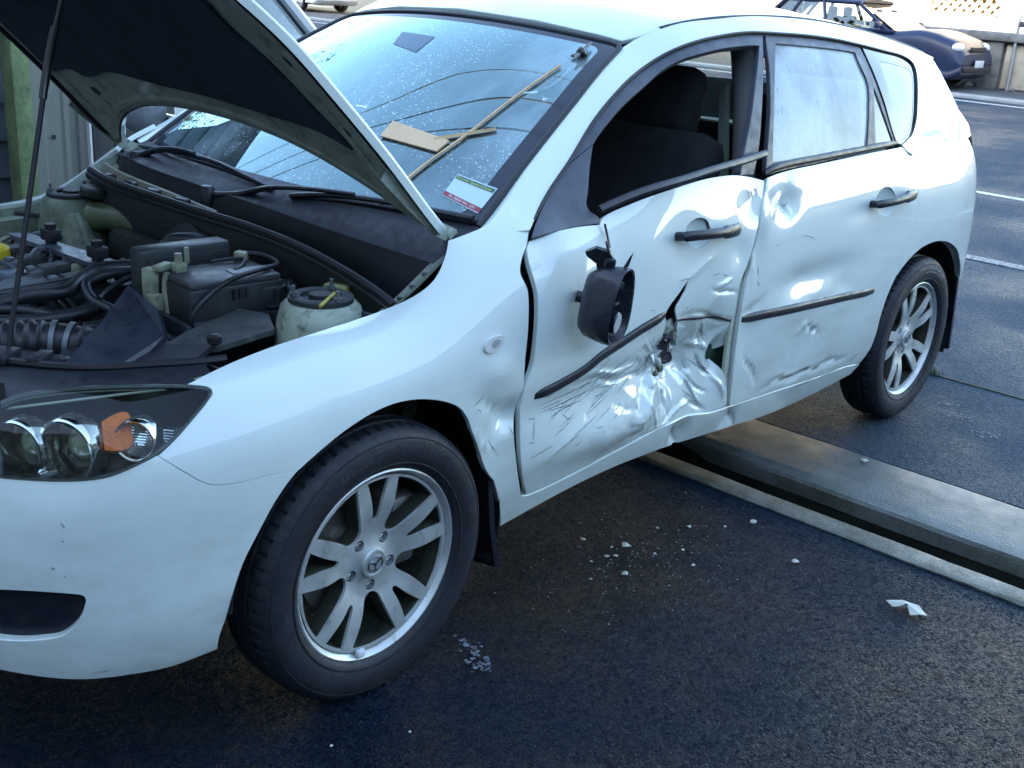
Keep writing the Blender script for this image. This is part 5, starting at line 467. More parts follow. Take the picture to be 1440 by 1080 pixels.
# ------------------------------------------------------------------ setting materials
def asphalt(name, col, wet, grain, strength, patch=1.0, tint=None, stain=None, tiltk=.75, spec=.42):
    m = mat(name, col, .5, 0, .5); N, L, B = nodes(m)
    tc = nd(N, 'ShaderNodeTexCoord'); dn = noise(N, L, grain * .6, 3, .6); ad0 = nd(N, 'ShaderNodeVectorMath', operation='SCALE'); ad0.inputs[3].default_value = .012; L.new(dn.outputs['Color'], ad0.inputs[0])
    av = nd(N, 'ShaderNodeVectorMath', operation='ADD'); L.new(tc.outputs['Object'], av.inputs[0]); L.new(ad0.outputs[0], av.inputs[1])
    g = nd(N, 'ShaderNodeTexVoronoi', i_Scale=grain); L.new(av.outputs[0], g.inputs['Vector'])
    g3 = nd(N, 'ShaderNodeTexVoronoi', i_Scale=grain * 2.3); L.new(av.outputs[0], g3.inputs['Vector'])
    g2 = noise(N, L, grain * 1.6, 4, .7)
    big = noise(N, L, .9, 6, .62); mid = noise(N, L, 7, 5, .6)
    ca = ramp(N, L, g2.outputs[0], [(.34, tuple(c * .35 for c in col)), (.55, col), (.72, tuple(c * 2.8 for c in col))])
    cb = ramp(N, L, big.outputs[0], [(.35, .55), (.65, 1.35)])
    c = mixc(N, L, 1, ca.outputs[0], cb.outputs[0], 'MULTIPLY')
    if tint:
        tm = noise(N, L, 1.7, 4, .55); tr = ramp(N, L, tm.outputs[0], [(.48, 0), (.66, .8)]); c = mixc(N, L, tr.outputs[0], c, tint)
    st = None
    if stain:       # wet patch by the sill, darkened too for the shade beside the car
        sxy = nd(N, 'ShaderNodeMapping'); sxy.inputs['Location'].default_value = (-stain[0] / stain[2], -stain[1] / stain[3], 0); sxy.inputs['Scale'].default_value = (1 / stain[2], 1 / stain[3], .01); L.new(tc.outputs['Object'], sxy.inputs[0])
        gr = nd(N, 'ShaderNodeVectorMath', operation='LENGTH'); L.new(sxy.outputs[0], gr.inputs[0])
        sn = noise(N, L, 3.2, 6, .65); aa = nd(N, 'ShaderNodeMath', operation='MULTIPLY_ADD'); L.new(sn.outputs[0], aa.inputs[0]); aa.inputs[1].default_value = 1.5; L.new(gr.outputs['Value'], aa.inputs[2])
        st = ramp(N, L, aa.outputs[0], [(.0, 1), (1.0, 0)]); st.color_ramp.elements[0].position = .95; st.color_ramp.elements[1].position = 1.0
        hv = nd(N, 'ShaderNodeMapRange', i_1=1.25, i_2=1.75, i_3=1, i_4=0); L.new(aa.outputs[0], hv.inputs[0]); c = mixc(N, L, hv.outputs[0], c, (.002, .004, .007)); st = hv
    L.new(c, B.inputs['Base Color'])
    ro = ramp(N, L, big.outputs[0], [(.38, wet), (.62, min(1, wet + .3))]); 
    L.new(ro.outputs[0], B.inputs['Roughness'])
    hc = ramp(N, L, g.outputs['Distance'], [(.05, 1), (.75, 0)]); hf = ramp(N, L, g3.outputs['Distance'], [(.05, .45), (.7, 0)])
    lv = nd(N, 'ShaderNodeSeparateColor'); L.new(g.outputs['Color'], lv.inputs[0])      # every stone sits at its own height
    m1 = nd(N, 'ShaderNodeMath', operation='MULTIPLY_ADD'); L.new(hc.outputs[0], m1.inputs[0]); L.new(lv.outputs[0], m1.inputs[1]); L.new(hf.outputs[0], m1.inputs[2])
    ad = nd(N, 'ShaderNodeMath', operation='MULTIPLY_ADD'); L.new(g2.outputs[0], ad.inputs[0]); ad.inputs[1].default_value = .35; L.new(m1.outputs[0], ad.inputs[2])
    B.inputs['Specular Tint'].default_value = (.30, .70, 1, 1); B.inputs['Specular IOR Level'].default_value = spec
    # facets: every stone face leans its own way
    fv = nd(N, 'ShaderNodeVectorMath', operation='SUBTRACT'); L.new(g.outputs['Color'], fv.inputs[0]); fv.inputs[1].default_value = (.5, .5, .5)
    fs = nd(N, 'ShaderNodeVectorMath', operation='MULTIPLY'); L.new(fv.outputs[0], fs.inputs[0]); fs.inputs[1].default_value = (tiltk, tiltk, 0)
    fv2 = nd(N, 'ShaderNodeVectorMath', operation='SUBTRACT'); L.new(g3.outputs['Color'], fv2.inputs[0]); fv2.inputs[1].default_value = (.5, .5, .5)
    fs2 = nd(N, 'ShaderNodeVectorMath', operation='MULTIPLY'); L.new(fv2.outputs[0], fs2.inputs[0]); fs2.inputs[1].default_value = (tiltk * .7, tiltk * .7, 0)
    q0 = bump(N, L, ad.outputs[0], strength, .014, B)
    f1 = nd(N, 'ShaderNodeVectorMath', operation='ADD'); L.new(q0, f1.inputs[0]); L.new(fs.outputs[0], f1.inputs[1])
    f2 = nd(N, 'ShaderNodeVectorMath', operation='ADD'); L.new(f1.outputs[0], f2.inputs[0]); L.new(fs2.outputs[0], f2.inputs[1])
    f3 = nd(N, 'ShaderNodeVectorMath', operation='NORMALIZE'); L.new(f2.outputs[0], f3.inputs[0]); L.new(f3.outputs[0], B.inputs['Normal'])
    return m
M_fore = asphalt('wet_forecourt_asphalt', (.0012, .0075, .025), .34, 120, 1.0, tint=(.003, .014, .024), stain=(.75, -.78, .62, .34), tiltk=1.15, spec=.21)  # stain: wet patch by the sill, darkened too for the shade beside the car
M_road = asphalt('road_chipseal', (.026, .048, .082), .48, 100, 1.0)
M_verge = asphalt('verge_gravel', (.17, .16, .15), .8, 40, .9)
M_conc = varied('weathered_concrete', (.115, .125, .12), .42, .35, 3.2, dirt=(.06, .07, .045), dirt_at=(.45, .72), bs=.35, bscale=140)
M_edge = varied('edging_concrete', (.15, .155, .13), .5, .35, 4, dirt=(.07, .07, .045), dirt_at=(.42, .6), bs=.5, bscale=120)
M_moss = varied('mossy_concrete', (.07, .075, .05), .8, .5, 9, dirt=(.03, .045, .015), dirt_at=(.4, .6), bs=.6, bscale=90)
M_pit = varied('wet_black_silt', (.010, .013, .010), .6, .5, 9)  # near-black so the slot keeps its deep shade in the colour
M_line = varied('worn_road_paint', (.62, .62, .60), .6, .15, 8, dirt=(.12, .12, .13), dirt_at=(.52, .62))
M_line2 = varied('faded_road_paint', (.30, .31, .32), .6, .3, 14, dirt=(.08, .085, .09), dirt_at=(.42, .56))
def slab(name, x0, x1, y0, y1, z0, z1, m, kind='structure', bev=0):
    b = MB(); b.box(((x0 + x1) / 2, (y0 + y1) / 2, (z0 + z1) / 2), (x1 - x0, y1 - y0, z1 - z0), bev=bev); return tag(b.build(name, m, None, bev > 0), kind=kind)
slab('ground', -400, 700, -500, 500, -.60, -.40, M_moss)
slab('forecourt', -60, 1.516, -150, 150, -.38, 0, M_fore)
# edging strip, open slot drain and gutter slab that run across under the car
def long_strip(name, prof, m, y0=-14, y1=14, n=160, wob=.004):
    V = []; F = []; k = len(prof)
    for i in range(n + 1):
        y = y0 + (y1 - y0) * i / n
        for x, z in prof: V.append((x + RNG.uniform(-wob, wob), y, z + RNG.uniform(-wob, wob) * .4))
    for i in range(n):
        for j in range(k - 1): F.append((i * k + j, i * k + j + 1, (i + 1) * k + j + 1, (i + 1) * k + j))
    b = MB(); b.add(V, F); return tag(b.build(name, m, None, True, 35), kind='structure')
long_strip('concrete_edging', [(1.512, -.14), (1.514, .004), (1.53, .008), (1.603, .006), (1.6125, .0), (1.6125, -.05)], M_edge)
long_strip('gutter_slab', [(1.784, -.05), (1.784, -.004), (1.790, .006), (1.84, .014), (2.0, .010), (2.15, .004), (2.178, -.006), (2.18, -.14)], M_conc)
slab('slot_drain', 1.60, 1.80, -14, 14, -.36, -.23, M_pit)
slab('slot_wall', 1.786, 1.83, -14, 14, -.25, -.022, M_pit); slab('slot_wall', 1.57, 1.609, -14, 14, -.25, -.016, M_pit)
slab('road', 2.176, 18.2, -200, 200, -.38, -.002, M_road)
slab('verge', 18.2, 22.8, -200, 200, -.38, .012, M_verge)
# painted lines
slab('road_marking', 8.36, 8.47, -30, 30, -.002, .003, M_line)
slab('road_marking', 5.72, 5.84, -30, 1.2, -.002, .003, M_line2)
slab('road_marking', 17.38, 17.50, -60, 60, -.002, .003, M_line)
slab('pavement_crack', 3.262, 3.276, -5, -.62, -.004, .0015, M_moss)
slab('kerb', 18.02, 18.40, -90, 90, -.05, .045, varied('kerb_concrete', (.36, .36, .34), .7, .2, 3, bs=.3, bscale=60), bev=.02)
# ------------------------------------------------------------------ far side of the road: wall, house, parked cars
M_wallp = varied('sunlit_cream_wall', (.62, .57, .44), .8, .15, 2, dirt=(.40, .36, .27), dirt_at=(.5, .75), bs=.25, bscale=40)
M_wallc = varied('retaining_wall_concrete', (.26, .25, .23), .8, .3, 2.5, dirt=(.12, .12, .11), dirt_at=(.45, .7), bs=.3, bscale=30)
rw = empty('retaining_wall', (20.75, 4.0, 0), 'low concrete retaining wall with cream panels across the road', 'wall')
b = MB(); b.box((.16, -10, .44), (.3, 30.6, .86)); b.build('wall_core', M_wallc, rw, False)
b = MB(); b.box((.10, -10, .93), (.62, 31, .16), bev=.04); b.build('coping', M_wallc, rw, True)
for k in range(9):
    y0 = 1.55 - k * 3.2
    b = MB(); b.box((-.02, y0 - 1.4, .42), (.05, 2.75, .78), bev=.015); b.build('wall_panel', M_wallp, rw)
    b = MB(); b.box((-.05, y0 + .2, .45), (.14, .36, .88), bev=.02); b.build('pier', M_wallc, rw)
hs = empty('house', (23.6, 8, 0), 'sunlit cream building with diamond breeze block vents across the road', 'building')
M_cream = varied('cream_plaster', (.66, .61, .50), .85, .06, 1.5)
b = MB()
# facade built round two lattice openings
fy0, fy1, fz0, fz1 = -14, 22, 0, 3.4
ops = [(-1.15, .35, 1.22, 1.62), (-2.95, -1.9, 1.22, 1.62)]
b.box((.15, (fy0 + fy1) / 2, .61), (.3, fy1 - fy0, 1.22)); b.box((.15, (fy0 + fy1) / 2, 2.51), (.3, fy1 - fy0, 1.78))
ys = [fy0, -2.95, -1.9, -1.15, .35, fy1]
for i in (0, 2, 4): b.box((.15, (ys[i] + ys[i + 1]) / 2, 1.42), (.3, ys[i + 1] - ys[i], .40))
b.build('wall', M_cream, hs, False)
M_lat = varied('breeze_block', (.62, .50, .30), .8, .2, 6)
for a0, a1, z0, z1 in ops:
    n = int((a1 - a0) / .2)
    for k in range(-1, n + 2):
        for sgn in (1, -1):
            b = MB(); yy = a0 + k * .2; p0 = Vector((.1, yy, z0)); p1 = Vector((.1, yy + sgn * .4, z1))
            # clip to opening
            t0, t1 = 0, 1
            for lim, s_ in ((a0, 1), (a1, -1)):
                for _ in (0,):
                    f0 = (p0.y - lim) * s_; f1 = (p1.y - lim) * s_
                    if f0 < 0 and f1 < 0: t0, t1 = 1, 0
                    elif f0 < 0: t0 = max(t0, -f0 / (f1 - f0))
                    elif f1 < 0: t1 = min(t1, f0 / (f0 - f1))
            if t1 - t0 < .08: continue
            b.tube([p0.lerp(p1, t0), p0.lerp(p1, t1)], .032, 4); b.build('lattice_bar', M_lat, hs, False)
    b = MB(); b.box((.285, (a0 + a1) / 2, (z0 + z1) / 2), (.02, a1 - a0, z1 - z0)); b.build('vent_backing', mat('vent_dark', (.35, .30, .22), .9), hs, False)
b = MB(); b.prism([(-.5, fy0 - .4, 3.4), (5, fy0 - .4, 4.6), (10.5, fy0 - .4, 3.4)], (0, fy1 - fy0 + .8, 0)); b.build('roof', varied('roof_iron', (.42, .42, .40), .5, .2, 3), hs, False)
for yy in (-11, -6.5, 6, 13):
    f = MB(); f.box((-.02, yy, 2.4), (.10, 1.5, 1.3), bev=.02); fo = f.build('window', mat('window_frame_white', (.75, .74, .7), .5), hs)
    g = MB(); g.box((-.075, yy, 2.4), (.02, 1.3, 1.1)); g.build('pane', mat('window_pane', (.05, .07, .09), .05), fo, False)
sp = empty('street_post', (20.6, 5.35, 0), 'thin grey metal post with a dark bracket standing at the cream retaining wall', 'post')
b = MB(); b.cyl((0, 0, 0), .03, 1.75, n=12); b.build('pole', mat('galv', (.45, .45, .45), .5, .6), sp)
b = MB(); b.box((-.02, -.10, 1.17), (.05, .16, .10), bev=.015).box((-.02, -.2, 1.12), (.04, .06, .18), bev=.01); b.build('bracket', mat('bracket_dark', (.06, .06, .07), .5), sp)
# rubble at the wall foot
for i, (x, y, r) in enumerate([(20.35, 6.0, .10), (20.3, 6.35, .13), (20.2, 6.75, .09), (20.42, 5.2, .06), (20.5, 4.6, .07)]):
    bm = bmesh.new(); bmesh.ops.create_icosphere(bm, subdivisions=2, radius=r)
    for v in bm.verts: v.co *= RNG.uniform(.75, 1.2); v.co.z *= .7
    me = bpy.data.meshes.new('rock'); bm.to_mesh(me); bm.free(); me.materials.append(M_wallc)
    o = bpy.data.objects.new('rock', me); COL.objects.link(o); o.location = (x, y, .05)
    tag(o, 'grey broken rock lying at the foot of the cream retaining wall', 'rock', 'loose rocks at the wall foot')
# ------------------------------------------------------------------ simple complete parked cars
M_tyre0 = varied('far_tyre', (.02, .02, .021), .8, .3, 8); M_glassd = glass('far_car_glass', (.80, .85, .85), boost=1.2)
M_black = mat('black_plastic', (.02, .021, .024), .42); M_chrome = mat('bright_metal', (.75, .76, .78), .2, 1)
M_silver = mat('alloy_grey', (.48, .49, .5), .32, .85)
def car_paint(name, col, rough=.35): return mat(name, col, rough, 0, .5, 1, .03)
def parked_car(name, label, group, paint, loc, rz, Lg=3.95, Wd=1.64, Ht=1.39, hood=.88, nose=.66, hatch=True, lampcol=(.8, .8, .78)):
    """nose towards +x in local space, origin on the ground at the middle"""
    t = empty(name, loc, label, 'car', group, rz)
    hL, hw = Lg / 2, Wd / 2; wb = Lg * .62; fx = hL - Lg * .185; rx = fx - wb; wr = .285
    xs = [-hL, -hL + .06, -hL + .35, rx, 0, fx - .55, fx, hL - .42, hL - .12, hL]
    zt = [.80, .90, .93, .93, .91, .90, hood - .03, hood - .10, nose + .03, nose - .12]
    zb = [.36, .28, .24, .22, .20, .20, .22, .22, .22, .30]
    wk = [.82, .91, .96, 1, 1, 1, .99, .96, .91, .84]
    secs = []
    for x, a, z, k in zip(xs, zt, zb, wk):
        y = hw * k; secs.append([(x, -y * .0, a + .03), (x, -y * .72, a + .02), (x, -y * .92, a - .04), (x, -y * .985, a - .15), (x, -y, (a + z) / 2), (x, -y * .985, z + .14), (x, -y * .93, z), (x, 0, z - .01)])
    S = Surf(xs, secs); ss = np.linspace(xs[0], xs[-1], 61); uu = np.linspace(0, 7, 29)
    A, Bq = np.meshgrid(ss, uu, indexing='ij'); P = S.ev(A.ravel(), Bq.ravel())
    V = []; F = []; nu = len(uu)
    for sy in (1, -1):
        b0 = len(V); V += [(p_[0], p_[1] * sy, p_[2]) for p_ in P]
        for i in range(len(ss) - 1):
            for j in range(nu - 1):
                xc = (ss[i] + ss[i + 1]) / 2; zc = P[i * nu + j][2]
                if any((xc - wx) ** 2 + (zc - wr) ** 2 < .335 ** 2 for wx in (fx, rx)) and zc < .72 and uu[j] < 6.6: continue
                q = (b0 + i * nu + j, b0 + (i + 1) * nu + j, b0 + (i + 1) * nu + j + 1, b0 + i * nu + j + 1); F.append(q if sy > 0 else q[::-1])
    bd = MB(); bd.add(V, F)
    for x in (xs[0], xs[-1]):
        i = 0 if x < 0 else len(ss) - 1
        bd.add([tuple(P[i * nu + j]) for j in range(nu)] + [(P[i * nu + j][0], -P[i * nu + j][1], P[i * nu + j][2]) for j in range(nu)], [(j, j + 1, nu + j + 1, nu + j) for j in range(nu - 1)])
    body = bd.build('body', paint, t, True, 45)
    inn = MB(); inn.box((0, 0, .42), (Lg * .8, Wd * .86, .36)); inn.build('underbody', M_black, t, False)
    # greenhouse: pillars and roof as one shell, panes set in
    x0, x1, x2, x3 = (-hL + .10 if hatch else -hL + .65), (-hL + .55 if hatch else -hL + 1.15), fx - 1.28, fx - .52
    yb, yt = hw * .93, hw * .76; zb_ = .90
    pane = MB(); roof = MB(); pil = MB()
    roof.prism([(x1 - .04, -yt, Ht - .05), (x1 - .02, -yt * .9, Ht - .01), (x1, 0, Ht + .02), (x1 - .02, yt * .9, Ht - .01), (x1 - .04, yt, Ht - .05)], (x2 - x1 + .06, 0, 0)); roof.build('roof', paint, t, True, 30)
    wins = []
    for sy in (-1, 1):
        lo = lambda x: Vector((x, sy * yb, zb_)); 
        def pt(fx_, fz): 
            xx = (x0 + (x1 - x0) * fz) * (1 - fx_) + (x3 + (x2 - x3) * fz) * fx_; return Vector((xx, sy * (yb + (yt - yb) * fz), zb_ + (Ht - .05 - zb_) * fz))
        for a, c in ((.05, .20), (.22, .50), (.53, .93)):
            q = [pt(a, .06), pt(c, .06), pt(min(c, .90), .90), pt(a + .02, .90)]
            g = MB(); g.prism(q, (0, -sy * .012, 0)); wins.append(g.build('side_window', M_glassd, t, False))
        for a in (.015, .21, .515, .965): pil.tube([pt(a, 0), pt(a, 1)], .035, 6)
        pil.tube([pt(0, .0), pt(1, .0)], .03, 6); pil.tube([pt(0, .97), pt(1, .97)], .035, 6)
    pil.build('pillars', paint, t)
    for xa, xb, nm in ((x3, x2, 'windscreen'), (x0, x1, 'rear_window')):
        g = MB(); g.prism([(xa, -yb * .94, zb_ + .02), (xa, yb * .94, zb_ + .02), (xb, yt * .94, Ht - .06), (xb, -yt * .94, Ht - .06)], (.012, 0, 0)); g.build(nm, M_glassd, t, False)
    for sx in (.35, -.55):      # seats seen through the panes
        for sy in (-.33, .33):
            g = MB(); g.box((sx - .1, sy * hw * 1.1, .78), (.16, .42, .62), bev=.05).box((sx - .14, sy * hw * 1.1, 1.16), (.1, .24, .17), bev=.04); g.build('seat', mat('far_seat', (.10, .10, .11), .9), t)
    g = MB(); g.lathe([(.17, -.012), (.185, 0), (.17, .012), (.155, 0), (.17, -.012)], (x3 - .45, .33, .95), (-.8, 0, .6), 24); g.build('steering_wheel', M_black, t)
    for sy in (-1, 1):
        for wx in (fx, rx):
            wh = MB(); y = sy * (hw - .09)
            ax = (0, sy, 0); wh.lathe([(.19, -.08), (.27, -.085), (wr, -.06), (wr, .05), (.27, .08), (.20, .075), (.19, .05)], (wx, y, wr), ax, 32)
            w_ = wh.build('tyre', M_tyre0, t)
            r_ = MB(); r_.lathe([(.195, .06), (.185, .03), (.06, .045), (.0, .05)], (wx, y, wr), ax, 32)
            for k in range(7):
                a = k * 2 * math.pi / 7; r_.tube([(wx + math.cos(a) * .05, y + sy * .06, wr + math.sin(a) * .05), (wx + math.cos(a) * .18, y + sy * .065, wr + math.sin(a) * .18)], .016, 5)
            r_.build('wheel', M_silver, t)
        m_ = MB(); m_.box((x3 - .25, sy * (hw + .06), 1.0), (.10, .17, .12), bev=.03); m_.build('door_mirror', paint, t)
        h_ = MB(); 
        for k, (ry, rzz) in enumerate(((1, 1),)):
            bm = bmesh.new(); bmesh.ops.create_uvsphere(bm, u_segments=16, v_segments=10, radius=1)
            h_.add([(hL - .17 + v.co.x * .13, sy * (hw * .70 + v.co.y * .17), nose - .0 + v.co.z * .085) for v in bm.verts], [[v.index for v in f.verts] for f in bm.faces]); bm.free()
        h_.build('headlight', mat('headlight_lens', lampcol, .12, 0, .8, 1), t)
        i_ = MB(); i_.box((hL - .14, sy * hw * .66, nose - .20), (.16, .34, .07), bev=.02); i_.build('indicator', mat('amber_lens', (.75, .24, .05), .2), t)
        d_ = MB(); d_.box((-hL + .05, sy * hw * .74, .80), (.08, .26, .22), bev=.03); d_.build('tail_light', mat('red_lens', (.45, .02, .02), .2), t)
        for dx in (-.55, .38):
            e_ = MB(); e_.box((dx, sy * (hw + .005), .80), (.18, .03, .035), bev=.01); e_.build('door_handle', M_black, t)
    g = MB(); g.box((hL - .02, 0, nose - .02), (.05, hw * .75, .09), bev=.015); g.build('grille', M_black, t)
    g = MB(); g.box((hL - .06, 0, .37), (.2, Wd * .72, .11), bev=.03); g.build('bumper_intake', M_black, t)
    g = MB(); g.box((hL + .045, 0, .46), (.02, .36, .12), bev=.004); pl = g.build('number_plate', mat('plate_white', (.75, .75, .72), .5), t)
    return t
M_blue = car_paint('dark_blue_paint', (.014, .026, .068), .4); M_blue.node_tree.nodes['Principled BSDF'].inputs['Coat Weight'].default_value = .15
parked_car('parked_car', 'dark blue small hatchback parked across the road facing right', None, M_blue, (19.55, 7.62, 0.012), rad(-90), 4.1, 1.66, 1.40, .98, .72)
M_white0 = car_paint('plain_white_paint', (.72, .73, .74))
parked_car('parked_car', 'white hatchback parked beyond the damaged car, its rear window corner showing behind the raised bonnet', None, M_white0, (1.52, 4.27, 0), rad(180), 4.1, 1.7, 1.46, .95, .7)
M_sil = car_paint('silver_paint', (.52, .53, .55))
parked_car('parked_car', 'silver car parked far across the road, only its wheels and sills in view', None, M_sil, (21.3, 27.2, .012), rad(90), 4.2, 1.7, 1.42, .95, .7)
# ------------------------------------------------------------------ the white hatchback
M_paint = mat('white_car_paint', (.70, .785, .745), .42, 0, .5, 1, .025); N, L_, B = nodes(M_paint)
nn = noise(N, L_, 260, 2, .5); sp_ = ramp(N, L_, nn.outputs[0], [(.74, 0), (.79, 1)])      # road specks
tc = nd(N, 'ShaderNodeTexCoord'); sx = nd(N, 'ShaderNodeSeparateXYZ'); L_.new(tc.outputs['Object'], sx.inputs[0])
lo = nd(N, 'ShaderNodeMapRange', i_1=.85, i_2=.22, i_3=0, i_4=1); L_.new(sx.outputs[2], lo.inputs[0])
n2 = noise(N, L_, 9, 8, .7, stretch=(.6, 1, 1.6)); dr = ramp(N, L_, n2.outputs[0], [(.42, 0), (.74, .6)])
mu = nd(N, 'ShaderNodeMath', operation='MULTIPLY'); L_.new(lo.outputs[0], mu.inputs[0]); L_.new(dr.outputs[0], mu.inputs[1])
mu2 = nd(N, 'ShaderNodeMath', operation='MULTIPLY'); L_.new(lo.outputs[0], mu2.inputs[0]); L_.new(sp_.outputs[0], mu2.inputs[1])
c = mixc(N, L_, mu.outputs[0], (.70, .785, .745), (.40, .41, .36)); c = mixc(N, L_, mu2.outputs[0], c, (.10, .10, .09)); L_.new(c, B.inputs['Base Color'])
cr_ = nd(N, 'ShaderNodeMapRange', i_1=0, i_2=1, i_3=.02, i_4=.35); L_.new(mu.outputs[0], cr_.inputs[0]); L_.new(cr_.outputs[0], B.inputs['Coat Roughness'])
M_inner = varied('unpolished_inner_paint', (.42, .46, .38), .5, .18, 7, dirt=(.16, .19, .11), dirt_at=(.5, .7), coat=.3)
M_dark = varied('dark_inner_metal', (.012, .016, .020), .6, .4, 12)
M_greenin = varied('torn_inner_green', (.035, .075, .055), .5, .5, 18)
M_trim = varied('black_trim', (.011, .013, .020), .34, .25, 10, bs=.06, bscale=500)
M_frame = varied('dusty_black_frame', (.070, .078, .10), .45, .25, 9, dirt=(.02, .022, .03), dirt_at=(.60, .74), stretch=(3, 1, .7))
M_rubber = mat('black_rubber', (.012, .013, .016), .5)
M_gloss = mat('gloss_black', (.012, .013, .016), .12, 0, .5, .6, .05)
car = empty('damaged_hatchback', (0, 0, 0), 'white hatchback with raised bonnet and crushed, torn front door', 'car')
Lk0, Lk1 = float(L.kn[0]), float(L.kn[-1])
_panel = panel
def panel(name, S, pts, m, parent, mir=False, **k):
    o = _panel(name, S, pts, m, parent, **k)
    if mir:
        me = o.data; n = len(me.vertices); co = np.empty(n * 3); me.vertices.foreach_get('co', co); co = co.reshape(-1, 3)
        nl = len(me.loops); ln = np.empty(nl * 3); me.corner_normals.foreach_get('vector', ln); ln = ln.reshape(-1, 3); vi = np.empty(nl, int); me.loops.foreach_get('vertex_index', vi)
        vn = np.zeros((n, 3)); vn[vi] = ln; vn[:, 1] *= -1; co[:, 1] *= -1
        F = [tuple(p.vertices)[::-1] for p in me.polygons]
        bpy.data.objects.remove(o); o = mesh(name, co, F, m, parent, True, vn)
    return o
DF = {k: disp_of(v) for k, v in DENT.items()}
def crumple(P):
    """crisp facets where the door was struck"""
    x, z = P[:, 0], P[:, 2]; cx, cz = CRX
    d = np.zeros(len(P)); q = np.stack([x, z], 1)
    for t, h in FACETS:        # flat facets with crisp folds between them
        a, b_, c_ = FPTS[t[0]], FPTS[t[1]], FPTS[t[2]]
        M_ = np.linalg.inv(np.array([b_ - a, c_ - a]).T); l = (q - a) @ M_.T
        m = (l[:, 0] >= -1e-9) & (l[:, 1] >= -1e-9) & (l.sum(1) <= 1 + 1e-9)
        d[m] = h[0] + l[m, 0] * (h[1] - h[0]) + l[m, 1] * (h[2] - h[0])
    return d
CRX = (1.06, .52)
_rf = random.Random(21); _fp = []; _fh = []
for _i in range(900):
    a_, r_ = _rf.uniform(0, 6.283), math.sqrt(_rf.random())
    q_ = np.array([CRX[0] - .06 + .37 * r_ * math.cos(a_), CRX[1] + .0 + .185 * r_ * math.sin(a_) + .10 * (r_ * math.cos(a_))]); sp0 = .019 + .040 * r_
    if all(np.hypot(*(q_ - p_)) > sp0 for p_ in _fp): _fp.append(q_); _fh.append(_rf.choice((-1, 1, 1, -1, .3)) * _rf.uniform(.35, 1) * .0145 * max(0, 1 - r_ ** 1.5))
for _i in range(26):
    a_ = _i * 6.283 / 26; _fp.append(np.array([CRX[0] - .06 + .40 * math.cos(a_), CRX[1] + .0 + .20 * math.sin(a_) + .108 * math.cos(a_)])); _fh.append(0.)
_dl = delaunay_2d_cdt([Vector(p_) for p_ in _fp], [], [], 0, 1e-7); FPTS = _fp
FACETS = [([_dl[3][k][0] for k in f_], [_fh[_dl[3][k][0]] for k in f_]) for f_ in _dl[2] if len(f_) == 3]
door_d = lambda P: DF['front_door'](P) + crumple(P)
def ripple(P): return .0012 * np.sin(P[:, 0] * 9 + 1.2) * np.sin(P[:, 2] * 11) 
fend = panel('fender', L, DATA['fender'], M_paint, car, res=.016, disp=DF['fender'])
fd = panel('front_door', L, DATA['front_door'], M_paint, car, res=.0058, disp=door_d, holes=[DATA['tear'], DATA['cup_f']], hole_flange=.004)
fd['label'] = 'crushed and torn front door'
rd = panel('rear_door', L, DATA['rear_door'], M_paint, car, res=.013, disp=DF['rear_door'], holes=[DATA['cup_r']], hole_flange=.004)
panel('door_edge', L, DATA['rear_flange'], M_inner, rd, res=.03, off=-.012, disp=DF['rear_door'], flange=.01)
sill = panel('sill', L, DATA['sill'], M_paint, car, res=.014, disp=DF['sill'], flange=.03)
bpts = DATA['bumper'][:-44] + [(-1.0, .75), (-1.2, .55), (Lk0, .5), (Lk0, 1.0), (-1.25, 1.0), (-1.2, 1.3), (-1.2, 2.6), (-1.24, 3.1), (Lk0, 3.15), (Lk0, 5.3), (-1.2, 5.35), (-1.0, 5.35)]
gr_ = DATA['grille']; gs = min(p_[0] for p_ in gr_)
gl_pts = [tuple(q) for q in gr_] + [(gr_[-1][0] - .08, gr_[-1][1] + .02), (gr_[-1][0] - .16, gr_[-1][1] + .2), (-1.0, (gr_[0][1] + gr_[-1][1]) / 2), (gr_[0][0] - .16, gr_[0][1] - .15), (gr_[0][0] - .08, gr_[0][1] - .02)]
bump_ = panel('front_bumper', L, bpts, M_paint, car, res=.02, holes=[gl_pts], flange=.03, hole_flange=.02)
panel('lower_grille', L, [(a, b_) for a, b_ in gl_pts], M_trim, bump_, res=.03, off=-.018, flange=0)
bm2 = panel('front_bumper', L, bpts, M_paint, car, mir=True, res=.03, holes=[gl_pts], flange=.03, hole_flange=.02)
panel('lower_grille', L, gl_pts, M_trim, bm2, mir=True, res=.04, off=-.018, flange=0)
b = MB()
for z in np.arange(.27, .47, .045): b.tube([(-.84, -.30, z), (-.868, -.15, z), (-.875, 0, z), (-.868, .15, z), (-.84, .30, z)], .008, 6)
b.build('centre_grille', M_trim, bump_)
# inner skins that show black through every gap
def sub(s0, s1, u0, u1, n=24):
    a = np.linspace(s0, s1, n); v = np.linspace(u0, u1, 8)
    return [(x, u0) for x in a] + [(s1, y) for y in v[1:]] + [(x, u1) for x in a[::-1][1:]] + [(s0, y) for y in v[::-1][1:-1]]
cab = panel('inner_shell', L, sub(.43, 2.30, 1.0, 7.15), M_dark, car, res=.06, off=-.075, flange=0)
panel('hinge_post', L, sub(.37, .47, .9, 7.2), M_dark, car, res=.04, off=-.062, flange=0)
panel('tear_backing', L, [(a + (a - 1.03) * .9, b_ + (b_ - 4.2) * .3) for a, b_ in DATA['tear']], M_greenin, fd, res=.02, off=-.045, disp=lambda P: DF['front_door'](P), flange=0)
panel('gap_backing', L, [(1.22, 2.0), (1.40, 2.0), (1.40, 4.3), (1.22, 4.3)], M_greenin, fd, res=.04, off=-.055, flange=0)
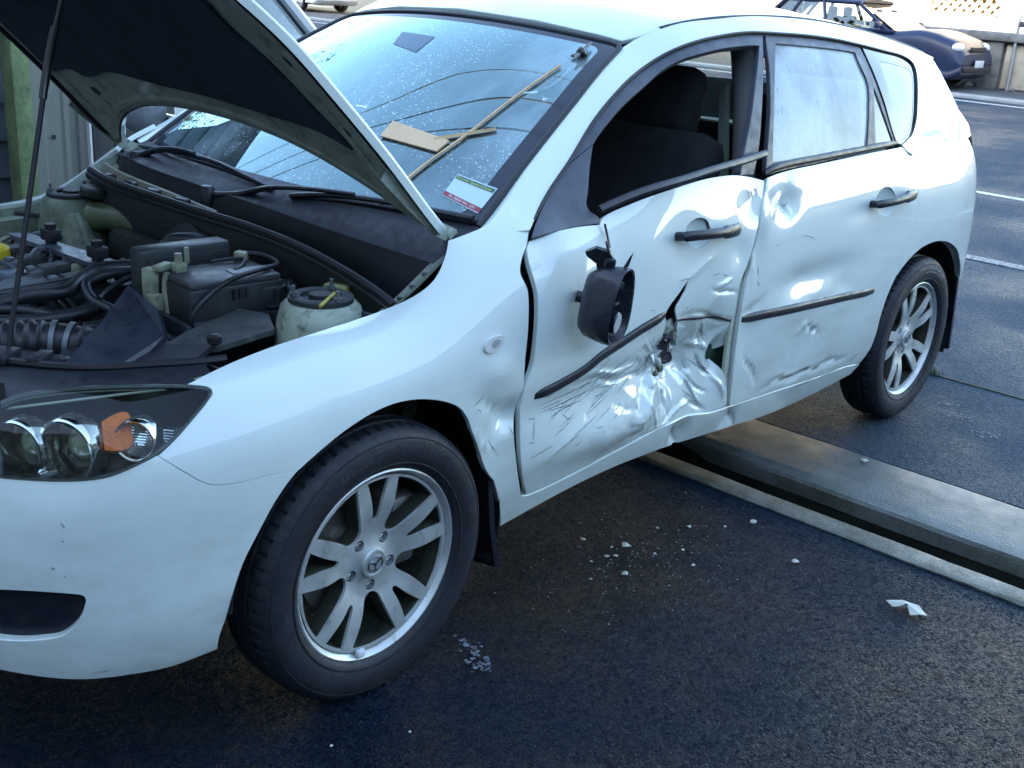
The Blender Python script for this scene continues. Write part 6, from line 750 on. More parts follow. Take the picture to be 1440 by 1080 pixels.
# rear quarter, tail and rear bumper
qf = DATA['quarter_front']; qa = DATA['quarter_arch']
bz_of = lambda x: .955 + .05 * min(1, max(0, (x - .4) / 1.8)) + .02 * min(1, max(0, (x - 2.3) / .9)) ** 2
def u_at(s, z):
    uu = np.linspace(4, 8.5, 181); P = L.ev(np.full(181, s), uu); return float(np.interp(z, P[:, 2], uu))
xs_ = np.linspace(2.36, 3.05, 20); belt = [(float(x), u_at(x, bz_of(x)) + .03) for x in xs_]
tailtop = [(float(s), u_at(s, .985 - .05 * min(1, (s - 3.05) / .5))) for s in np.linspace(3.12, Lk1, 14)]
qpoly = qf + qa + [(3.12, 2.82), (3.2, 3.3), (3.3, 4.1), (3.5, 4.25), (3.8, 4.25), (Lk1, 4.25)] + tailtop[::-1] + belt[::-1]
quarter = panel('quarter_panel', L, qpoly, M_paint, car, res=.025)
rb_poly = [(3.125, 2.75), (3.10, 1.8), (3.09, .8), (3.10, .25), (3.3, .1), (3.6, .1), (Lk1, .1), (Lk1, 4.18), (3.8, 4.18), (3.5, 4.18), (3.305, 4.03), (3.205, 3.23)]
rbump = panel('rear_bumper', L, rb_poly, M_paint, car, res=.03)
panel('rear_bumper', L, rb_poly, M_paint, car, mir=True, res=.05)
panel('seam_backing', L, [(s, u - .3) for s, u in belt] + [(s, u + .22) for s, u in belt[::-1]], M_paint, car, res=.05, off=-.004, flange=0)
# far side, undamaged
panel('quarter_panel', L, qpoly, M_paint, car, mir=True, res=.05)
panel('fender', L, DATA['fender'], M_paint, car, mir=True, res=.04)
fd2 = panel('front_door', L, DATA['front_door'], M_paint, car, mir=True, res=.05)
rd2 = panel('rear_door', L, DATA['rear_door'], M_paint, car, mir=True, res=.05)
panel('sill', L, DATA['sill'], M_paint, car, mir=True, res=.05)
panel('inner_shell', L, sub(.43, 2.30, 1.0, 7.42), M_dark, car, mir=True, res=.08, off=-.03, flange=0)
# ---- glasshouse
dl = DATA['dlo_top']; cr2 = DATA['c_rear']
front_end = dl[0]
rear_s = 2.74
sf = [tuple(q) for q in dl] + [(2.36, .25), (2.42, .0), (2.9, .0), (3.12, .0), (3.10, .6), (2.98, 1.4), (2.93, 2.4), (2.94, 3.4), (3.0, 4.4), (3.1, 5.2), (3.16, 6)] + [(float(s), 6.) for s in np.linspace(3.05, .41, 60)] + [(.405, 5.2), (.40, 4.2), (.40, 3.2), (.405, 2.2), (.42, 1.4)]
sfr = panel('side_frame', G, sf, M_paint, car, res=.022, flange=.012)
panel('side_frame', G, sf, M_paint, car, mir=True, res=.05, flange=.012)
for far in (False, True):
    P_ = dict(mir=far); R_ = .05 if far else .02; tgt_f = fd2 if far else fd; tgt_r = rd2 if far else rd
    panel('window_frame', G, DATA['frame_f'], M_frame, tgt_f, res=R_, off=-.006, flange=.02, **P_)
    panel('sail_panel', G, DATA['sail'], M_frame, tgt_f, res=R_, off=-.004, flange=.01, **P_)
    panel('window_frame', G, DATA['frame_r'], M_frame, tgt_r, res=R_, off=-.006, flange=.015, holes=[DATA['glass_r'], DATA['pane_r']], **P_)
# ---- panes
def fogged(lo, hi, sc=3.0, streak=True, base=(.35, .85)):
    def f(N, L):
        n = noise(N, L, sc, 5, .6, stretch=(1, 1, .6)); r = ramp(N, L, n.outputs[0], [(.32, lo), (.62, hi)])
        if not streak: return r.outputs[0]
        n2 = noise(N, L, 60, 2, .5, stretch=(1, 1, .06)); r2 = ramp(N, L, n2.outputs[0], [(.64, 1), (.74, .72)])
        n3 = nd(N, 'ShaderNodeTexVoronoi', i_Scale=160); tc = nd(N, 'ShaderNodeTexCoord'); L.new(tc.outputs['Object'], n3.inputs['Vector'])
        r3 = ramp(N, L, n3.outputs['Distance'], [(.15, .65), (.32, 1)])
        a = mixc(N, L, 1, r.outputs[0], r2.outputs[0], 'MULTIPLY'); a = mixc(N, L, 1, a, r3.outputs[0], 'MULTIPLY'); return a
    return f
M_gfog = glass('fogged_side_glass', (.55, .66, .68), .5, (.74, .86, .88), fogmask=fogged(.40, .93, 4.5), boost=.6)
M_gq = glass('fogged_quarter_glass', (.55, .66, .68), .5, (.78, .90, .92), fogmask=fogged(.55, .94, 5), boost=.6)
M_gclear = glass('side_glass', (.78, .86, .85))
M_frit = mat('black_glass_border', (.015, .02, .035), .06, 0, .5)
M_priv = mat('dark_pane', (.10, .11, .13), .12)
for far in (False, True):
    P_ = dict(mir=far); tgt = rd2 if far else rd; R_ = .06 if far else .03
    panel('window_glass', G, DATA['glass_r'], M_gclear if far else M_gfog, tgt, res=R_, off=-.012, flange=0, **P_)
    panel('fixed_pane', G, DATA['pane_r'], M_priv, tgt, res=R_, off=-.010, flange=0, **P_)
    q = panel('quarter_window', G, DATA['quarter_glass'], M_frit, car, res=R_, off=-.003, flange=.006, holes=[DATA['quarter_clear']], hole_flange=.002, **P_)
    panel('window_glass', G, DATA['quarter_clear'], M_gclear if far else M_gq, q, res=R_, off=-.004, flange=0, **P_)
gf = [(.80, 3.3), (.93, 4.0), (1.16, 4.25), (1.55, 4.4), (1.50, 2.5), (1.43, 1.0), (1.30, .2), (1.0, .2), (.75, .3), (.72, 1.2)]
panel('window_glass', G, gf, M_gclear, fd2, mir=True, res=.06, off=-.012, flange=0)
strip('belt_moulding', G, DATA['belt_r'], .020, .010, M_trim, rd, off=-.004, us=1)
o = strip('window_seal', G, [(s, u) for s, u in DATA['dlo_top'][2:-2]], .007, .004, M_rubber, car, us=1)
# loose belt moulding that sprang off the crushed door
ls = np.array(DATA['strip_loose']); P0 = G.ev(ls[:, 0], ls[:, 1]); Nn = G.nrm(ls[:, 0], ls[:, 1])
tt = np.linspace(0, 1, len(P0)); path = P0 + Nn * (.012 + .02 * np.sin(tt * 3.1))[:, None]
T_ = np.gradient(path, axis=0); T_ /= np.linalg.norm(T_, axis=1)[:, None]; Bv = np.cross(Nn, T_); b = MB(); V = []; F = []
prof = [(-.011, -.006), (-.011, .003), (-.006, .007), (.003, .007), (.008, .004), (.010, -.001), (.005, -.008)]
for i in range(len(path)):
    for a, h in prof: V.append(path[i] + Bv[i] * a + Nn[i] * h)
k = len(prof)
for i in range(len(path) - 1):
    for j in range(k): F.append((i * k + j, i * k + (j + 1) % k, (i + 1) * k + (j + 1) % k, (i + 1) * k + j))
F += [tuple(range(k)), tuple((len(path) - 1) * k + j for j in range(k))]
b.add(V, F); b.build('loose_belt_moulding', M_trim, fd, sharp=30)
# windscreen: glass with painted border, and the moulding round it
def wsub(a, b0, b1, n=30):
    s = np.linspace(-a, a, n)
    return [(x, b0) for x in s] + [(a, y) for y in np.linspace(b0, b1, 14)[1:]] + [(x, b1) for x in s[::-1][1:]] + [(-a, y) for y in np.linspace(b1, b0, 14)[1:-1]]
def rnd_rect(a, b0, b1, r=.06, ru=.3, n=8):
    out = []
    for cx, cy, t0 in ((a - r, b1 - ru, 0), (-a + r, b1 - ru, 90), (-a + r, b0 + ru, 180), (a - r, b0 + ru, 270)):
        for i in range(n + 1):
            t = rad(t0 + 90 * i / n); out.append((cx + r * math.cos(t), cy + ru * math.sin(t)))
    res = []
    for i in range(len(out)):
        a_, b_ = np.array(out[i]), np.array(out[(i + 1) % len(out)]); m_ = max(1, int(np.hypot(*(b_ - a_) * (1, .15)) / .05))
        res += [tuple(a_ + (b_ - a_) * j / m_) for j in range(m_)]
    return res
def ws_mask(N, L):
    # dried smears, mist low down and bands of rain beads
    n = noise(N, L, 3.0, 7, .62, stretch=(.55, 1.25, .55)); r = ramp(N, L, n.outputs[0], [(.36, .03), (.50, .14), (.64, .50)])
    v = nd(N, 'ShaderNodeTexVoronoi', i_Scale=95, feature='SMOOTH_F1'); v.inputs['Randomness'].default_value = 1; tc = nd(N, 'ShaderNodeTexCoord'); L.new(tc.outputs['Object'], v.inputs['Vector'])
    d = ramp(N, L, v.outputs['Distance'], [(.14, .95), (.26, 0)])
    w = noise(N, L, 1.9, 3, .5); wm = ramp(N, L, w.outputs[0], [(.44, 0), (.54, 1)])
    n5 = noise(N, L, 90, 2, .5); gm = ramp(N, L, n5.outputs[0], [(.56, 0), (.66, .28)]); w2 = noise(N, L, 3.1, 3, .55); gm2 = ramp(N, L, w2.outputs[0], [(.52, 0), (.62, 1)])
    a = mixc(N, L, 1, d.outputs[0], wm.outputs[0], 'MULTIPLY'); a2 = mixc(N, L, 1, gm.outputs[0], gm2.outputs[0], 'MULTIPLY')
    s = mixc(N, L, 1, a, r.outputs[0], 'ADD'); return mixc(N, L, 1, s, a2, 'ADD')
M_ws = glass('windscreen_glass', (.68, .80, .80), .05, (.55, .66, .70), ior=1.5, boost=3.5, gtint=(.68, .97, 1), fogmask=ws_mask)
wout = rnd_rect(.985, .02, 3.95); win_ = rnd_rect(.915, .13, 3.74, .05, .22)
ws = panel('windscreen', W, win_, M_ws, car, res=.05, flange=0, flip=True, us=.14)
panel('glass_border', W, wout, M_frit, ws, res=.05, flange=.004, holes=[win_], hole_flange=.001, flip=True, us=.14)
strip('windscreen_moulding', W, [(-.99, u) for u in np.linspace(.05, 3.85, 40)] + [(-.97, 3.97)] + [(s, 4.0) for s in np.linspace(-.93, .93, 40)] + [(.97, 3.97)] + [(.99, u) for u in np.linspace(3.85, .05, 40)], .016, .006, M_rubber, ws, flip=True, ends=False)
# roof, joints, hatch
rp = [(float(s), .03) for s in np.linspace(1.16, 3.08, 40)] + [(3.14, .3), (3.19, 1), (3.2, 3), (3.19, 5), (3.14, 5.7)] + [(float(s), 5.97) for s in np.linspace(3.08, 1.16, 40)] + [(1.10, 5.6), (1.10, 5), (1.098, 4), (1.098, 3), (1.098, 2), (1.10, 1), (1.10, .4)]
roof = panel('roof', R, rp, M_paint, car, res=.05, flange=.012, us=.2)
for sg in (1, -1):
    b = MB(); pts = [(x, -(y - .002) * sg, z - .002) for x, y, z in RAIL if 1.1 < x < 3.1]
    A = hermite(np.arange(len(pts)), np.array(pts), np.linspace(0, len(pts) - 1, 40)); b.tube([tuple(a) for a in A], .0065, 6); b.build('roof_ditch_moulding', M_rubber, car)
# tail: hatch shell between the two C-pillars with a spoiler on top
def loft(curve, bulge, name, m, parent, n=20, lift=0):
    V = []; F = []; k = len(curve)
    for j in range(n + 1):
        v = -1 + 2 * j / n
        for x, y, z in curve: V.append((x + bulge * (1 - v * v), y * -v if y < 0 else y, z + lift * (1 - v * v)))
    for j in range(n):
        for i in range(k - 1): F.append((j * k + i, j * k + i + 1, (j + 1) * k + i + 1, (j + 1) * k + i))
    b = MB(); b.add(V, F); return b.build(name, m, parent, True, 50)
crv = [G.ev(s, u)[0] for s, u in [(3.16, 6), (3.1, 5.2), (3.0, 4.4), (2.94, 3.4), (2.93, 2.4), (2.98, 1.4), (3.10, .6), (3.12, .0)]]
hat = loft([tuple(q) for q in crv[1:6]], .10, 'tailgate_window', M_gclear, car)
loft([tuple(q) for q in crv[5:]] + [tuple(L.ev(3.2, 6.3)[0])], .16, 'tailgate', M_paint, car)
b = MB(); sp = []
for v in np.linspace(-1, 1, 25):
    y = v * .535; e = (1 - abs(v) ** 6)
    sp.append([(2.98, y, 1.322 + .045 * (1 - v * v)), (3.08, y * .97, 1.312 + .045 * (1 - v * v)), (3.17 * (.985 + .015 * e), y * .93, 1.288 + .045 * (1 - v * v)), (3.165, y * .93, 1.27 + .045 * (1 - v * v)), (3.08, y * .95, 1.262 + .03 * (1 - v * v)), (2.98, y, 1.27 + .03 * (1 - v * v))])
V = [q for r in sp for q in r]; F = []
for i in range(24):
    for j in range(6): F.append((i * 6 + j, i * 6 + (j + 1) % 6, (i + 1) * 6 + (j + 1) % 6, (i + 1) * 6 + j))
F += [tuple(range(6)), tuple(24 * 6 + j for j in range(6))]
b.add(V, F); b.build('roof_spoiler', M_paint, car, True, 50)
for far in (False, True): panel('tail_lamp', L, [(3.30, 5.3), (3.34, 4.7), (3.44, 4.6), (3.52, 5.2), (3.50, 6.0), (3.42, 6.2), (3.33, 6.1)], mat('clear_red_lamp', (.35, .03, .03), .1, 0, .5, 1), car, mir=far, res=.03, off=.004, flange=.01)
# ---- raised bonnet
hp_out = [(.012, .35), (.0, .12)] ; 
def hood_outline(i0, i1, s1):
    out = [(i0 + .02, .12)] + [(i0, u) for u in np.linspace(.3, 7.7, 40)] + [(i0 + .02, 7.88)]
    out += [(s, 8 - .0) for s in np.linspace(i0 + .05, s1 - .06, 40)] + [(s1 - .02, 7.8)] + [(s1, u) for u in np.linspace(7.5, .5, 30)] + [(s1 - .02, .2)]
    out += [(s, .0) for s in np.linspace(s1 - .06, i0 + .05, 40)]
    return out
ho = hood_outline(-.005, 0, 1.12)
hood = panel('bonnet', H, ho, M_paint, car, res=.035, off=.019, flange=.021, flip=True, us=.17)
hin = [(a * .985 + .008, 4 + (b_ - 4) * .985) for a, b_ in ho]
padp = [(a, min(b_, 7.62)) for a, b_ in DATA['pad']]
kf = max(range(len(padp)), key=lambda i: padp[i][1] * 10 + padp[i][0])
pad_poly = padp[:kf + 1] + [(.55, 7.6), (.75, 7.5), (.9, 7.4), (1.02, 7.1), (1.05, 6), (1.06, 4), (1.05, 2), (1.02, .95), (.85, .9), (.72, .92)]
clean = []
for q in pad_poly:
    if not clean or abs(q[0] - clean[-1][0]) + abs(q[1] - clean[-1][1]) > .004: clean.append(q)
M_pad = varied('bonnet_insulation_felt', (.030, .046, .066), .95, .3, 14, bs=.5, bscale=220)
frame_ = panel('bonnet_frame', H, hin, M_inner, hood, res=.035, off=.004, flange=0, us=.17)
panel('insulation_pad', H, clean, M_pad, hood, res=.03, off=.013, flange=.012, us=.17)
# pressed stiffening along the hinge edge and holes in the frame
for sg in (0, 8):
    b = MB()
for (s0, u0), (s1, u1), w_ in (((.03, .7), (.03, 7.2), .012), ((.10, .45), (.62, .42), .009), ((.10, 7.55), (.62, 7.58), .009)):
    ln = [(s0 + (s1 - s0) * t, u0 + (u1 - u0) * t) for t in np.linspace(0, 1, 40)]
    strip('frame_rib', H, ln, w_ * 2, .006, M_inner, hood, us=.17, off=.004)
for s_, u_ in ((.30, .42), (.52, .40), (.12, 6.9), (.30, 7.62)):
    P = H.ev(s_, u_)[0]; n_ = H.nrm(s_, u_)[0]; b = MB()
    b.lathe([(.016, .0052), (.014, .0062), (.0, .0055)], P, n_, 16); b.build('frame_hole', M_rubber, hood)
ln = [(.05 + .6 * t, 7.86) for t in np.linspace(0, 1, 50)]
strip('bonnet_seal', H, ln, .014, .010, M_rubber, hood, us=.17, off=.004)
# hinges
for sg in (-1, 1):
    b = MB(); y = sg * .655
    pts = [(.41, y, .925), (.365, y, .945), (.32, y, .965), (.235, y, 1.035), (.16, y, 1.10)]
    for a, c_ in zip(pts[:-1], pts[1:]):
        a, c_ = Vector(a), Vector(c_); d_ = c_ - a; up = Vector((-d_.z, 0, d_.x)).normalized() * .017
        b.prism([a - up, c_ - up, c_ + up, a + up], (0, .004 * sg, 0))
    b.cyl((.365, y - .012, .945), .014, .03, 'Y', 14); b.build('bonnet_hinge', M_inner, car, True, 30)
# ---- wheels, arches, lamps, trim
M_rim = varied('alloy_wheel_silver', (.60, .62, .60), .42, .14, 10, dirt=(.20, .22, .15), dirt_at=(.56, .78), metal=.55)
M_barrel = varied('dirty_wheel_barrel', (.032, .037, .032), .6, .4, 9, dirt=(.07, .08, .05), dirt_at=(.42, .65), metal=.4)  # dirty, and darkened further for the shade behind the spokes
M_tyre = varied('tyre_rubber', (.011, .014, .020), .62, .25, 14, dirt=(.028, .030, .032), dirt_at=(.60, .8), bs=.15, bscale=90)
M_disc = varied('brake_disc', (.30, .29, .27), .4, .3, 20, metal=.6)
M_nut = mat('wheel_nut', (.32, .33, .34), .35, .9)
def wheel(cx, sy, phase, letters=None, detail=True):
    """alloy wheel; face looks along sy*y.  local polar frame: angle measured from +x (rear) towards +z"""
    cy = -.850 if sy < 0 else .850; cz = .31
    def P(r, a, d=0): return (cx + r * math.cos(a), cy - sy * d * -1 if False else cy + sy * (d), cz + r * math.sin(a))
    # face: five V pairs cut out of a disc
    def depth(r):       # outward position of the spoke face relative to the lip plane
        return -.010 - .018 * math.exp(-((r - .06) / .05) ** 2)
    outer = [(.203 * math.cos(t), .203 * math.sin(t)) for t in np.linspace(0, 2 * math.pi, 120, endpoint=False)]
    holes = []
    def win(r0, r1, h0, h1, ac, n=8, rr=.02):
        pts = []
        def arc(r, h): return (r, h)
        # polar outline: outer edge, sides, rounded inner end
        for t in np.linspace(-h1, h1, n): pts.append((r1, t))
        for k in np.linspace(.12, .88, 7): pts.append((r1 + (r0 + rr - r1) * k, h1 + (h0 - h1) * k))
        for t in np.linspace(0, math.pi, 9): pts.append((r0 + rr - rr * math.sin(t), h0 * math.cos(t)))
        for k in np.linspace(.12, .88, 7)[::-1]: pts.append((r1 + (r0 + rr - r1) * k, -(h1 + (h0 - h1) * k)))
        out = []
        for r, t in pts:
            q = (r * math.cos(ac + t), r * math.sin(ac + t))
            if not out or math.hypot(q[0] - out[-1][0], q[1] - out[-1][1]) > .0015: out.append(q)
        return out
    for k in range(5):
        a = phase + k * 2 * math.pi / 5
        holes.append(win(.100, .197, rad(4.0), rad(8.4), a, rr=.011))
        holes.append(win(.0735, .197, rad(14.2), rad(19.3), a + math.pi / 5, rr=.020)); _c = a + math.pi / 5
        holes.append([(.0572 * math.cos(_c) + .0132 * math.cos(t), .0572 * math.sin(_c) + .0132 * math.sin(t)) for t in np.linspace(0, 2 * math.pi, 18, endpoint=False)])
    ov, T, loops = triangulate([np.array(outer)] + [np.array(h) for h in holes], .011)
    V = []; F = []
    for x, z in ov:
        r = math.hypot(x, z); d = depth(r)
        V.append((cx + x, cy + sy * d, cz + z))
    F = [tuple(t) for t in T]
    base = len(V)
    for lp in loops:        # bevelled window walls
        n = len(lp); b0 = len(V)
        c_ = np.mean([ov[i] for i in lp], 0)
        for i in lp:
            x, z = ov[i]; r = math.hypot(x, z); d = depth(r); dx, dz = (x - c_[0]), (z - c_[1]); q = math.hypot(dx, dz); ins = (.0022 if len(lp) > 18 else .0008) if lp is not loops[0] else 0
            xa, za = x - dx / q * ins, z - dz / q * ins
            V.append((cx + x, cy + sy * d, cz + z)); V.append((cx + xa, cy + sy * (d - .006), cz + za)); V.append((cx + xa, cy + sy * (d - .045), cz + za))
        for i in range(n):
            j = (i + 1) % n
            for q in (0, 1): F.append((b0 + 3 * i + q, b0 + 3 * i + q + 1, b0 + 3 * j + q + 1, b0 + 3 * j + q))
    b = MB(); b.add(V, F)
    rim = b.build('wheel', M_rim, car, True, 32)
    rim.data.materials.append(M_barrel); nT = len(T); lc = sum(len(l) for l in loops[:1])
    for pi, pol in enumerate(rim.data.polygons):
        if pi >= nT + 2 * lc and (pi - nT) % 2 == 1: pol.material_index = 1  # spoke walls take the darkened barrel colour as shade
    b = MB(); b.lathe([(.2185, -.006), (.2185, -.001), (.215, .001), (.2115, -.001), (.2065, -.011), (.2035, -.014)], (cx, cy, cz), (0, sy, 0), 96); b.build('rim_lip', M_rim, rim, True, 50)
    b = MB(); b.lathe([(.2035, -.012), (.201, -.05), (.193, -.09), (.190, -.175), (.205, -.19)], (cx, cy, cz), (0, sy, 0), 72); b.build('rim_barrel', M_barrel, rim, True, 50)
    b = MB(); b.lathe([(.0, -.07), (.075, -.07), (.078, -.088), (.145, -.088), (.145, -.11), (0, -.11)], (cx, cy, cz), (0, sy, 0), 48); b.build('brake_disc', M_disc, rim, True, 30)
    b = MB(); b.box((cx + .125 * (1 if cx < 1 else -1), cy - sy * .095, cz + .02), (.07, .07, .17), bev=.012); b.build('brake_caliper', M_disc, rim)
    # hub cap with the winged emblem
    b = MB(); b.lathe([(.0335, -.045), (.0335, -.018), (.031, -.014), (.0270, -.0135), (.026, -.015), (0, -.014)], (cx, cy, cz), (0, sy, 0), 40); cap = b.build('centre_cap', M_rim, rim, True, 30)
    b = MB(); yb = cy + sy * -.0122
    ov_ = [(.0195 * math.cos(t), .0165 * math.sin(t)) for t in np.linspace(0, 2 * math.pi, 41)]
    b.tube([(cx + x, yb, cz + z) for x, z in ov_], .0016, 6)
    wing = [(-.0175, .006), (-.011, .0068), (-.005, .003), (0, -.004), (.005, .003), (.011, .0068), (.0175, .006)]
    b.tube([(cx + x, yb, cz + z) for x, z in wing], .0017, 6, smooth=3); b.tube([(cx, yb, cz - .004), (cx, yb, cz - .0155)], .0014, 6)
    b.build('emblem', mat('emblem_chrome', (.2, .22, .25), .2, 1), rim)
    for k in range(5):
        a = phase + (k + .5) * 2 * math.pi / 5; c0 = (cx + .0572 * math.cos(a), cy, cz + .0572 * math.sin(a))
        b = MB(); b.lathe([(.0165, -.030), (.0160, -.045), (.0125, -.048), (0, -.048)], c0, (0, sy, 0), 20); b.build('nut_seat', M_disc, rim)
        b = MB(); b.lathe([(.0112, -.05), (.0112, -.032), (.0075, -.027), (.0068, -.027), (.006, -.029), (0, -.029)], c0, (0, sy, 0), 6); b.build('lug_nut', M_nut, rim, False)
    # tyre with real grooves
    nA = 320; prof = [(.216, -.004), (.222, .004), (.232, .0095), (.250, .0145), (.268, .016), (.283, .0135), (.296, .006), (.3045, -.006), (.3105, -.020)]
    tread = [(.3125, -.026), (.3145, -.040), (.3145, -.050), (.3065, -.052), (.3065, -.060), (.3155, -.062), (.316, -.085), (.308, -.087), (.308, -.096), (.316, -.098), (.316, -.118), (.308, -.120), (.308, -.127), (.315, -.129), (.3135, -.150), (.306, -.168), (.29, -.178), (.26, -.180), (.216, -.17)]
    tread = [(r - .002, -.012 + (h + .026) * .82) for r, h in tread]; prof = prof[:6] + [(.2955, .0085), (.303, .001), (.3085, -.006)]
    full = prof + tread; V = []; F = []; nP = len(full)
    for i in range(nA):
        a = 2 * math.pi * i / nA; ph = i % 5
        for j, (r, h) in enumerate(full):
            rr = r
            if 7 <= j <= 11 and ph == 0: rr -= .0045 if j > 8 else .002
            if 15 <= j <= 16 and (i + 2) % 5 == 0: rr -= .004
            V.append((cx + rr * math.cos(a), cy + sy * h, cz + rr * math.sin(a)))
    for i in range(nA):
        k = (i + 1) % nA
        for j in range(nP - 1): F.append((i * nP + j, i * nP + j + 1, k * nP + j + 1, k * nP + j))
    b = MB(); b.add(V, F); ty = b.build('tyre', M_tyre, rim, True, 30)
    ring = MB()
    for r, h in ((.2345, .0112), (.289, .0113)):
        ring.lathe([(r - .002, h - .003), (r - .0012, h + .0012), (r + .0012, h + .0010), (r + .002, h - .003)], (cx, cy, cz), (0, sy, 0), 120)
    ring.build('sidewall_rib', M_tyre, rim, True, 60)
    return rim
def arc_text(txt, cx, sy, r, a_mid, size, m, parent, name, d=.0148):
    """raised sidewall lettering bent round the tyre"""
    cu = bpy.data.curves.new('t', 'FONT'); cu.body = txt; cu.size = size; cu.extrude = .0009; cu.align_x = 'CENTER'; cu.space_character = 1.15
    o = bpy.data.objects.new('t', cu); COL.objects.link(o); dg = bpy.context.evaluated_depsgraph_get(); me = bpy.data.meshes.new_from_object(o.evaluated_get(dg)); bpy.data.objects.remove(o)
    cy = -.850 if sy < 0 else .85
    for v in me.vertices:
        a = a_mid - v.co.x / r; rr = r + v.co.y
        v.co = (cx + rr * math.cos(a), cy + sy * (d + v.co.z), .31 + rr * math.sin(a))
    me.materials.clear(); me.materials.append(m); o = bpy.data.objects.new(name, me); COL.objects.link(o); o.parent = parent; return o
M_letter = mat('moulded_rubber_letters', (.055, .058, .062), .55)
M_letter2 = mat('pale_tyre_lettering', (.30, .32, .33), .6)
w1 = wheel(0, -1, rad(90)); w2 = wheel(2.64, -1, rad(107)); w3 = wheel(0, 1, rad(90)); w4 = wheel(2.64, 1, rad(60))
arc_text('GOODYEAR', 2.64, -1, .258, rad(72), .030, M_letter2, w2, 'tyre_lettering')
arc_text('GOODYEAR', 2.64, -1, .258, rad(-108), .030, M_letter, w2, 'tyre_lettering')
arc_text('EAGLE', 2.64, -1, .258, rad(188), .028, M_letter, w2, 'tyre_lettering')
arc_text('205/55R16', 0, -1, .258, rad(105), .022, M_letter, w1, 'tyre_lettering')
# white valve weight by the front rim edge
b = MB(); b.box((-.048, -.848, .31 - .196), (.022, .014, .02), bev=.005); b.build('wheel_weight', mat('white_weight', (.75, .76, .78), .5), w1)
# arch liners and mud flaps
for cx in (0, 2.64):
    for sg in (-1, 1):
        V = []; F = []; n = 40; ys = [sg * .852, sg * .80, sg * .62, sg * .50]
        for i in range(n + 1):
            a = rad(-20 + 196 * i / n)
            for j, y in enumerate(ys):
                r = (.372, .385, .385, .36)[j]; V.append((cx + r * math.cos(a), y, .315 + r * math.sin(a)))
        for i in range(n):
            for j in range(3): F.append((i * 4 + j, i * 4 + j + 1, (i + 1) * 4 + j + 1, (i + 1) * 4 + j))
        V.append((cx, sg * .50, .315)); 
        for i in range(n): F.append((i * 4 + 3, (i + 1) * 4 + 3, len(V) - 1))
        b = MB(); b.add(V, F); b.build('arch_liner', M_dark, car, True, 60)
def flap(x, sg, z0, z1, lean):
    b = MB(); y = sg * .80
    pts = [(x, y + sg * .052, z1), (x + .012, y + sg * .058, (z0 + z1) / 2), (x + lean, y + sg * .048, z0 + .02), (x + lean, y - sg * .09, z0), (x, y - sg * .11, z1)]
    b.prism(pts, (.016, 0, 0)); b.build('mud_flap', M_trim, car, True, 30)
flap(.322, -1, .15, .45, .05); flap(2.99, -1, .17, .50, .06); flap(.322, 1, .15, .45, .05); flap(2.99, 1, .17, .50, .06)
b = MB(); b.box((1.4, 0, .25), (4.1, 1.18, .12)); b.box((1.4, 0, .26), (1.75, 1.30, .1)); b.box((3.0, 0, .34), (.7, 1.3, .2)); b.build('underbody', M_dark, car, False)
# sill seam pinch, side repeater, handles, mouldings
ip = DATA['indicator']; ind = panel('side_indicator', L, ip, mat('clear_indicator_lens', (.62, .64, .62), .1, 0, .5, 1), fend, res=.008, off=.006, disp=DF['fender'], flange=.008)
ci = np.mean(ip, 0); panel('bulb', L, [(ci[0] + (a - ci[0]) * .4 + .004, ci[1] + (b_ - ci[1]) * .5) for a, b_ in ip], mat('repeater_bulb', (.34, .35, .34), .2), ind, res=.008, off=.0075, disp=DF['fender'], flange=0)
strip('side_moulding', L, DATA['mould_front'], .025, .008, M_trim, fd, disp=door_d, off=-.001)
strip('side_moulding_stub', L, DATA['mould_front_b'], .010, .005, M_trim, fd, disp=door_d)
strip('side_moulding', L, DATA['mould_rear'], .027, .009, M_trim, rd, disp=DF['rear_door'], off=-.001)
for key, tgt, dd, cup in (('handle_f', fd, door_d, 'cup_f'), ('handle_r', rd, DF['rear_door'], 'cup_r')):
    ln = np.array(DATA[key]); P = L.ev(ln[:, 0], ln[:, 1]); N_ = L.nrm(ln[:, 0], ln[:, 1]); P = P + N_ * dd(P)[:, None]; n = len(P)
    T_ = np.gradient(P, axis=0); T_ /= np.linalg.norm(T_, axis=1)[:, None]; Bv = np.cross(N_, T_)
    V = []; F = []; m_ = 14
    for i in range(n):
        t = i / (n - 1); hgt = .012 + .032 * math.sin(math.pi * min(1, max(0, t * .92 + .06))) ** .6; wv = .0135 + .0045 * (t > .62) + (0 if 0 < i < n - 1 else -.006)
        for k in range(m_):
            a = 2 * math.pi * k / m_; V.append(P[i] + N_[i] * (hgt + math.sin(a) * .0085) + Bv[i] * math.cos(a) * wv)
    for i in range(n - 1):
        for k in range(m_): F.append((i * m_ + k, i * m_ + (k + 1) % m_, (i + 1) * m_ + (k + 1) % m_, (i + 1) * m_ + k))
    F += [tuple(range(m_)), tuple((n - 1) * m_ + k for k in range(m_))]
    b = MB(); b.add(V, F)
    for i in (1, n - 2):
        b.tube([P[i] - N_[i] * .004, P[i] + N_[i] * .02], .012, 10)
    b.build('door_handle', M_trim, tgt, True, 60)
    q = int(n * .72); b = MB(); b.box((0, 0, 0), (.003, .02, .034)); 
    cpts = DATA[cup]
    c0 = np.mean(cpts, 0)
    def bowl(PP, c0=c0, key=key):
        cc = L.ev(c0[0], c0[1])[0]; r = np.hypot((PP[:, 0] - cc[0]) / .075, (PP[:, 2] - cc[2]) / .055); return dd(PP) - .022 * np.clip(1 - r ** 2, 0, 1) + .0012
    panel('handle_recess', L, cpts, M_paint, tgt, res=.006, disp=bowl, flange=0)
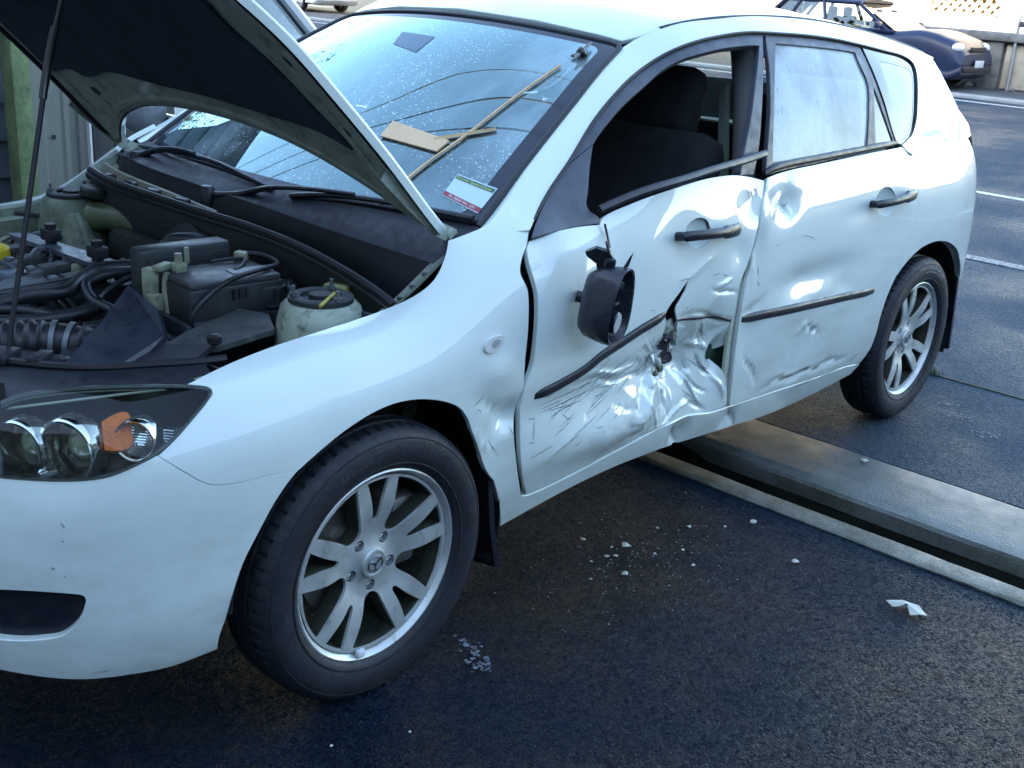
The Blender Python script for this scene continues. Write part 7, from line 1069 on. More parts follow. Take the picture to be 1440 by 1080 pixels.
# scrapes: thin marks lying on the panels
M_scr = varied('scrape_mark', (.15, .17, .21), .6, .4, 40)
def scratches(key, tgt, dd, wd=.0015):
    V = []; F = []
    for ln in SCRATCH[key]:
        ln = np.array(ln)
        if len(ln) < 2: continue
        t = np.linspace(0, len(ln) - 1, max(6, len(ln) * 4)); ln = np.stack([np.interp(t, np.arange(len(ln)), ln[:, k]) for k in (0, 1)], 1)
        P = L.ev(ln[:, 0], ln[:, 1]); N_ = L.nrm(ln[:, 0], ln[:, 1]); P = P + N_ * (dd(P) if dd else 0 * P[:, 0])[:, None]
        T_ = np.gradient(P, axis=0); T_ /= np.linalg.norm(T_, axis=1)[:, None] + 1e-9; Bv = np.cross(N_, T_); n = len(P); b0 = len(V)
        for i in range(n):
            k = wd * (.25 + .75 * math.sin(math.pi * i / (n - 1))) * RNG.uniform(.35, 1.1); j = Bv[i] * RNG.uniform(-.0012, .0012)
            V.append(P[i] + Bv[i] * k + N_[i] * .0012 + j); V.append(P[i] - Bv[i] * k + N_[i] * .0012 + j)
        for i in range(n - 1): F.append((b0 + 2 * i, b0 + 2 * i + 1, b0 + 2 * i + 3, b0 + 2 * i + 2))
    o = mesh('scrape_marks', V, F, M_scr, tgt, True); o['kind'] = 'stuff'; return o
scratches('front_door', fd, door_d); scratches('rear_door', rd, DF['rear_door'], .0016); scratches('bumper', bump_, None, .0016); scratches('fender', fend, DF['fender'], .0012)
# ---- headlamp: black bowl, chrome-ringed projectors, amber reflector, smoked clear cover
M_lens = glass('headlamp_cover', (.92, .97, .93), ior=1.5, boost=.6)
M_bowl = varied('headlamp_bowl', (.030, .040, .042), .35, .3, 8)
M_chr = mat('lamp_chrome', (.80, .82, .83), .12, 1)
M_refl = mat('reflector_tinted', (.55, .62, .45), .15, 1)
M_amber = varied('amber_reflector', (.80, .17, .010), .3, .2, 60, bs=.5, bscale=260)
M_bulb = mat('bulb_glass', (.50, .55, .40), .08, 0, .6, 1)
lampo = DATA['lamp']
l_ext = [q for q in lampo if q[0] > min(p_[0] for p_ in lampo) + .004]
k0 = max(range(len(l_ext) - 1), key=lambda i: abs(l_ext[i][1] - l_ext[i + 1][1]) + abs(l_ext[i][0] - l_ext[i + 1][0])) if False else None
lp = list(lampo)
# continue past the frame edge towards the nose
tail_ = [(-.86, 5.28), (-.93, 5.5), (-.97, 5.9), (-.965, 6.5), (-.92, 7.0), (-.86, 7.15)]
st = lp[0]; en = lp[-1]
i_low = max(range(len(lp)), key=lambda i: -lp[i][0] + (0 if lp[i][1] < 6 else -9))
lamp_poly = lp[:i_low + 1] + [q for q in tail_ if q[0] < lp[i_low][0] - .01]
M_sealant = mat('lamp_seal', (.45, .50, .44), .4)
for far in (False, True):
    hl = panel('headlight', L, lamp_poly, M_lens, car, res=.02, off=.004, flange=.006, mir=far)
    panel('lamp_bowl', L, [(a, b_) for a, b_ in lamp_poly], M_bowl, hl, res=.02, off=-.10, flange=0, mir=far)
    # bowl wall
    Lp = np.array(lamp_poly); A = L.ev(Lp[:, 0], Lp[:, 1]); Nn = L.nrm(Lp[:, 0], Lp[:, 1]); sgn = np.array([1, -1 if far else 1, 1]); n = len(A); V = []; F = []
    for i in range(n): V += [(A[i] - Nn[i] * .002) * sgn, (A[i] - Nn[i] * .11) * sgn]
    for i in range(n): j = (i + 1) % n; F.append((2 * i, 2 * i + 1, 2 * j + 1, 2 * j))
    b = MB(); b.add(V, F); b.build('lamp_housing', M_bowl, hl, True, 60)
    b = MB(); b.tube([tuple((A[i] - Nn[i] * .004) * sgn) for i in range(0, n, 2)] + [tuple((A[0] - Nn[0] * .004) * sgn)], .0045, 6); b.build('lamp_rim', M_bowl, hl)
    if far: continue
    top = [i for i in range(n) if Lp[i][1] > 6.55 and Lp[i][0] < -.44]
    b = MB(); b.tube([tuple(A[i] - Nn[i] * .004 - np.array([0, 0, .004])) for i in top], .0028, 6); b.build('lamp_top_edge', M_sealant, hl)
    def proj(s, u, r, name, tilt=(-.86, -.42, .02), ring=True, deep=.06, bulb=True, rin=.66):
        P = L.ev(s, u)[0]; N_ = L.nrm(s, u)[0]; ax = Vector(tilt).normalized(); c0 = Vector(P) - Vector(N_) * deep
        b = MB(); b.lathe([(r * 1.0, .042), (r * 1.10, .044), (r * 1.16, .040), (r * 1.16, .004)], c0, ax, 40); b.lathe([(r * 1.0, .042), (r * .97, -.012)], c0, ax, 40); o1 = b.build(name, M_chr, hl, True, 40)
        b = MB(); b.lathe([(r * .97, -.012), (r * .85, -.03), (r * .6, -.04), (0, -.045)], c0, ax, 40); b.build('reflector', M_refl, o1, True, 60)
        if bulb:
            b = MB(); b.lathe([(r * rin, -.04), (r * rin, -.016), (r * rin * .85, -.004), (r * rin * .5, .006), (0, .010)], c0, ax, 32); b.build('projector_lens', M_bulb, o1, True, 60)
        else:
            for k in range(7):
                b = MB(); z = -r * .78 + k * r * .16; wv = math.sqrt(max(.01, r * r * .8 - z * z)); e1 = Vector((0, 0, 1)).cross(ax).normalized(); b.tube([c0 - ax * .012 + Vector((0, 0, z)) - e1 * wv * .5, c0 - ax * .012 + Vector((0, 0, z)) + e1 * wv * .5], r * .06, 6); b.build('lamp_flute', M_chr, o1)
    proj(*LAMPC[0], .049, 'main_beam'); proj(*LAMPC[1], .053, 'dip_beam', deep=.060); proj(*LAMPC[2], .034, 'turn_lamp', deep=.045, bulb=False, tilt=(-.80, -.55, .05))
    am = panel('amber_reflector', L, LAMPA, M_amber, hl, res=.02, off=-.016, flange=.03)
    b = MB(); c = L.ev(*LAMPC[3])[0]; n_ = L.nrm(*LAMPC[3])[0]; b.box(c - n_ * .05, (.05, .02, .02), bev=.006); b.build('adjuster', M_chr, hl)
# ---- torn metal hanging in the gash and scuffing round it
tb = np.array(DATA['tear']); tc_ = tb.mean(0)
RT = random.Random(3)
for i in range(26):
    s_, u_ = tc_[0] + RT.gauss(-.01, .035), tc_[1] - .55 + RT.gauss(0, .28)
    P = L.ev(s_, u_)[0]; n_ = L.nrm(s_, u_)[0]; P = P + n_ * (float(DF['front_door'](P[None])[0]) + RT.uniform(-.022, .006))
    k = RT.randint(4, 6); r = RT.uniform(.008, .026); a0 = RT.uniform(0, 6); V = []
    t1 = np.array([1, 0, 0.]); t2 = np.array([0, 0, 1.])
    ring = [(math.cos(a0 + 6.283 * j / k) * r * RT.uniform(.5, 1.3), math.sin(a0 + 6.283 * j / k) * r * RT.uniform(.5, 1.3)) for j in range(k)]
    V = [P + t1 * a + t2 * b_ + n_ * RT.uniform(-.012, .012) for a, b_ in ring] + [P + n_ * RT.uniform(-.01, .014)]
    F = [(j, (j + 1) % k, k) for j in range(k)]
    V2 = V + [v - n_ * .0012 for v in V]; F2 = F + [(a + k + 1, c_ + k + 1, b_ + k + 1) for a, b_, c_ in [(f[0], f[1], f[2]) for f in F]] + [(j, j + k + 1, (j + 1) % k + k + 1, (j + 1) % k) for j in range(k)]
    mesh('torn_metal', V2, F2, RT.choice([M_paint, M_inner, M_inner, M_dark, M_greenin]), fd, False)
SC2 = []
def px_line(s0, u0, ds, du, n=6): return [(s0 + ds * t, u0 + du * t) for t in np.linspace(0, 1, n)]
c1 = tc_ + np.array([-.05, -.55])
for i in range(70):     # dragging marks: down-forward of the gash, and short nicks about it
    if i < 34: s_, u_ = RT.uniform(.50, .95), None; u_ = 2.9 + (s_ - .5) * 1.6 + RT.gauss(0, .30); l = RT.uniform(.02, .11); SC2.append(px_line(s_, u_, l, l * 2.6 + RT.gauss(0, .03)))
    else:
        a = RT.uniform(0, 6.28); l = RT.uniform(.008, .03); s_, u_ = c1[0] + RT.gauss(.03, .075), c1[1] + RT.gauss(0, .5); SC2.append(px_line(s_, u_, l * math.cos(a), l * 10 * math.sin(a)))
SCRATCH['front_door'] = SC2; scratches('front_door', fd, door_d, .0010)
# ------------------------------------------------------------------ engine bay
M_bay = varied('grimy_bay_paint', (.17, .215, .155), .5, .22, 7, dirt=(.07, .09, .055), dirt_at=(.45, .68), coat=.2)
M_bay2 = varied('chalky_bay_paint', (.34, .39, .31), .5, .22, 9, dirt=(.09, .11, .07), dirt_at=(.52, .68), coat=.2)  # paler copy of the bay paint, used on the near strut tower
M_bayd = varied('dark_bay_metal', (.018, .024, .024), .6, .5, 14)
M_plas = varied('dusty_black_plastic', (.016, .020, .026), .46, .3, 9, dirt=(.045, .05, .05), dirt_at=(.58, .85))
M_hose = varied('rubber_hose', (.012, .016, .020), .42, .35, 12, dirt=(.06, .065, .06), dirt_at=(.6, .8))
M_plen = varied('beige_plenum_panel', (.34, .34, .27), .6, .2, 6, dirt=(.14, .14, .10), dirt_at=(.5, .75))
M_term = varied('corroded_terminal', (.33, .36, .26), .55, .35, 30, metal=.3)
M_alloy = varied('dull_alloy', (.16, .18, .19), .5, .3, 12, metal=.6)
M_steel = varied('painted_bracket', (.11, .13, .17), .35, .3, 10, metal=.4)
# inner wings, bulkhead, floor and radiator panel
hl_ = [(s, 7.72) for s in np.linspace(-.34, .33, 40)]
for sg in (1, -1):
    V = []; F = []
    for s, u in hl_:
        q = L.ev(s, u)[0]; x, y, z = q
        for dy, dz in ((0, -.004), (.022, -.016), (.030, -.030), (.060, -.034), (.075, -.10), (.085, -.40)): V.append((x, (y + dy) * sg, z + dz))
    for i in range(len(hl_) - 1):
        for j in range(5): F.append((i * 6 + j, (i + 1) * 6 + j, (i + 1) * 6 + j + 1, i * 6 + j + 1))
    b = MB(); b.add(V, F); b.build('inner_wing', M_bay, car, True, 40)
b = MB(); b.box((-.12, 0, .36), (.8, 1.25, .03)); b.box((.30, 0, .60), (.02, 1.3, .54)); b.build('engine_bay_floor', M_bayd, car, False)
b = MB(); b.box((-.62, 0, .50), (.05, .95, .50)); b.build('radiator', M_bayd, car, False)
# bulkhead with its rubber seal
sy_ = [(.215, .665, .885), (.20, .645, .902), (.165, .52, .905), (.155, .40, .902), (.15, .15, .90), (.16, 0, .895), (.175, -.15, .890), (.19, -.32, .875), (.19, -.47, .855), (.185, -.60, .832), (.16, -.70, .82)]
A = hermite(np.arange(len(sy_)), np.array(sy_), np.linspace(0, len(sy_) - 1, 70))
b = MB(); b.tube([tuple(a) for a in A], .011, 8); b.tube([tuple(a + np.array([-.012, 0, -.010])) for a in A], .005, 6); b.build('bulkhead_seal', M_rubber, car)
V = [];F = []
for a in A: V += [tuple(a + np.array([.004, 0, -.006])), tuple(a + np.array([-.012, 0, -.05])), (a[0] + .02, a[1], a[2] - .16), (a[0] + .05, a[1], .45)]
for i in range(len(A) - 1):
    for j in range(3): F.append((i * 4 + j, i * 4 + j + 1, (i + 1) * 4 + j + 1, (i + 1) * 4 + j))
b = MB(); b.add(V, F); b.build('bulkhead', M_bayd, car, True, 50)
# cowl between bulkhead and windscreen
V = [];F = []; nn_ = 60
for i in range(nn_ + 1):
    y = -.70 + 1.40 * i / nn_; v = y / .70
    xa = np.interp(y, A[::-1, 1], A[::-1, 0]); za = np.interp(y, A[::-1, 1], A[::-1, 2]); wv = W.ev(max(-1, min(1, v)), .06)[0]; xb, zb = wv[0], wv[2]
    drop = .06 * math.exp(-((v + .5) / .42) ** 2)
    for t, dz in ((.02, -.012), (.10, -.055 - drop * .4), (.38, -.062 - drop), (.46, -.012 - drop * .5), (.50, .004 - drop * .25), (.80, .006), (.97, .004), (1.0, -.004)):
        V.append((xa + (xb - xa) * t, y, za + (zb - za) * t + dz))
for i in range(nn_):
    for j in range(7): F.append((i * 8 + j, i * 8 + j + 1, (i + 1) * 8 + j + 1, (i + 1) * 8 + j))
b = MB(); b.add(V, F); cowl = b.build('cowl_panel', varied('cowl_black_plastic', (.009, .012, .018), .5, .3, 9, dirt=(.03, .035, .04), dirt_at=(.62, .85)), car, True, 35)
V = [];F = []
for i in range(41):
    y = .64 - .62 * i / 40; xa = np.interp(y, A[::-1, 1], A[::-1, 0]); za = np.interp(y, A[::-1, 1], A[::-1, 2])
    for dx, dz in ((.022, -.02), (.038, .018), (.044, .020), (.060, -.05)): V.append((xa + dx, y, za + dz - .02 * (i / 40) ** 2))
for i in range(40):
    for j in range(3): F.append((i * 4 + j, i * 4 + j + 1, (i + 1) * 4 + j + 1, (i + 1) * 4 + j))
b = MB(); b.add(V, F); b.build('plenum_lip', M_plen, car, True, 40)
for y in (.52, .40, .28, .14):
    xa = np.interp(y, A[::-1, 1], A[::-1, 0]); b = MB(); b.box((xa + .026, y, .897), (.024, .05, .03), bev=.006); b.build('cowl_clip', M_trim, cowl)
b = MB()
for r in range(9):
    for c_ in range(22):
        y = -.40 - c_ * .0125 + (r % 2) * .006; t = r / 8; x = .205 + t * .062 ; z = np.interp(y, A[::-1, 1], A[::-1, 2]) - .055 + .012 * t
        q = [(x + .0048 * math.cos(k * math.pi / 3), y + .0062 * math.sin(k * math.pi / 3), z) for k in range(7)]; b.tube(q, .0011, 3, False)
o = b.build('cowl_mesh', mat('mesh_grey', (.10, .11, .14), .4), cowl); o['kind'] = 'stuff'
# strut towers
def tower(x, y, z, r, ry, nm):
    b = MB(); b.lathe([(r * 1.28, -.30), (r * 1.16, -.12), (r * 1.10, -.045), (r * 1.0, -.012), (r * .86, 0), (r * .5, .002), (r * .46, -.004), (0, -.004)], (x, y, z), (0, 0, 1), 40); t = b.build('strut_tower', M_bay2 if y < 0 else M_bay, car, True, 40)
    b = MB(); b.lathe([(r * .82, .001), (r * .82, .010), (r * .74, .013), (r * .52, .012), (r * .50, .004), (r * .30, .003), (r * .30, .016), (0, .017)], (x, y, z), (0, 0, 1), 32); b.build('strut_mount', M_bayd, t, True, 30)
    for k in range(3):
        a = .5 + k * 2.094; b = MB(); b.cyl((x + r * .68 * math.cos(a), y + r * .68 * math.sin(a), z + .008), .009, .012, n=6); b.cyl((x + r * .68 * math.cos(a), y + r * .68 * math.sin(a), z + .02), .0045, .014, n=8); b.build('strut_nut', M_alloy, t, False)
    return t
tower(.075, -.555, .815, .088, 0, 'near'); t2 = tower(.115, .60, .845, .085, 0, 'far')
b = MB(); b.lathe([(.036, 0), (.040, .004), (.040, .020), (.034, .026), (0, .026)], (.135, .515, .855), (.1, -.1, 1), 28); b.build('reservoir_cap', M_bayd, car, True, 30)
b = MB(); b.tube([(.13, .52, .80), (.17, .42, .80), (.20, .32, .79)], [.042, .036, .02], 14, smooth=4); b.build('brake_reservoir', varied('aged_clear_plastic', (.13, .17, .09), .4, .4, 14), car, True, 60)
b = MB(); b.tube([(.03, .44, .83), (.04, .42, .70), (.06, .42, .55)], [.02, .07, .10], 14, smooth=3); b.build('wing_bulge', M_bay, car)
# tie wires and pale clips
def hose(name, pts, r, m=None, parent=None, rings=0, n=10):
    b = MB(); b.tube(pts, r, n, smooth=8); o = b.build(name, m or M_hose, parent or car, True, 60); return o
# battery in its tray, fuse box behind it
bat = MB(); bat.box((.0, -.285, .725), (.235, .165, .19), rz=rad(-6), bev=.006); batt = bat.build('battery', varied('battery_case', (.022, .026, .030), .4, .3, 10), car)
b = MB(); b.box((.0, -.285, .826), (.225, .155, .014), rz=rad(-6), bev=.004); b.build('battery_lid', varied('battery_lid_plastic', (.050, .056, .060), .42, .25, 8, dirt=(.10, .10, .09), dirt_at=(.6, .8)), batt)
b = MB(); b.box((.06, -.315, .8345), (.10, .04, .002), rz=rad(-10)); b.build('battery_label', mat('worn_label', (.30, .33, .34), .5), batt, False)
for k in range(3):
    b = MB(); b.box((-.02 + k * .016, -.371, .80), (.007, .004, .024), rz=rad(-6)); b.build('vent_slot', M_rubber, batt, False)
b = MB(); b.box((-.075, -.235, .842), (.03, .03, .022), bev=.004).cyl((-.075, -.235, .85), .009, .024, n=12).box((-.110, -.225, .846), (.05, .022, .014), rz=.4, bev=.003).cyl((-.045, -.222, .845), .006, .036, n=8); b.build('battery_terminal', M_term, batt)
b = MB(); b.box((-.135, -.215, .81), (.026, .03, .07), rz=.3, bev=.004).box((-.14, -.235, .76), (.03, .032, .06), rz=.3, bev=.004); b.build('fusible_link', M_term, batt)
b = MB(); b.box((.10, -.225, .842), (.026, .03, .024), rz=.5, bev=.005); b.build('battery_terminal', M_term, batt)
hose('battery_cable', [(.10, -.225, .848), (.14, -.26, .845), (.135, -.32, .838), (.06, -.352, .842), (-.04, -.374, .835), (-.11, -.37, .79), (-.13, -.36, .74)], .006, None, batt)
hose('battery_cable', [(-.105, -.235, .835), (-.112, -.24, .78), (-.108, -.255, .70)], .009, M_term, batt)
hose('battery_cable', [(.02, -.22, .838), (.09, -.245, .842), (.06, -.285, .838), (.03, -.30, .836)], .004, None, batt)
b = MB(); b.box((.01, -.385, .69), (.28, .016, .13), rz=rad(-6), bev=.005).box((-.14, -.29, .69), (.016, .2, .13), rz=rad(-6), bev=.005).box((.0, -.29, .625), (.28, .2, .02), rz=rad(-6)); tray = b.build('battery_tray', M_plas, car)
b = MB(); b.box((.10, -.355, .775), (.09, .05, .06), rz=rad(-6), bev=.005).cyl((.085, -.385, .765), .006, .035, n=8).box((.085, -.385, .762), (.05, .02, .006), bev=.001); b.build('battery_clamp', M_plas, tray)
b = MB(); b.box((-.005, -.135, .805), (.235, .058, .13), rz=rad(-4), bev=.012); fbx = b.build('fuse_box', varied('fuse_box_cover', (.032, .042, .044), .42, .2, 7, dirt=(.09, .095, .085), dirt_at=(.55, .8)), car)
b = MB(); b.box((-.005, -.166, .80), (.205, .006, .10), rz=rad(-4), bev=.003); b.build('fuse_box_panel', M_plas, fbx)
# airbox lid (slanted), ribbed intake hose, covers
b = MB(); b.prism([(-.44, -.40, .735), (-.30, -.29, .765), (-.165, -.17, .80), (-.20, -.345, .795), (-.245, -.445, .765), (-.40, -.50, .735)], (.02, .01, -.10)); b.prism([(-.245, -.445, .766), (-.20, -.345, .796), (-.19, -.36, .73), (-.25, -.47, .69), (-.40, -.515, .70), (-.40, -.50, .736)], (.02, .01, -.03)); b.build('airbox', varied('airbox_plastic', (.022, .030, .044), .34, .2, 6, dirt=(.07, .075, .08), dirt_at=(.55, .85)), car, False)
pts = []; rr = []
C0 = [Vector(q) for q in ((-.50, -.10, .70), (-.43, -.17, .715), (-.36, -.22, .715), (-.29, -.29, .70), (-.24, -.33, .69))]
Aq = hermite(np.arange(5), np.array([list(c) for c in C0]), np.linspace(0, 4, 60))
for i, a in enumerate(Aq):
    t = i / 59; rib = (.006 if (i % 4) in (0, 1) else 0) if (.08 < t < .42 or .62 < t < .85) else 0; pts.append(tuple(a)); rr.append(.042 + rib)
b = MB(); b.tube(pts, rr, 20); b.build('intake_hose', M_hose, car, True, 60)
for t in (28, 33):
    b = MB(); ax = Vector(Aq[t + 1] - Aq[t - 1]); b.lathe([(.046, -.006), (.048, -.005), (.048, .005), (.046, .006)], Aq[t], ax, 28); b.build('hose_clamp', M_alloy, car)
b = MB(); b.prism([(-.30, -.46, .738), (-.17, -.405, .75), (-.005, -.365, .765), (.02, -.44, .765), (-.03, -.53, .762), (-.16, -.515, .745)], (0, 0, -.012)); b.build('splash_cover', varied('dusty_cover', (.05, .06, .06), .6, .4, 14, dirt=(.14, .15, .14), dirt_at=(.55, .75)), car, False)
b = MB(); b.prism([(-.36, -.50, .735), (-.28, -.44, .752), (-.20, -.455, .755), (-.165, -.51, .752), (-.27, -.56, .735)], (0, 0, -.012)); b.build('splash_cover', M_plas, car, False)
b = MB(); b.lathe([(.012, 0), (.016, .004), (.016, .016), (.010, .02), (0, .02)], (-.175, -.52, .755), (0, 0, 1), 16); b.build('rubber_buffer', M_rubber, car)
# slam panel across the front, radiator cover, lamp backs
sl_ = [(-.25, -.615, .745), (-.29, -.60, .742), (-.38, -.535, .735), (-.46, -.47, .728), (-.53, -.38, .724), (-.60, -.25, .722), (-.645, -.1, .722), (-.655, 0, .722)]
sl_ = sl_ + [(x, -y, z) for x, y, z in sl_[::-1][1:]]
SA = hermite(np.arange(len(sl_)), np.array(sl_), np.linspace(0, len(sl_) - 1, 90)); V = [];F = []
for i, a in enumerate(SA):
    t_ = SA[min(i + 1, 89)] - SA[max(i - 1, 0)]; t_ /= np.linalg.norm(t_); nrm_ = np.array([-t_[1], t_[0], 0]);
    if nrm_[0] > 0: nrm_ = -nrm_
    for o_, dz in ((-.075, -.05), (-.06, -.010), (-.045, .004), (-.005, .006), (.02, -.002), (.05, -.012), (.075, -.035), (.085, -.09)): V.append(tuple(a + nrm_ * o_ + np.array([0, 0, dz])))
for i in range(89):
    for j in range(7): F.append((i * 8 + j, i * 8 + j + 1, (i + 1) * 8 + j + 1, (i + 1) * 8 + j))
b = MB(); b.add(V, F); slam = b.build('slam_panel', M_plas, car, True, 35)
b = MB(); b.tube([tuple(a + np.array([.045, .0, .012])) for a in SA[2:-2]], .009, 8); b.build('slam_seal', M_rubber, slam)
for p_, d_ in (((-.52, -.30, .74), (.07, .05, .02)), ((-.47, -.36, .742), (.06, .03, .016)), ((-.585, -.22, .74), (.03, .03, .03))):
    b = MB(); b.box(p_, d_, rz=.6, bev=.005); b.build('slam_clip', M_alloy if d_[2] > .025 else M_plas, slam)
b = MB(); b.box((-.37, -.33, .705), (.13, .09, .03), rz=.7, bev=.006).box((-.44, -.30, .70), (.05, .12, .05), rz=.5, bev=.01); b.build('intake_snorkel', M_plas, car)
# engine: rocker cover with four coil packs, bracket, wiring, hoses
b = MB(); b.box((-.16, .20, .70), (.24, .46, .12), rz=rad(2), bev=.02); eng = b.build('engine_cover', M_plas, car)
for k in range(4):
    y = .355 - k * .108; x = -.155
    b = MB(); b.box((x - .01, y, .772), (.105, .040, .030), rz=.06, bev=.005); c_ = b.build('coil_pack', varied('coil_plastic', (.045, .052, .055), .5, .3, 20, dirt=(.12, .13, .11), dirt_at=(.5, .75)), car)
    b = MB(); b.box((x - .075, y - .002, .768), (.035, .028, .022), bev=.004).box((x - .085, y - .0, .782), (.02, .02, .012), bev=.003); b.build('coil_plug', M_alloy, c_)
b = MB(); b.prism([(-.155, .44, .80), (-.11, .42, .80), (-.075, .06, .80), (-.06, -.02, .80), (-.14, -.02, .80), (-.135, .05, .80)], (0, 0, -.012)); br = b.build('engine_bracket', M_steel, car, False)
for x, y in ((-.115, .28), (-.11, .06)):
    b = MB(); b.box((x, y, .822), (.035, .05, .03), bev=.005).cyl((x, y + .0, .80), .014, .05, n=10); b.build('bracket_clip', M_rubber, br)
b = MB(); b.lathe([(.034, -.02), (.036, 0), (.036, .014), (.028, .022), (0, .022)], (-.235, .335, .775), (-.1, 0, 1), 28); b.build('oil_cap', mat('yellow_oil_cap', (.62, .46, .02), .4), car)
b = MB(); b.lathe([(.07, 0), (.075, .02), (.065, .05), (.03, .06), (0, .06)], (-.27, .12, .70), (-.3, -.1, 1), 28); b.build('throttle_body', M_alloy, car)
b = MB(); b.box((-.26, .20, .745), (.06, .10, .05), rz=.4, bev=.012).box((-.30, .05, .72), (.08, .06, .05), rz=.7, bev=.012).box((-.33, -.04, .70), (.05, .08, .04), rz=.2, bev=.01); b.build('sensor_block', M_steel, car)
b = MB(); b.tube([(-.20, -.10, .58), (-.12, -.08, .62), (0, -.02, .60)], [.09, .11, .09], 16, smooth=4); b.build('gearbox', M_bayd, car, True, 60)
b = MB(); b.box((.14, .18, .74), (.06, .5, .10), bev=.03); b.build('heater_pipes_cover', M_bayd, car)
b = MB(); b.lathe([(.10, 0), (.115, .03), (.11, .06), (.07, .08), (0, .08)], (.17, .06, .74), (-1, 0, .3), 30); b.build('brake_servo', M_bayd, car, True, 40)
HS = [('coolant_hose', [(-.02, -.06, .80), (-.13, -.01, .80), (-.19, -.02, .79), (-.26, -.06, .775), (-.34, -.02, .765), (-.44, .0, .74)], .016),
 ('coolant_hose', [(-.03, -.075, .79), (-.14, -.06, .80), (-.205, -.06, .785), (-.22, -.11, .76), (-.205, -.165, .745), (-.245, -.215, .735), (-.30, -.21, .735)], .013),
 ('vacuum_hose', [(-.02, -.09, .785), (-.11, -.085, .79), (-.17, -.10, .775), (-.215, -.13, .765)], .008),
 ('coolant_hose', [(-.52, -.02, .735), (-.42, -.07, .735), (-.34, -.11, .735), (-.28, -.13, .74), (-.20, -.12, .745)], .014),
 ('coolant_hose', [(-.42, .0, .745), (-.36, -.05, .745), (-.31, -.11, .74), (-.25, -.11, .74), (-.21, -.09, .75)], .012),
 ('wiring_loom', [(-.48, .10, .74), (-.40, .06, .755), (-.33, .03, .765), (-.26, .0, .775), (-.2, .0, .78)], .011),
 ('wiring_loom', [(-.30, .02, .755), (-.265, -.02, .75), (-.26, -.07, .73), (-.27, -.10, .70)], .006),
 ('wiring_loom', [(-.29, .01, .755), (-.25, -.03, .755), (-.245, -.08, .73), (-.255, -.12, .70)], .005),
 ('wiring_loom', [(-.09, .02, .76), (-.06, -.01, .79), (-.03, .03, .79), (.0, .07, .76)], .004),
 ('washer_tube', [(.165, .53, .87), (.15, .50, .85), (.18, .45, .83), (.16, .40, .80)], .0045),
 ('heater_hose', [(.16, -.02, .83), (.10, -.01, .84), (.06, .02, .83), (.02, .03, .78)], .018),
 ('heater_hose', [(.17, .05, .80), (.12, .06, .83), (.09, .04, .82), (.07, .0, .78)], .014),
 ('wiring_loom', [(.15, -.35, .80), (.10, -.42, .80), (.10, -.50, .80), (.13, -.60, .79), (.14, -.66, .79)], .008),
 ('drain_tube', [(-.20, -.36, .73), (-.15, -.37, .70), (-.12, -.40, .66), (-.11, -.42, .60)], .014)]
for nm, pts, r in HS: hose(nm, pts, r, M_term if nm == 'washer_tube' else None)
hose('yellow_wire', [(.02, -.62, .826), (.06, -.60, .832), (.10, -.57, .83)], .004, mat('yellow_wire', (.45, .42, .08), .5))
b = MB(); b.box((.165, -.50, .80), (.03, .06, .05), rz=.3, bev=.006); b.build('relay_block', varied('aged_relay', (.28, .30, .12), .5, .3, 20), car)
for i in range(14):     # small fittings down in the dark
    x, y, z = RNG.uniform(-.3, .12), RNG.uniform(-.1, .35), RNG.uniform(.58, .70)
    b = MB(); b.tube([(x, y, z), (x + RNG.uniform(-.08, .08), y + RNG.uniform(-.08, .08), z + RNG.uniform(-.02, .05)), (x + RNG.uniform(-.1, .1), y + RNG.uniform(-.1, .1), z - .05)], RNG.uniform(.008, .02), 8, smooth=4); b.build('pipe', RNG.choice([M_bayd, M_alloy, M_hose]), car)
for i in range(8):
    x, y, z = RNG.uniform(-.45, -.22), RNG.uniform(-.2, .15), RNG.uniform(.66, .72)
    b = MB(); b.box((x, y, z), (RNG.uniform(.03, .07), RNG.uniform(.03, .06), RNG.uniform(.02, .05)), rz=RNG.uniform(0, 3), bev=.006); b.build('connector', RNG.choice([M_bayd, M_plas, M_steel]), car)
for i in range(46):     # looms, clips and brackets crowding the engine
    x, y = RNG.uniform(-.46, .10), RNG.uniform(-.12, .48)
    z = .70 + .07 * (1 if -.26 < x < -.06 and y > .0 else 0) + RNG.uniform(-.02, .025)
    a = RNG.uniform(0, 6.28); l = RNG.uniform(.05, .16); b = MB()
    if i % 3:
        b.tube([(x, y, z - .02), (x + l * .4 * math.cos(a), y + l * .4 * math.sin(a), z + RNG.uniform(0, .02)), (x + l * math.cos(a + .5), y + l * math.sin(a + .5), z - .03)], RNG.uniform(.003, .0075), 6, smooth=5); b.build('wire', RNG.choice([M_hose, M_hose, M_term, M_alloy]), car)
    else:
        b.box((x, y, z), (RNG.uniform(.018, .045), RNG.uniform(.015, .035), RNG.uniform(.012, .03)), rz=a, bev=.003).cyl((x + .005, y, z), .006, .028, n=6); b.build('bracket', RNG.choice([M_plas, M_alloy, M_steel, M_term]), car)
for i in range(16):     # bolts along the inner wing and slam panel
    s_ = -.28 + i * .036; q_ = L.ev(s_, 7.72)[0]; b = MB(); b.cyl((q_[0], q_[1] + .045, q_[2] - .034), .0065, .007, n=6); b.build('bolt', M_alloy, car, False)
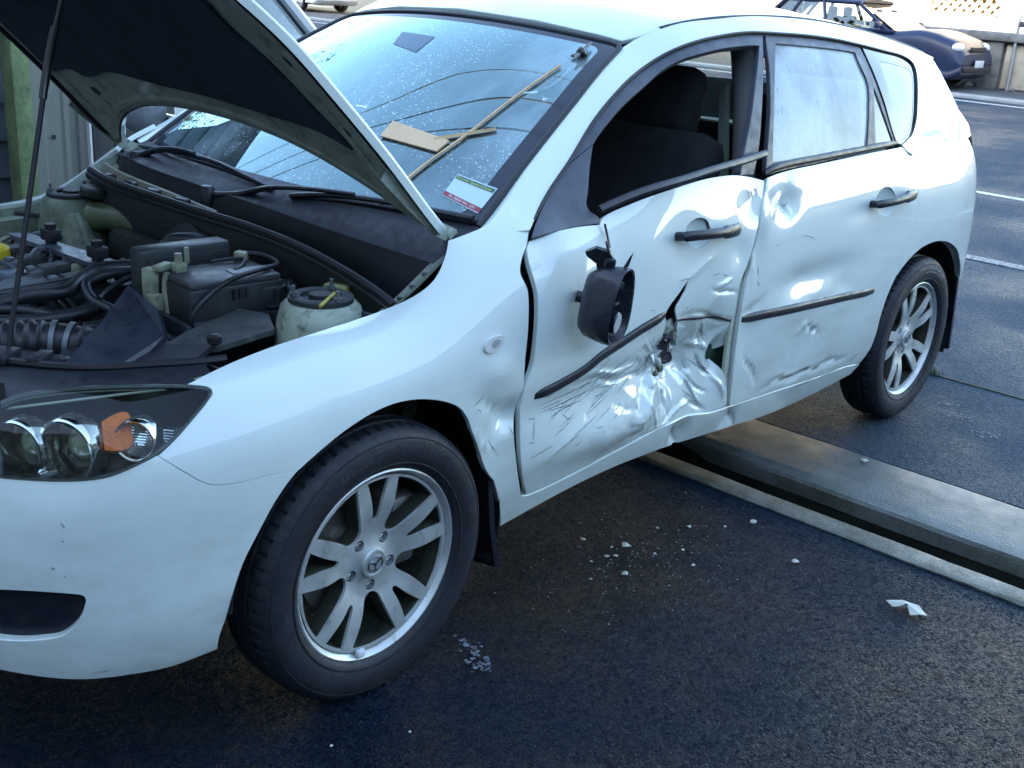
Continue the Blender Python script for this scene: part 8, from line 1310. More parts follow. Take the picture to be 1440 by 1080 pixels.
# prop rod
rod0 = Vector((-.495, -.275, .735)); rod1 = Vector((-.33, -.205, 1.30)); rod2 = Vector(H.ev(.74, 2.72)[0])
b = MB(); b.tube([rod0, rod0.lerp(rod1, .5), rod1], .0058, 8); 
rod = b.build('prop_rod', M_rubber, car)
b = MB(); b.tube([rod0.lerp(rod1, .86), rod1, rod1.lerp(rod2, .25)], .0085, 10, smooth=4); b.build('rod_sleeve', M_gloss, rod)
b = MB(); b.tube([rod1.lerp(rod2, .2), rod2], .005, 8); b.build('rod_hook', M_gloss, rod)
b = MB(); q = rod0.lerp(rod1, .47); b.tube([q + Vector((-.018, .015, .002)), q + Vector((.018, -.015, -.002))], .005, 6); b.build('rod_clip', M_rubber, rod)
# wipers
def blade(line, off, name):
    ln = np.array(line); P = W.ev(ln[:, 0], ln[:, 1]); N_ = -W.nrm(ln[:, 0], ln[:, 1]); 
    b = MB(); b.tube([tuple(p_ + n_ * .006) for p_, n_ in zip(P, N_)], .005, 6); b.build('wiper_rubber', M_rubber, car)
    b = MB(); b.tube([tuple(p_ + n_ * (.016 + .010 * math.sin(math.pi * i / (len(P) - 1)))) for i, (p_, n_) in enumerate(zip(P, N_))], .0075, 8); o = b.build(name, M_trim, car)
    return P, N_, o
Pn, Nn_, wn = blade(DATA['wiper_near_b'], 0, 'wiper_blade'); Pf, Nf_, wf_ = blade(DATA['wiper_far'][1:], 0, 'wiper_blade')
i_ = int(len(Pn) * .35); e_ = Pn[i_] + Nn_[i_] * .035
piv = np.array([.225, .10, .925]); b = MB(); b.tube([tuple(piv), tuple(piv + np.array([.03, -.10, .012])), tuple(.5 * (piv + e_) + np.array([0, 0, .016])), tuple(e_)], [.009, .009, .0065, .0055], 8, smooth=6); ar = b.build('wiper_arm', M_trim, car)
b = MB(); b.lathe([(.020, -.03), (.020, .012), (.014, .02), (0, .02)], piv, (0, 0, 1), 20); b.build('wiper_pivot', M_trim, ar)
i_ = int(len(Pf) * .45); e_ = Pf[i_] + Nf_[i_] * .035; piv = np.array([.31, .58, .938])
b = MB(); b.tube([tuple(piv), tuple(.5 * (piv + e_) + np.array([0, 0, .02])), tuple(e_)], [.010, .008, .0055], 8, smooth=6); ar = b.build('wiper_arm', M_trim, car)
b = MB(); b.lathe([(.020, -.03), (.020, .012), (.014, .02), (0, .02)], piv, (0, 0, 1), 20); b.build('wiper_pivot', M_trim, ar)
# ------------------------------------------------------------------ cabin
M_cloth = varied('charcoal_seat_cloth', (.018, .020, .024), .95, .3, 20, bs=.3, bscale=400)
M_dash = varied('dark_dash_plastic', (.022, .024, .028), .6, .2, 8)
M_liner = varied('headliner_grey', (.16, .17, .17), .95, .1, 10)
def soft(name, c, d, rx=0, ry=0, rz=0, bev=.05, m=M_cloth, parent=None):
    b = MB(); R_ = Euler((rx, ry, rz)).to_matrix().to_4x4(); b.box(c, d, bev=bev, M=R_); return b.build(name, m, parent or car, True, 60)
for sy in (-1, 1):
    seat = soft('front_seat', (1.40, sy * .37, .76), (.17, .54, .70), ry=rad(18), bev=.06)
    soft('headrest', (1.535, sy * .37, 1.17), (.11, .30, .22), ry=rad(14), bev=.045, parent=seat)
    soft('seat_cushion', (1.02, sy * .37, .47), (.52, .50, .17), bev=.06, parent=seat)
    for k in (-1, 1): soft('seat_bolster', (1.335, sy * .37 + k * .235, .74), (.17, .09, .50), ry=rad(18), bev=.04, parent=seat)
    if sy < 0: near_seat = seat
rs = soft('rear_seat', (2.22, 0, .74), (.16, 1.20, .62), ry=rad(20), bev=.06); soft('seat_cushion', (1.95, 0, .45), (.5, 1.2, .16), bev=.06, parent=rs)
for y in (-.36, .36): soft('headrest', (2.32, y, 1.08), (.09, .26, .14), ry=rad(14), bev=.04, parent=rs)
# yellow piping and woven badge on the near seat cover
for y, x0 in ((-.60, 1.185), (-.50, 1.16)):
    for k in (0, 1): b = MB(); b.tube([(x0 + k * .012, y, .80), (x0 + .012 + k * .012, y - .001, .85)], .0022, 5); b.build('piping', mat('yellow_piping', (.55, .55, .16), .7), near_seat)
def text_mesh(txt, size, ext=.0005, align='LEFT', sp=1.0):
    cu = bpy.data.curves.new('t', 'FONT'); cu.body = txt; cu.size = size; cu.extrude = ext; cu.align_x = align; cu.space_character = sp
    o = bpy.data.objects.new('t', cu); COL.objects.link(o); dg = bpy.context.evaluated_depsgraph_get(); me = bpy.data.meshes.new_from_object(o.evaluated_get(dg)); bpy.data.objects.remove(o); bpy.data.curves.remove(cu); return me
M_badge = mat('badge_thread', (.42, .44, .46), .7)
def put_text(me, M, m, name, parent):
    me.transform(M); me.materials.clear(); me.materials.append(m); o = bpy.data.objects.new(name, me); COL.objects.link(o); o.parent = parent; return o
# badge plane: on the outer side of the seat back, facing the door
bc = Vector((1.06, -.662, .80)); ex = Vector((1, 0, -.12)).normalized(); ez = Vector((.12, 0, 1)).normalized(); ny = Vector((0, -1, 0))
BM_ = Matrix(((ex.x, ez.x, ny.x, bc.x), (ex.y, ez.y, ny.y, bc.y), (ex.z, ez.z, ny.z, bc.z), (0, 0, 0, 1)))
soft('seat_bolster', (1.12, -.615, .76), (.34, .08, .20), rz=0, bev=.035, parent=near_seat)
b = MB(); 
rect = [(-.05, -.026), (.05, -.026), (.055, -.02), (.055, .02), (.05, .026), (-.05, .026), (-.055, .02), (-.055, -.02), (-.05, -.026)]
b.tube([BM_ @ Vector((x, y, .002)) for x, y in rect], .0018, 5); b.build('badge_border', M_badge, near_seat)
put_text(text_mesh('RIDGE', .026, align='CENTER', sp=1.1), BM_ @ Matrix.Translation((0, .002, .002)), M_badge, 'badge_text', near_seat)
put_text(text_mesh('RYDER', .018, align='CENTER', sp=1.1), BM_ @ Matrix.Translation((.006, -.018, .002)), M_badge, 'badge_text', near_seat)
# dashboard, wheel, tunnel, floor
d_ = MB(); P0 = [(.46, .93), (.62, .955), (.78, .94), (.88, .87), (.90, .72), (.80, .55), (.50, .50), (.40, .90)]
d_.prism([(x, -.70, z) for x, z in P0], (0, 1.40, 0)); dash = d_.build('dashboard', M_dash, car, True, 35)
b = MB(); b.prism([(.70, .16, .95), (.86, .16, .94), (.90, .16, .99), (.74, .16, 1.02)], (0, .42, 0)); b.build('instrument_hood', M_dash, dash, True, 35)
b = MB(); b.lathe([(.172, -.012), (.187, 0), (.172, .012), (.160, 0), (.172, -.012)], (1.0, .37, .86), (-.9, 0, -.42), 40); b.box((1.0, .37, .86), (.05, .13, .12), bev=.03); b.tube([(1.0, .37, .86), (.85, .37, .78)], .04, 10)
for a in (0, math.pi, -math.pi / 2): b.tube([(1.0, .37, .86), (1.0 + .05 * math.sin(a), .37 + .165 * math.cos(a), .86 + .15 * math.sin(a))], .016, 6)
b.build('steering_wheel', M_dash, dash, True, 50)
b = MB(); b.box((1.4, 0, .29), (2.6, 1.44, .05)).box((1.1, 0, .45), (1.1, .22, .30), bev=.03).box((2.9, 0, .62), (.75, 1.30, .04)); b.build('cabin_floor', M_dash, car, True, 30)
# headliner and pillar trims
hl2 = panel('headliner', R, [(float(s), .3) for s in np.linspace(1.2, 3.0, 20)] + [(3.1, 3)] + [(float(s), 5.7) for s in np.linspace(3.0, 1.2, 20)] + [(1.18, 3)], M_liner, car, res=.08, off=-.045, flange=0, us=.2)
for sg in (-1, 1):
    for (xa, za), (xb, zb), r in (((1.47, .96), (1.64, 1.36), .035), ((.48, .97), (1.08, 1.31), .026), ((2.50, 1.0), (2.66, 1.28), .045)):
        ya = .74 if r > .03 else .665; yb2 = .575 if r > .03 else .53
        b = MB(); b.tube([(xa, sg * ya, za), ((xa + xb) / 2, sg * (ya + yb2) / 2 * 1.015, (za + zb) / 2), (xb, sg * yb2, zb)], r, 10, smooth=4); b.build('pillar_trim', M_liner, car)
b = MB(); b.prism([(1.46, -.735, .98), (1.51, -.735, .98), (1.66, -.60, 1.33), (1.615, -.60, 1.33)], (0, .02, 0)); b.build('door_jamb', M_inner, car, False)
b = MB(); b.prism([(1.49, -.66, .96), (1.525, -.66, .96), (1.625, -.56, 1.24), (1.60, -.56, 1.24)], (0, .02, 0)); b.build('seat_belt', mat('belt_webbing', (.16, .20, .18), .7), car, False)
for far in (False, True): panel('door_trim', G, [(1.36, .1), (1.74, .1), (1.80, 2.4), (1.84, 4.4), (1.58, 4.5), (1.46, 2.4)], M_liner, fd2 if far else fd, mir=far, res=.06, off=-.032, flange=0) if far else None
# rear-view mirror and the things stuck on the windscreen
mc = [W.ev(s, u)[0] for s, u in DATA['mir_c']]; c0 = Vector(sum(mc) / len(mc)); ins = Vector(W.nrm(*DATA['mir_c'][0])[0])
b = MB(); b.box(c0 + ins * .035 + Vector((.0, 0, -.015)), (.04, .25, .075), bev=.015, rz=.1); b.tube([c0 + ins * .012, c0 + ins * .06], .014, 8); b.build('rear_view_mirror', M_dash, ws)
mp = [np.array(q) for q in DATA['mir_c']]; mo_ = [tuple(mp[i] + (mp[(i + 1) % 4] - mp[i]) * t) for i in range(4) for t in (0, .25, .5, .75)]
panel('mirror_base', W, mo_, mat('tinted_mirror_base', (.075, .15, .22), .12), ws, res=.03, off=.0012, flange=0, flip=True, us=.14)  # tinted patch added on the glass to imitate the mirror seen through it
b = MB(); b.box((1.02, 0, 1.335), (.05, .28, .03), bev=.01); b.build('sensor_pod', M_dash, ws)
for y in (-.32, .32): b = MB(); b.box((1.13, y, 1.33), (.16, .40, .012), bev=.004); b.build('sun_visor', M_liner, car)
def on_ws(sc, h=.0015):
    """bilinear patch between four windscreen corners -> world matrix-like function"""
    C_ = [np.array(q) for q in sc]
    def f(a, c_, dz=0):
        q = (C_[0] * (1 - a) + C_[1] * a) * (1 - c_) + (C_[3] * (1 - a) + C_[2] * a) * c_
        P = W.ev(q[0], q[1])[0]; n_ = -W.nrm(q[0], q[1])[0]; return P + n_ * (h + dz)
    return f
f = on_ws(DATA['st_c'])
def patch(name, a0, a1, c0_, c1_, m, dz, parent):
    V = [];F = []
    for i in range(7):
        for j in range(7): V.append(f(a0 + (a1 - a0) * i / 6, c0_ + (c1_ - c0_) * j / 6, dz))
    for i in range(6):
        for j in range(6): F.append((i * 7 + j, i * 7 + j + 1, (i + 1) * 7 + j + 1, (i + 1) * 7 + j))
    b = MB(); b.add(V, F); return b.build(name, m, parent)
stk = patch('service_sticker', 0, 1, 0, 1, mat('sticker_white', (.52, .66, .68), .35), 0, ws)
patch('sticker_band', .02, .98, .05, .20, mat('sticker_green', (.02, .11, .06), .4), .0008, stk)
patch('sticker_band', .0, 1, .80, .97, mat('sticker_red', (.30, .03, .05), .4), .0008, stk)
def ws_text(txt, m, a0, a1, cbase, hgt):
    me = text_mesh(txt, 1.0, 0, 'LEFT'); xs = [v.co.x for v in me.vertices]; x0, x1 = min(xs), max(xs)
    for v in me.vertices: v.co = f(a0 + (v.co.x - x0) / (x1 - x0) * (a1 - a0), cbase - v.co.y * hgt, .0016)
    me.materials.clear(); me.materials.append(m); o = bpy.data.objects.new('sticker_text', me); COL.objects.link(o); o.parent = stk
ws_text('Good Specialists', mat('sticker_yellow', (.62, .70, .22), .4), .05, .92, .175, .13)
ws_text('Ph 0800 941 331', mat('sticker_text_white', (.75, .78, .78), .4), .16, .86, .94, .13)
dc = DATA['ws_device']; dP = [W.ev(s, u)[0] for s, u in dc]; n_ = -W.nrm(*dc[0])[0]; cen = sum(dP) / len(dP)
b = MB(); b.prism([p_ + n_ * .004 for p_ in dP[::4]], tuple(n_ * .006)); dev = b.build('mount_base', M_gloss, ws, False)
b = MB(); b.lathe([(.016, .006), (.014, .016), (.008, .026), (0, .03)], cen, n_, 16); up_ = W.ev(np.mean([q[0] for q in dc]), np.mean([q[1] for q in dc]) + .35)[0] - cen; up_ /= np.linalg.norm(up_)
b.tube([cen + n_ * .014 - up_ * .04, cen + n_ * .016, cen + n_ * .014 + up_ * .055], [.003, .006, .004], 8); b.build('mount_knob', M_gloss, dev)
# far door mirror
b = MB(); bm = bmesh.new(); bmesh.ops.create_uvsphere(bm, u_segments=32, v_segments=20, radius=1)
for v in bm.verts:
    x, y, z = v.co; v.co = (x * .085 if x < 0 else x * .02, y * .145, z * .10 * (1 - .12 * y))
b.add([v.co + Vector((.57, .985, 1.035)) for v in bm.verts], [[v.index for v in f_.verts] for f_ in bm.faces]); bm.free(); mr = b.build('door_mirror', mat('mirror_grey_shell', (.20, .21, .235), .16, 0, .5, 1), fd2, True, 60)
b = MB(); b.tube([(.60, .80, .985), (.58, .90, 1.0)], [.03, .02], 10); b.build('mirror_arm', M_gloss, mr)
# ------------------------------------------------------------------ added windscreen reflection, loose things
def W_in(s, u, h): return W.ev(s, u)[0] - W.nrm(s, u)[0] * h      # just proud of the glass
M_wood = varied('pale_timber', (.66, .46, .26), .7, .25, 8, stretch=(1, 1, 6)); M_card = varied('cardboard', (.74, .52, .32), .9, .12, 6)  # tan strips and sheet added to imitate a sunlit reflection in the glass
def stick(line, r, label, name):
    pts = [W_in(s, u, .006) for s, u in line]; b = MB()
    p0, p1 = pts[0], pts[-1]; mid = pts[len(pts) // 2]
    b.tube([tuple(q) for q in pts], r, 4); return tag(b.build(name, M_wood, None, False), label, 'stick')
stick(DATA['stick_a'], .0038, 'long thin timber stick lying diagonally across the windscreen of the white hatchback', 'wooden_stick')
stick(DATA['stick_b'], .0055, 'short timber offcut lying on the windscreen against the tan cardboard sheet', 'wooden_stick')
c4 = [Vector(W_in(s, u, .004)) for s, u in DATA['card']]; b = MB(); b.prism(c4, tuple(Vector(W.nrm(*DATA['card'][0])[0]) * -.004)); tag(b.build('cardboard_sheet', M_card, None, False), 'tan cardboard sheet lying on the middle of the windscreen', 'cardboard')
# torn-off door mirror hanging by its cable
mir = empty('broken_door_mirror', (.612, -.972, .808), 'torn off black door mirror housing hanging by its cable against the front door', 'car mirror', rz=rad(-56))
mir.scale = (.86, .86, .86); mir.rotation_euler.y = rad(7)
def hang(b, name, m, parent, sharp=35): return b.build(name, m, parent, True, sharp)
def sec(x, ry, rz, cz, cy=0, n=36, p=2.6):
    out = []
    for k in range(n):
        a = 2 * math.pi * k / n; c_, s_ = math.cos(a), math.sin(a)
        yy = ry * math.copysign(abs(c_) ** (2 / p), c_); zz = rz * math.copysign(abs(s_) ** (2 / p), s_)
        yy *= 1 - .18 * (zz / rz)          # narrower towards the top
        out.append((x - .22 * (zz) * .15 + .35 * (yy), cy + yy - .10 * zz * .0, cz + zz))
    return out
ST = [(-.105, .012, .05, -.005, .01), (-.098, .030, .078, -.005, .006), (-.078, .050, .094, -.003, .003), (-.050, .060, .102, 0, 0), (-.02, .067, .106, 0, 0), (.0, .070, .107, 0, 0), (.004, .068, .105, 0, 0), (.002, .063, .099, 0, 0), (-.03, .058, .095, 0, 0), (-.07, .046, .080, 0, 0), (-.085, .01, .03, 0, 0)]
V = [];F = []
for x, ry, rz, cz, cy in ST: V += sec(x, ry, rz, cz, cy)
n = 36
for i in range(len(ST) - 1):
    for k in range(n): F.append((i * n + k, i * n + (k + 1) % n, (i + 1) * n + (k + 1) % n, (i + 1) * n + k))
F += [tuple(range(n)), tuple((len(ST) - 1) * n + k for k in range(n))]
b = MB(); b.add(V, F); hs_ = hang(b, 'housing', varied('mirror_black_plastic', (.022, .025, .034), .28, .2, 14), mir)
b = MB(); b.lathe([(.028, 0), (.030, .004), (.030, .048), (.026, .052), (0, .052)], (-.050, -.002, -.042), (1, -.3, 0), 28); mo = hang(b, 'adjuster_motor', M_trim, mir)
b = MB(); b.lathe([(.0, .0525), (.024, .053), (.027, .0525)], (-.050, -.002, -.042), (1, -.3, 0), 24); hang(b, 'motor_face', mat('pale_plastic', (.42, .45, .46), .4), mo)
b = MB(); b.box((-.03, -.005, .028), (.02, .05, .05), bev=.004).box((-.025, -.01, .062), (.03, .03, .02), rz=.4, bev=.003).tube([(-.02, -.03, .01), (-.01, .02, .005)], .004, 6).tube([(-.03, -.03, -.075), (-.005, .02, -.08)], .006, 6); hang(b, 'motor_bracket', varied('greasy_bracket', (.10, .12, .13), .3, .5, 40, metal=.5), mir)
b = MB(); b.prism([(-.125, .0, .125), (-.10, -.008, .143), (-.06, -.010, .140), (-.045, -.006, .12), (-.058, -.004, .09), (-.08, 0, .07), (-.09, .004, .10), (-.118, .0, .115)], (0, .032, 0)); b.box((-.055, -.006, .112), (.03, .022, .028), rz=.3, bev=.006); hang(b, 'mirror_foot', M_trim, mir)
b = MB(); b.prism([(-.02, .0, .10), (-.005, -.003, .112), (.0, 0, .15), (-.008, 0, .135)], (0, .012, 0)); hang(b, 'broken_tab', M_trim, mir)
b = MB(); b.cyl((-.125, .03, -.005), .016, .05, 'X', 12); hang(b, 'pivot_stub', M_trim, mir)
_mi = mir.matrix_world.inverted() if False else (Matrix.Translation(mir.location) @ mir.rotation_euler.to_matrix().to_4x4() @ Matrix.Scale(.86, 4)).inverted()
wc = [L.ev(*CABLE[0])[0] + L.nrm(*CABLE[0])[0] * .006, L.ev(*CABLE[1])[0] + L.nrm(*CABLE[1])[0] * .02]
b = MB(); b.tube([_mi @ Vector(wc[0]), _mi @ Vector(wc[1]), Vector((-.075, -.005, .165)), Vector((-.06, -.005, .13))], .0035, 6, smooth=6); hang(b, 'cable', M_rubber, mir)
# flakes of paint and filler on the asphalt
M_flake = varied('broken_white_filler', (.55, .57, .50), .6, .2, 40, dirt=(.16, .16, .11), dirt_at=(.55, .75))
def flake(pts, z, th, label, group=None, curl=.006):
    c = np.mean(pts, 0); V = [];n = len(pts)
    top = [(x, y, z + th + curl * RNG.uniform(.2, 1)) for x, y in pts]; bot = [(x, y, z + max(0, t_[2] - z - th)) for (x, y), t_ in zip(pts, top)]
    V = top + bot + [(c[0], c[1], z + th + curl * 1.4), (c[0], c[1], z + curl * .6)]; F = []
    for i in range(n): j = (i + 1) % n; F += [(i, j, 2 * n), (j + n, i + n, 2 * n + 1), (i, i + n, j + n, j)]
    o = mesh('paint_flake', V, F, M_flake, None, False); return tag(o, label, 'debris', group)
flake([(1.249, -1.464), (1.240, -1.488), (1.238, -1.505), (1.256, -1.503), (1.272, -1.505), (1.252, -1.522), (1.231, -1.540), (1.244, -1.562), (1.257, -1.575), (1.272, -1.556), (1.283, -1.540), (1.287, -1.515), (1.277, -1.498), (1.262, -1.476)], .0, .002, 'largest white flake with two points lying on the asphalt near the concrete strip', curl=.012)
def blob(x, y, r, n=7): 
    a0 = RNG.uniform(0, 6); return [(x + r * RNG.uniform(.5, 1.15) * math.cos(a0 + 2 * math.pi * i / n), y + r * RNG.uniform(.5, 1.15) * math.sin(a0 + 2 * math.pi * i / n)) for i in range(n)]
flake(blob(.976, -.806, .016), 0, .0015, 'white flake under the dented sill, largest of those below the front door')
flake(blob(.84, -.905, .013), 0, .0015, 'curled white flake on the asphalt behind the front mud flap')
flake(blob(1.269, -1.183, .012), 0, .0015, 'narrow upright white chip between the big flake and the sill')
flake(blob(2.09, -.99, .016), .012, .0015, 'small curved white chip lying on the gutter slab')
flake(blob(1.39, -.97, .012), 0, .0015, 'white chip on the asphalt beside the concrete edging strip')
for x, y, r in [(.884, -.809, .013), (.907, -.823, .010), (1.219, -.857, .012), (1.029, -1.0, .009), (.914, -.70, .012), (1.137, -.80, .010), (.827, -.80, .009), (-.049, -1.012, .006), (-.198, -.937, .006), (.938, -.784, .008), (1.0, -.89, .008), (1.08, -.93, .008), (.75, -.86, .007), (1.3, -.93, .008)]:
    flake(blob(x, y, r * .7), 0, .001, 'small white paint chip scattered on the dark asphalt under the front door', 'small paint chips on the asphalt', .003)
V = [];F = []
for i in range(200):
    x, y = RNG.gauss(.98, .22), RNG.gauss(-.86, .14)
    if x > 1.48 or y > -.6: continue
    r = RNG.uniform(.0012, .0032); b0 = len(V); h = RNG.uniform(.001, .003); a0 = RNG.uniform(0, 6)
    V += [(x + r * math.cos(a0 + k * 2.1), y + r * math.sin(a0 + k * 2.1), .0005) for k in range(3)] + [(x, y, h)]; F += [(b0, b0 + 1, b0 + 3), (b0 + 1, b0 + 2, b0 + 3), (b0 + 2, b0, b0 + 3)]
o = mesh('glass_crumbs', V, F, mat('glass_crumb', (.45, .50, .50), .15, 0, .8), None, False); tag(o, 'glittering crumbs of glass scattered on the asphalt below the torn door', 'broken glass', None, 'stuff')
# chalky spills
M_spill = varied('dried_white_spill', (.16, .19, .22), .8, .4, 60)
def spill(x, y, z, sx, sy, label, nb=26):
    V = [];F = []
    for i in range(nb):
        px_, py_ = x + RNG.gauss(0, sx), y + RNG.gauss(0, sy); r = RNG.uniform(.002, .009); b0 = len(V); q = blob(px_, py_, r, 6); V += [(a, b_, z + .0012) for a, b_ in q]; F.append(tuple(range(b0, b0 + 6)))
    tag(mesh('dried_spill', V, F, M_spill, None, False), label, 'stain', None, 'stuff')
spill(.24, -.945, 0, .014, .018, 'chalky white splash on the asphalt below the front wheel'); spill(.277, -.87, 0, .02, .02, 'faint chalky smear between front tyre and splash')
spill(2.85, -1.016, -.001, .02, .02, 'pale drips on the road behind the gutter slab'); spill(2.74, -1.16, -.001, .02, .02, 'pale drips on the road, nearest the gutter slab'); spill(2.95, -.93, -.001, .015, .02, 'faint pale drips on the road beside the rear tyre')
# tuft of grass in the crack by the rear wheel
def tuft(x, y, z, n, h, label, sp_=.02, name='grass_tuft'):
    V = [];F = []
    for i in range(n):
        a = RNG.uniform(0, 6.28); px_, py_ = x + RNG.gauss(0, sp_), y + RNG.gauss(0, sp_); hh = h * RNG.uniform(.5, 1.1); l = hh * RNG.uniform(.2, .9); w_ = .0022; b0 = len(V)
        dx, dy = math.cos(a), math.sin(a)
        for t in (0, .5, 1): 
            ww = w_ * (1 - t * .85); V += [(px_ + dx * l * t * t - dy * ww, py_ + dy * l * t * t + dx * ww, z + hh * (t - .35 * t * t)), (px_ + dx * l * t * t + dy * ww, py_ + dy * l * t * t - dx * ww, z + hh * (t - .35 * t * t))]
        F += [(b0, b0 + 1, b0 + 3, b0 + 2), (b0 + 2, b0 + 3, b0 + 5, b0 + 4)]
    return tag(mesh(name, V, F, varied('grass_blade', (.09, .13, .03), .6, .4, 30), None, False), label, 'grass')
tuft(3.27, -.72, 0, 46, .05, 'small tuft of green grass growing in the crack behind the rear tyre')
# ------------------------------------------------------------------ boundary beyond the car's far wing
M_post = varied('mossy_post', (.15, .20, .09), .9, .35, 14, dirt=(.24, .26, .20), dirt_at=(.6, .72), bs=.6, bscale=60)
M_sheet = varied('grey_panel', (.19, .195, .165), .7, .12, 3, dirt=(.16, .15, .11), dirt_at=(.55, .8), stretch=(4, 1, .4))
fn = empty('concrete_fence', (.76, 2.2, 0), 'pale ribbed concrete fence panel with moss green post beyond the far wing', 'fence')
b = MB(); b.box((-.018, .02, .65), (.075, .10, 1.5), bev=.008); b.build('post', M_post, fn)
prof = [(.02, 0), (.09, 0), (.10, .018), (.17, .018), (.18, 0), (.215, 0), (.225, .03)]
xs2 = [.02, .075, .085, .155, .165, .185, .19, .222, .228, .262]; ys2 = [0, 0, .008, .008, .0, .0, .016, .016, 0, 0]
b = MB(); V = [(x, y, z) for z in (0, 1.4) for x, y in zip(xs2, ys2)]; k = len(xs2)
b.add(V, [(i, i + 1, k + i + 1, k + i) for i in range(k - 1)]); b.prism([(.02, .02, 0), (.262, .02, 0), (.262, .05, 0), (.02, .05, 0)], (0, 0, 1.4)); b.build('panel', M_sheet, fn, False)
b = MB(); b.box((.266, .01, .7), (.010, .07, 1.4)); b.build('edge_strip', mat('white_edge', (.62, .63, .62), .6), fn, False)
b = MB(); b.lathe([(.009, 0), (.010, .003), (0, .004)], (.115, .004, .745), (0, -1, 0), 12); b.build('bolt', M_rubber, fn)
gt = empty('timber_gate', (1.20, 2.35, 0), 'dark stained timber gate of upright boards beside the pale fence panel', 'gate')  # dark boards added to stand in for the shade between fence and bonnet
for i in range(5):
    b = MB(); b.box((-.13 + i * .105, RNG.uniform(-.004, .004), .5), (.098, .022, .93), bev=.004); b.build('board', M_gate if i else globals().setdefault('M_gate', varied('dark_stained_timber', (.035, .04, .04), .7, .3, 6, stretch=(4, 1, .4))), gt)  # M_gate: dark colour of the added boards, for the shade in the gap
for z in (.2, .75): b = MB(); b.box((.08, .03, z), (.54, .03, .08)); b.build('rail', M_gate, gt, False)
sh = empty('weatherboard_shed', (-.80, 2.55, 0), 'dark blue weatherboard shed wall at the left behind the mossy post', 'shed')
M_wb = varied('dark_weatherboard', (.045, .06, .075), .5, .15, 3)
b = MB(); b.box((0, .55, 1.2), (3.4, 1.05, 2.4)); b.build('shed_wall', M_wb, sh, False)
for i in range(15):
    b = MB(); b.prism([(-1.72, -.0, .05 + i * .16), (-1.72, -.035, .05 + i * .16), (-1.72, -.012, .21 + i * .16), (-1.72, 0, .21 + i * .16)], (3.44, 0, 0)); b.build('weatherboard', M_wb, sh, False)
b = MB(); b.prism([(-1.9, -.2, 2.4), (-1.9, .5, 2.8), (-1.9, 1.2, 2.4)], (3.8, 0, 0)); b.build('roof', M_wb, sh, False)
o = tuft(.5, 2.0, -.02, 160, .25, 'rough grass at the foot of the mossy fence post', .12)
# ------------------------------------------------------------------ what shades the forecourt and shows in the paint: workshop in front of the car, street to the side
M_brick = varied('workshop_cladding', (.23, .24, .26), .6, .15, 1.5)
wk = empty('workshop', (-10.5, 0, 0), 'tall grey clad workshop with roller doors that shades the forecourt, behind the camera', 'building')
b = MB(); b.box((-5, 3, 6.65), (10, 70, 13.3)); b.build('wall', M_brick, wk, False)
for y in (-18, -9, 0, 9, 18):
    b = MB(); b.box((.03, y, 1.9), (.08, 4.6, 3.8)); d_ = b.build('roller_door', varied('roller_door_grey', (.30, .32, .34), .45, .1, 2), wk, False)
    for k in range(12): b = MB(); b.box((.085, y, .2 + k * .31), (.02, 4.5, .05)); b.build('door_rib', M_brick, d_, False)
for y in (-20, -12, -4, 4, 12, 20):
    b = MB(); b.box((.02, y, 6.6), (.08, 2.6, 1.3)); f_ = b.build('window', mat('office_window', (.04, .06, .08), .06), wk, False)
    b = MB(); b.box((.05, y, 5.92), (.16, 2.8, .08)); b.build('sill', M_cream, f_, False)
nb = empty('corner_shop', (4, -17, 0), 'long low rendered shop down the street to the right of the camera', 'building')
b = MB(); b.box((0, -3, 3.2), (34, 6, 6.4)); b.build('wall', varied('shop_render', (.20, .22, .24), .8, .1, 1), nb, False)
b = MB(); b.box((0, -3, 6.5), (34.6, 6.6, .25)); b.build('roof', M_brick, nb, False)
for x in (-9, -3, 3, 9): b = MB(); b.box((x, .02, 1.5), (4, .08, 2.2)); b.build('window', mat('shop_window', (.04, .05, .06), .05), nb, False)
# overhead service cables between two timber poles; they mirror as thin dark curves in the windscreen
M_pole = varied('weathered_pole', (.22, .17, .11), .8, .3, 5, stretch=(3, 3, .4)); M_cab = mat('cable_black', (.01, .01, .012), .6)
PO = [(-1.6, 19.5), (9.2, -19.0)]
for (x, y), lb in zip(PO, ('weathered timber power pole beyond the shed on the far side of the white hatchback', 'weathered timber power pole down the street beside the low shop')):
    up = empty('power_pole', (x, y, 0), lb, 'power pole')
    b = MB(); b.tube([(0, 0, -.3), (0, 0, 9.8)], [.17, .11], 12); b.build('pole', M_pole, up)
    b = MB(); b.box((0, 0, 9.2), (2.2, .11, .14), bev=.01, rz=-.3); b.build('crossarm', M_pole, up)
    for k in (-.9, -.3, .5): b = MB(); b.lathe([(.0, 0), (.04, 0), (.05, .05), (.03, .1), (0, .12)], (k * .95, -k * .3, 9.27), (0, 0, 1), 12); b.build('insulator', mat('insulator_brown', (.12, .05, .03), .2), up)
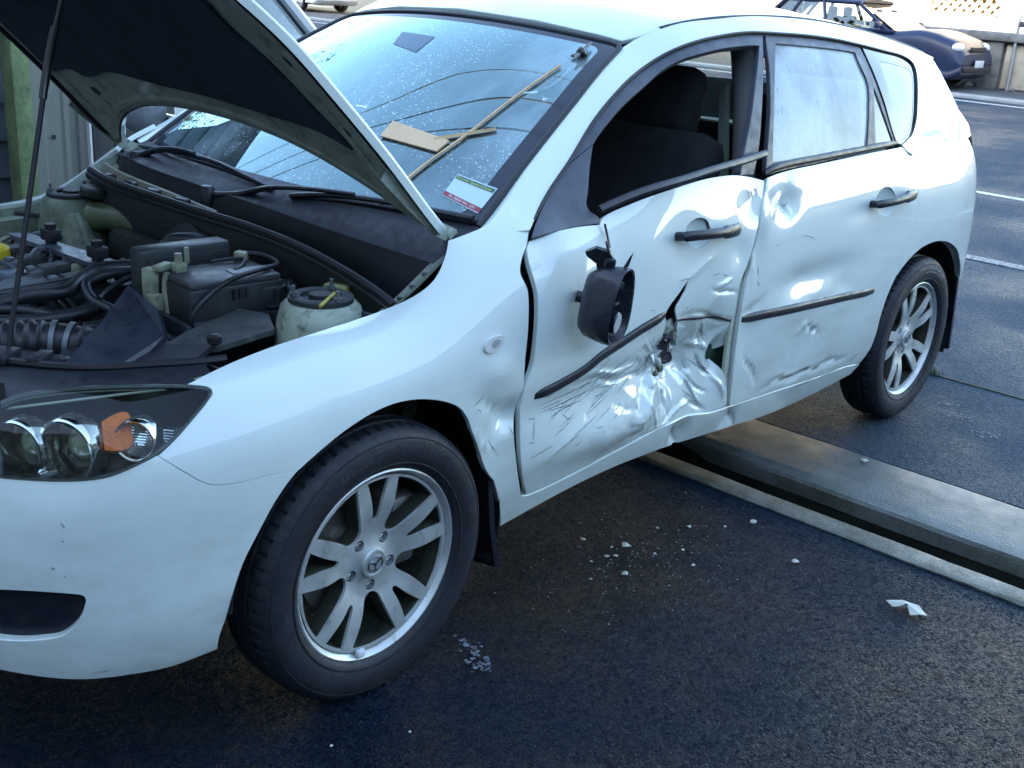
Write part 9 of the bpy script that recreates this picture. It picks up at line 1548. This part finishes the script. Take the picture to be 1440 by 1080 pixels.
for k, lb in ((-.9, 'overhead cable on the outermost insulators of the power poles'), (-.3, 'overhead cable on the middle insulators of the power poles'), (.5, 'overhead cable on the insulators nearest the road')):
    a = Vector((PO[0][0] + k * .95, PO[0][1] - k * .3, 9.40)); c_ = Vector((PO[1][0] + k * .95, PO[1][1] - k * .3, 9.40)); pts = [a.lerp(c_, t) - Vector((0, 0, 1.1 * 4 * t * (1 - t))) for t in np.linspace(0, 1, 24)]
    b = MB(); b.tube(pts, .016, 6); tag(b.build('overhead_cable', M_cab, None), lb, 'cable')
# trees along the far side, seen in the glass and the paint
M_leaf = varied('tree_leaf', (.055, .09, .03), .6, .5, 1.5); M_bark = varied('tree_bark', (.07, .055, .04), .9, .3, 6)
def tree(x, y, h, r, label, seed):
    R_ = random.Random(seed); t = empty('tree', (x, y, 0), label, 'tree', 'trees along the side street')
    b = MB(); b.tube([(0, 0, 0), (.1, 0, h * .3), (-.05, .1, h * .6)], [.22, .17, .09], 10, smooth=4)
    for k in range(6):
        a = k * 1.05 + R_.random(); b.tube([(0, 0, h * (.3 + .05 * k)), (math.cos(a) * r * .4, math.sin(a) * r * .4, h * (.5 + .05 * k)), (math.cos(a) * r * .75, math.sin(a) * r * .75, h * (.6 + .05 * k))], [.09, .05, .02], 6, smooth=3)
    b.build('trunk', M_bark, t)
    V = [];F = []; cl = [(R_.gauss(0, r * .45), R_.gauss(0, r * .45), h * R_.uniform(.45, 1.0), r * R_.uniform(.22, .42)) for _ in range(34)]
    for _ in range(4200):
        cx, cy, cz, cr = R_.choice(cl); d = Vector((R_.gauss(0, 1), R_.gauss(0, 1), R_.gauss(0, 1))).normalized() * cr * R_.uniform(.6, 1.0)
        p_ = Vector((cx, cy, cz)) + d; a = Vector((R_.gauss(0, 1), R_.gauss(0, 1), R_.gauss(0, 1))).normalized() * .13; c_ = a.orthogonal().normalized() * .08; b0 = len(V)
        V += [p_ - a, p_ + c_, p_ + a, p_ - c_]; F.append((b0, b0 + 1, b0 + 2, b0 + 3))
    o = mesh('crown', V, F, M_leaf, t, False)
for i, (x, y, h, r) in enumerate([(1.5, 17, 7.5, 3.2), (6.5, 19, 8.5, 3.6), (-4.5, 18, 7, 3)]):
    tree(x, y, h, r, ['round leafy tree behind the parked white hatchback', 'tallest leafy tree by the side street beyond the parked white hatchback', 'leafy tree behind the weatherboard shed'][i], 11 + i)
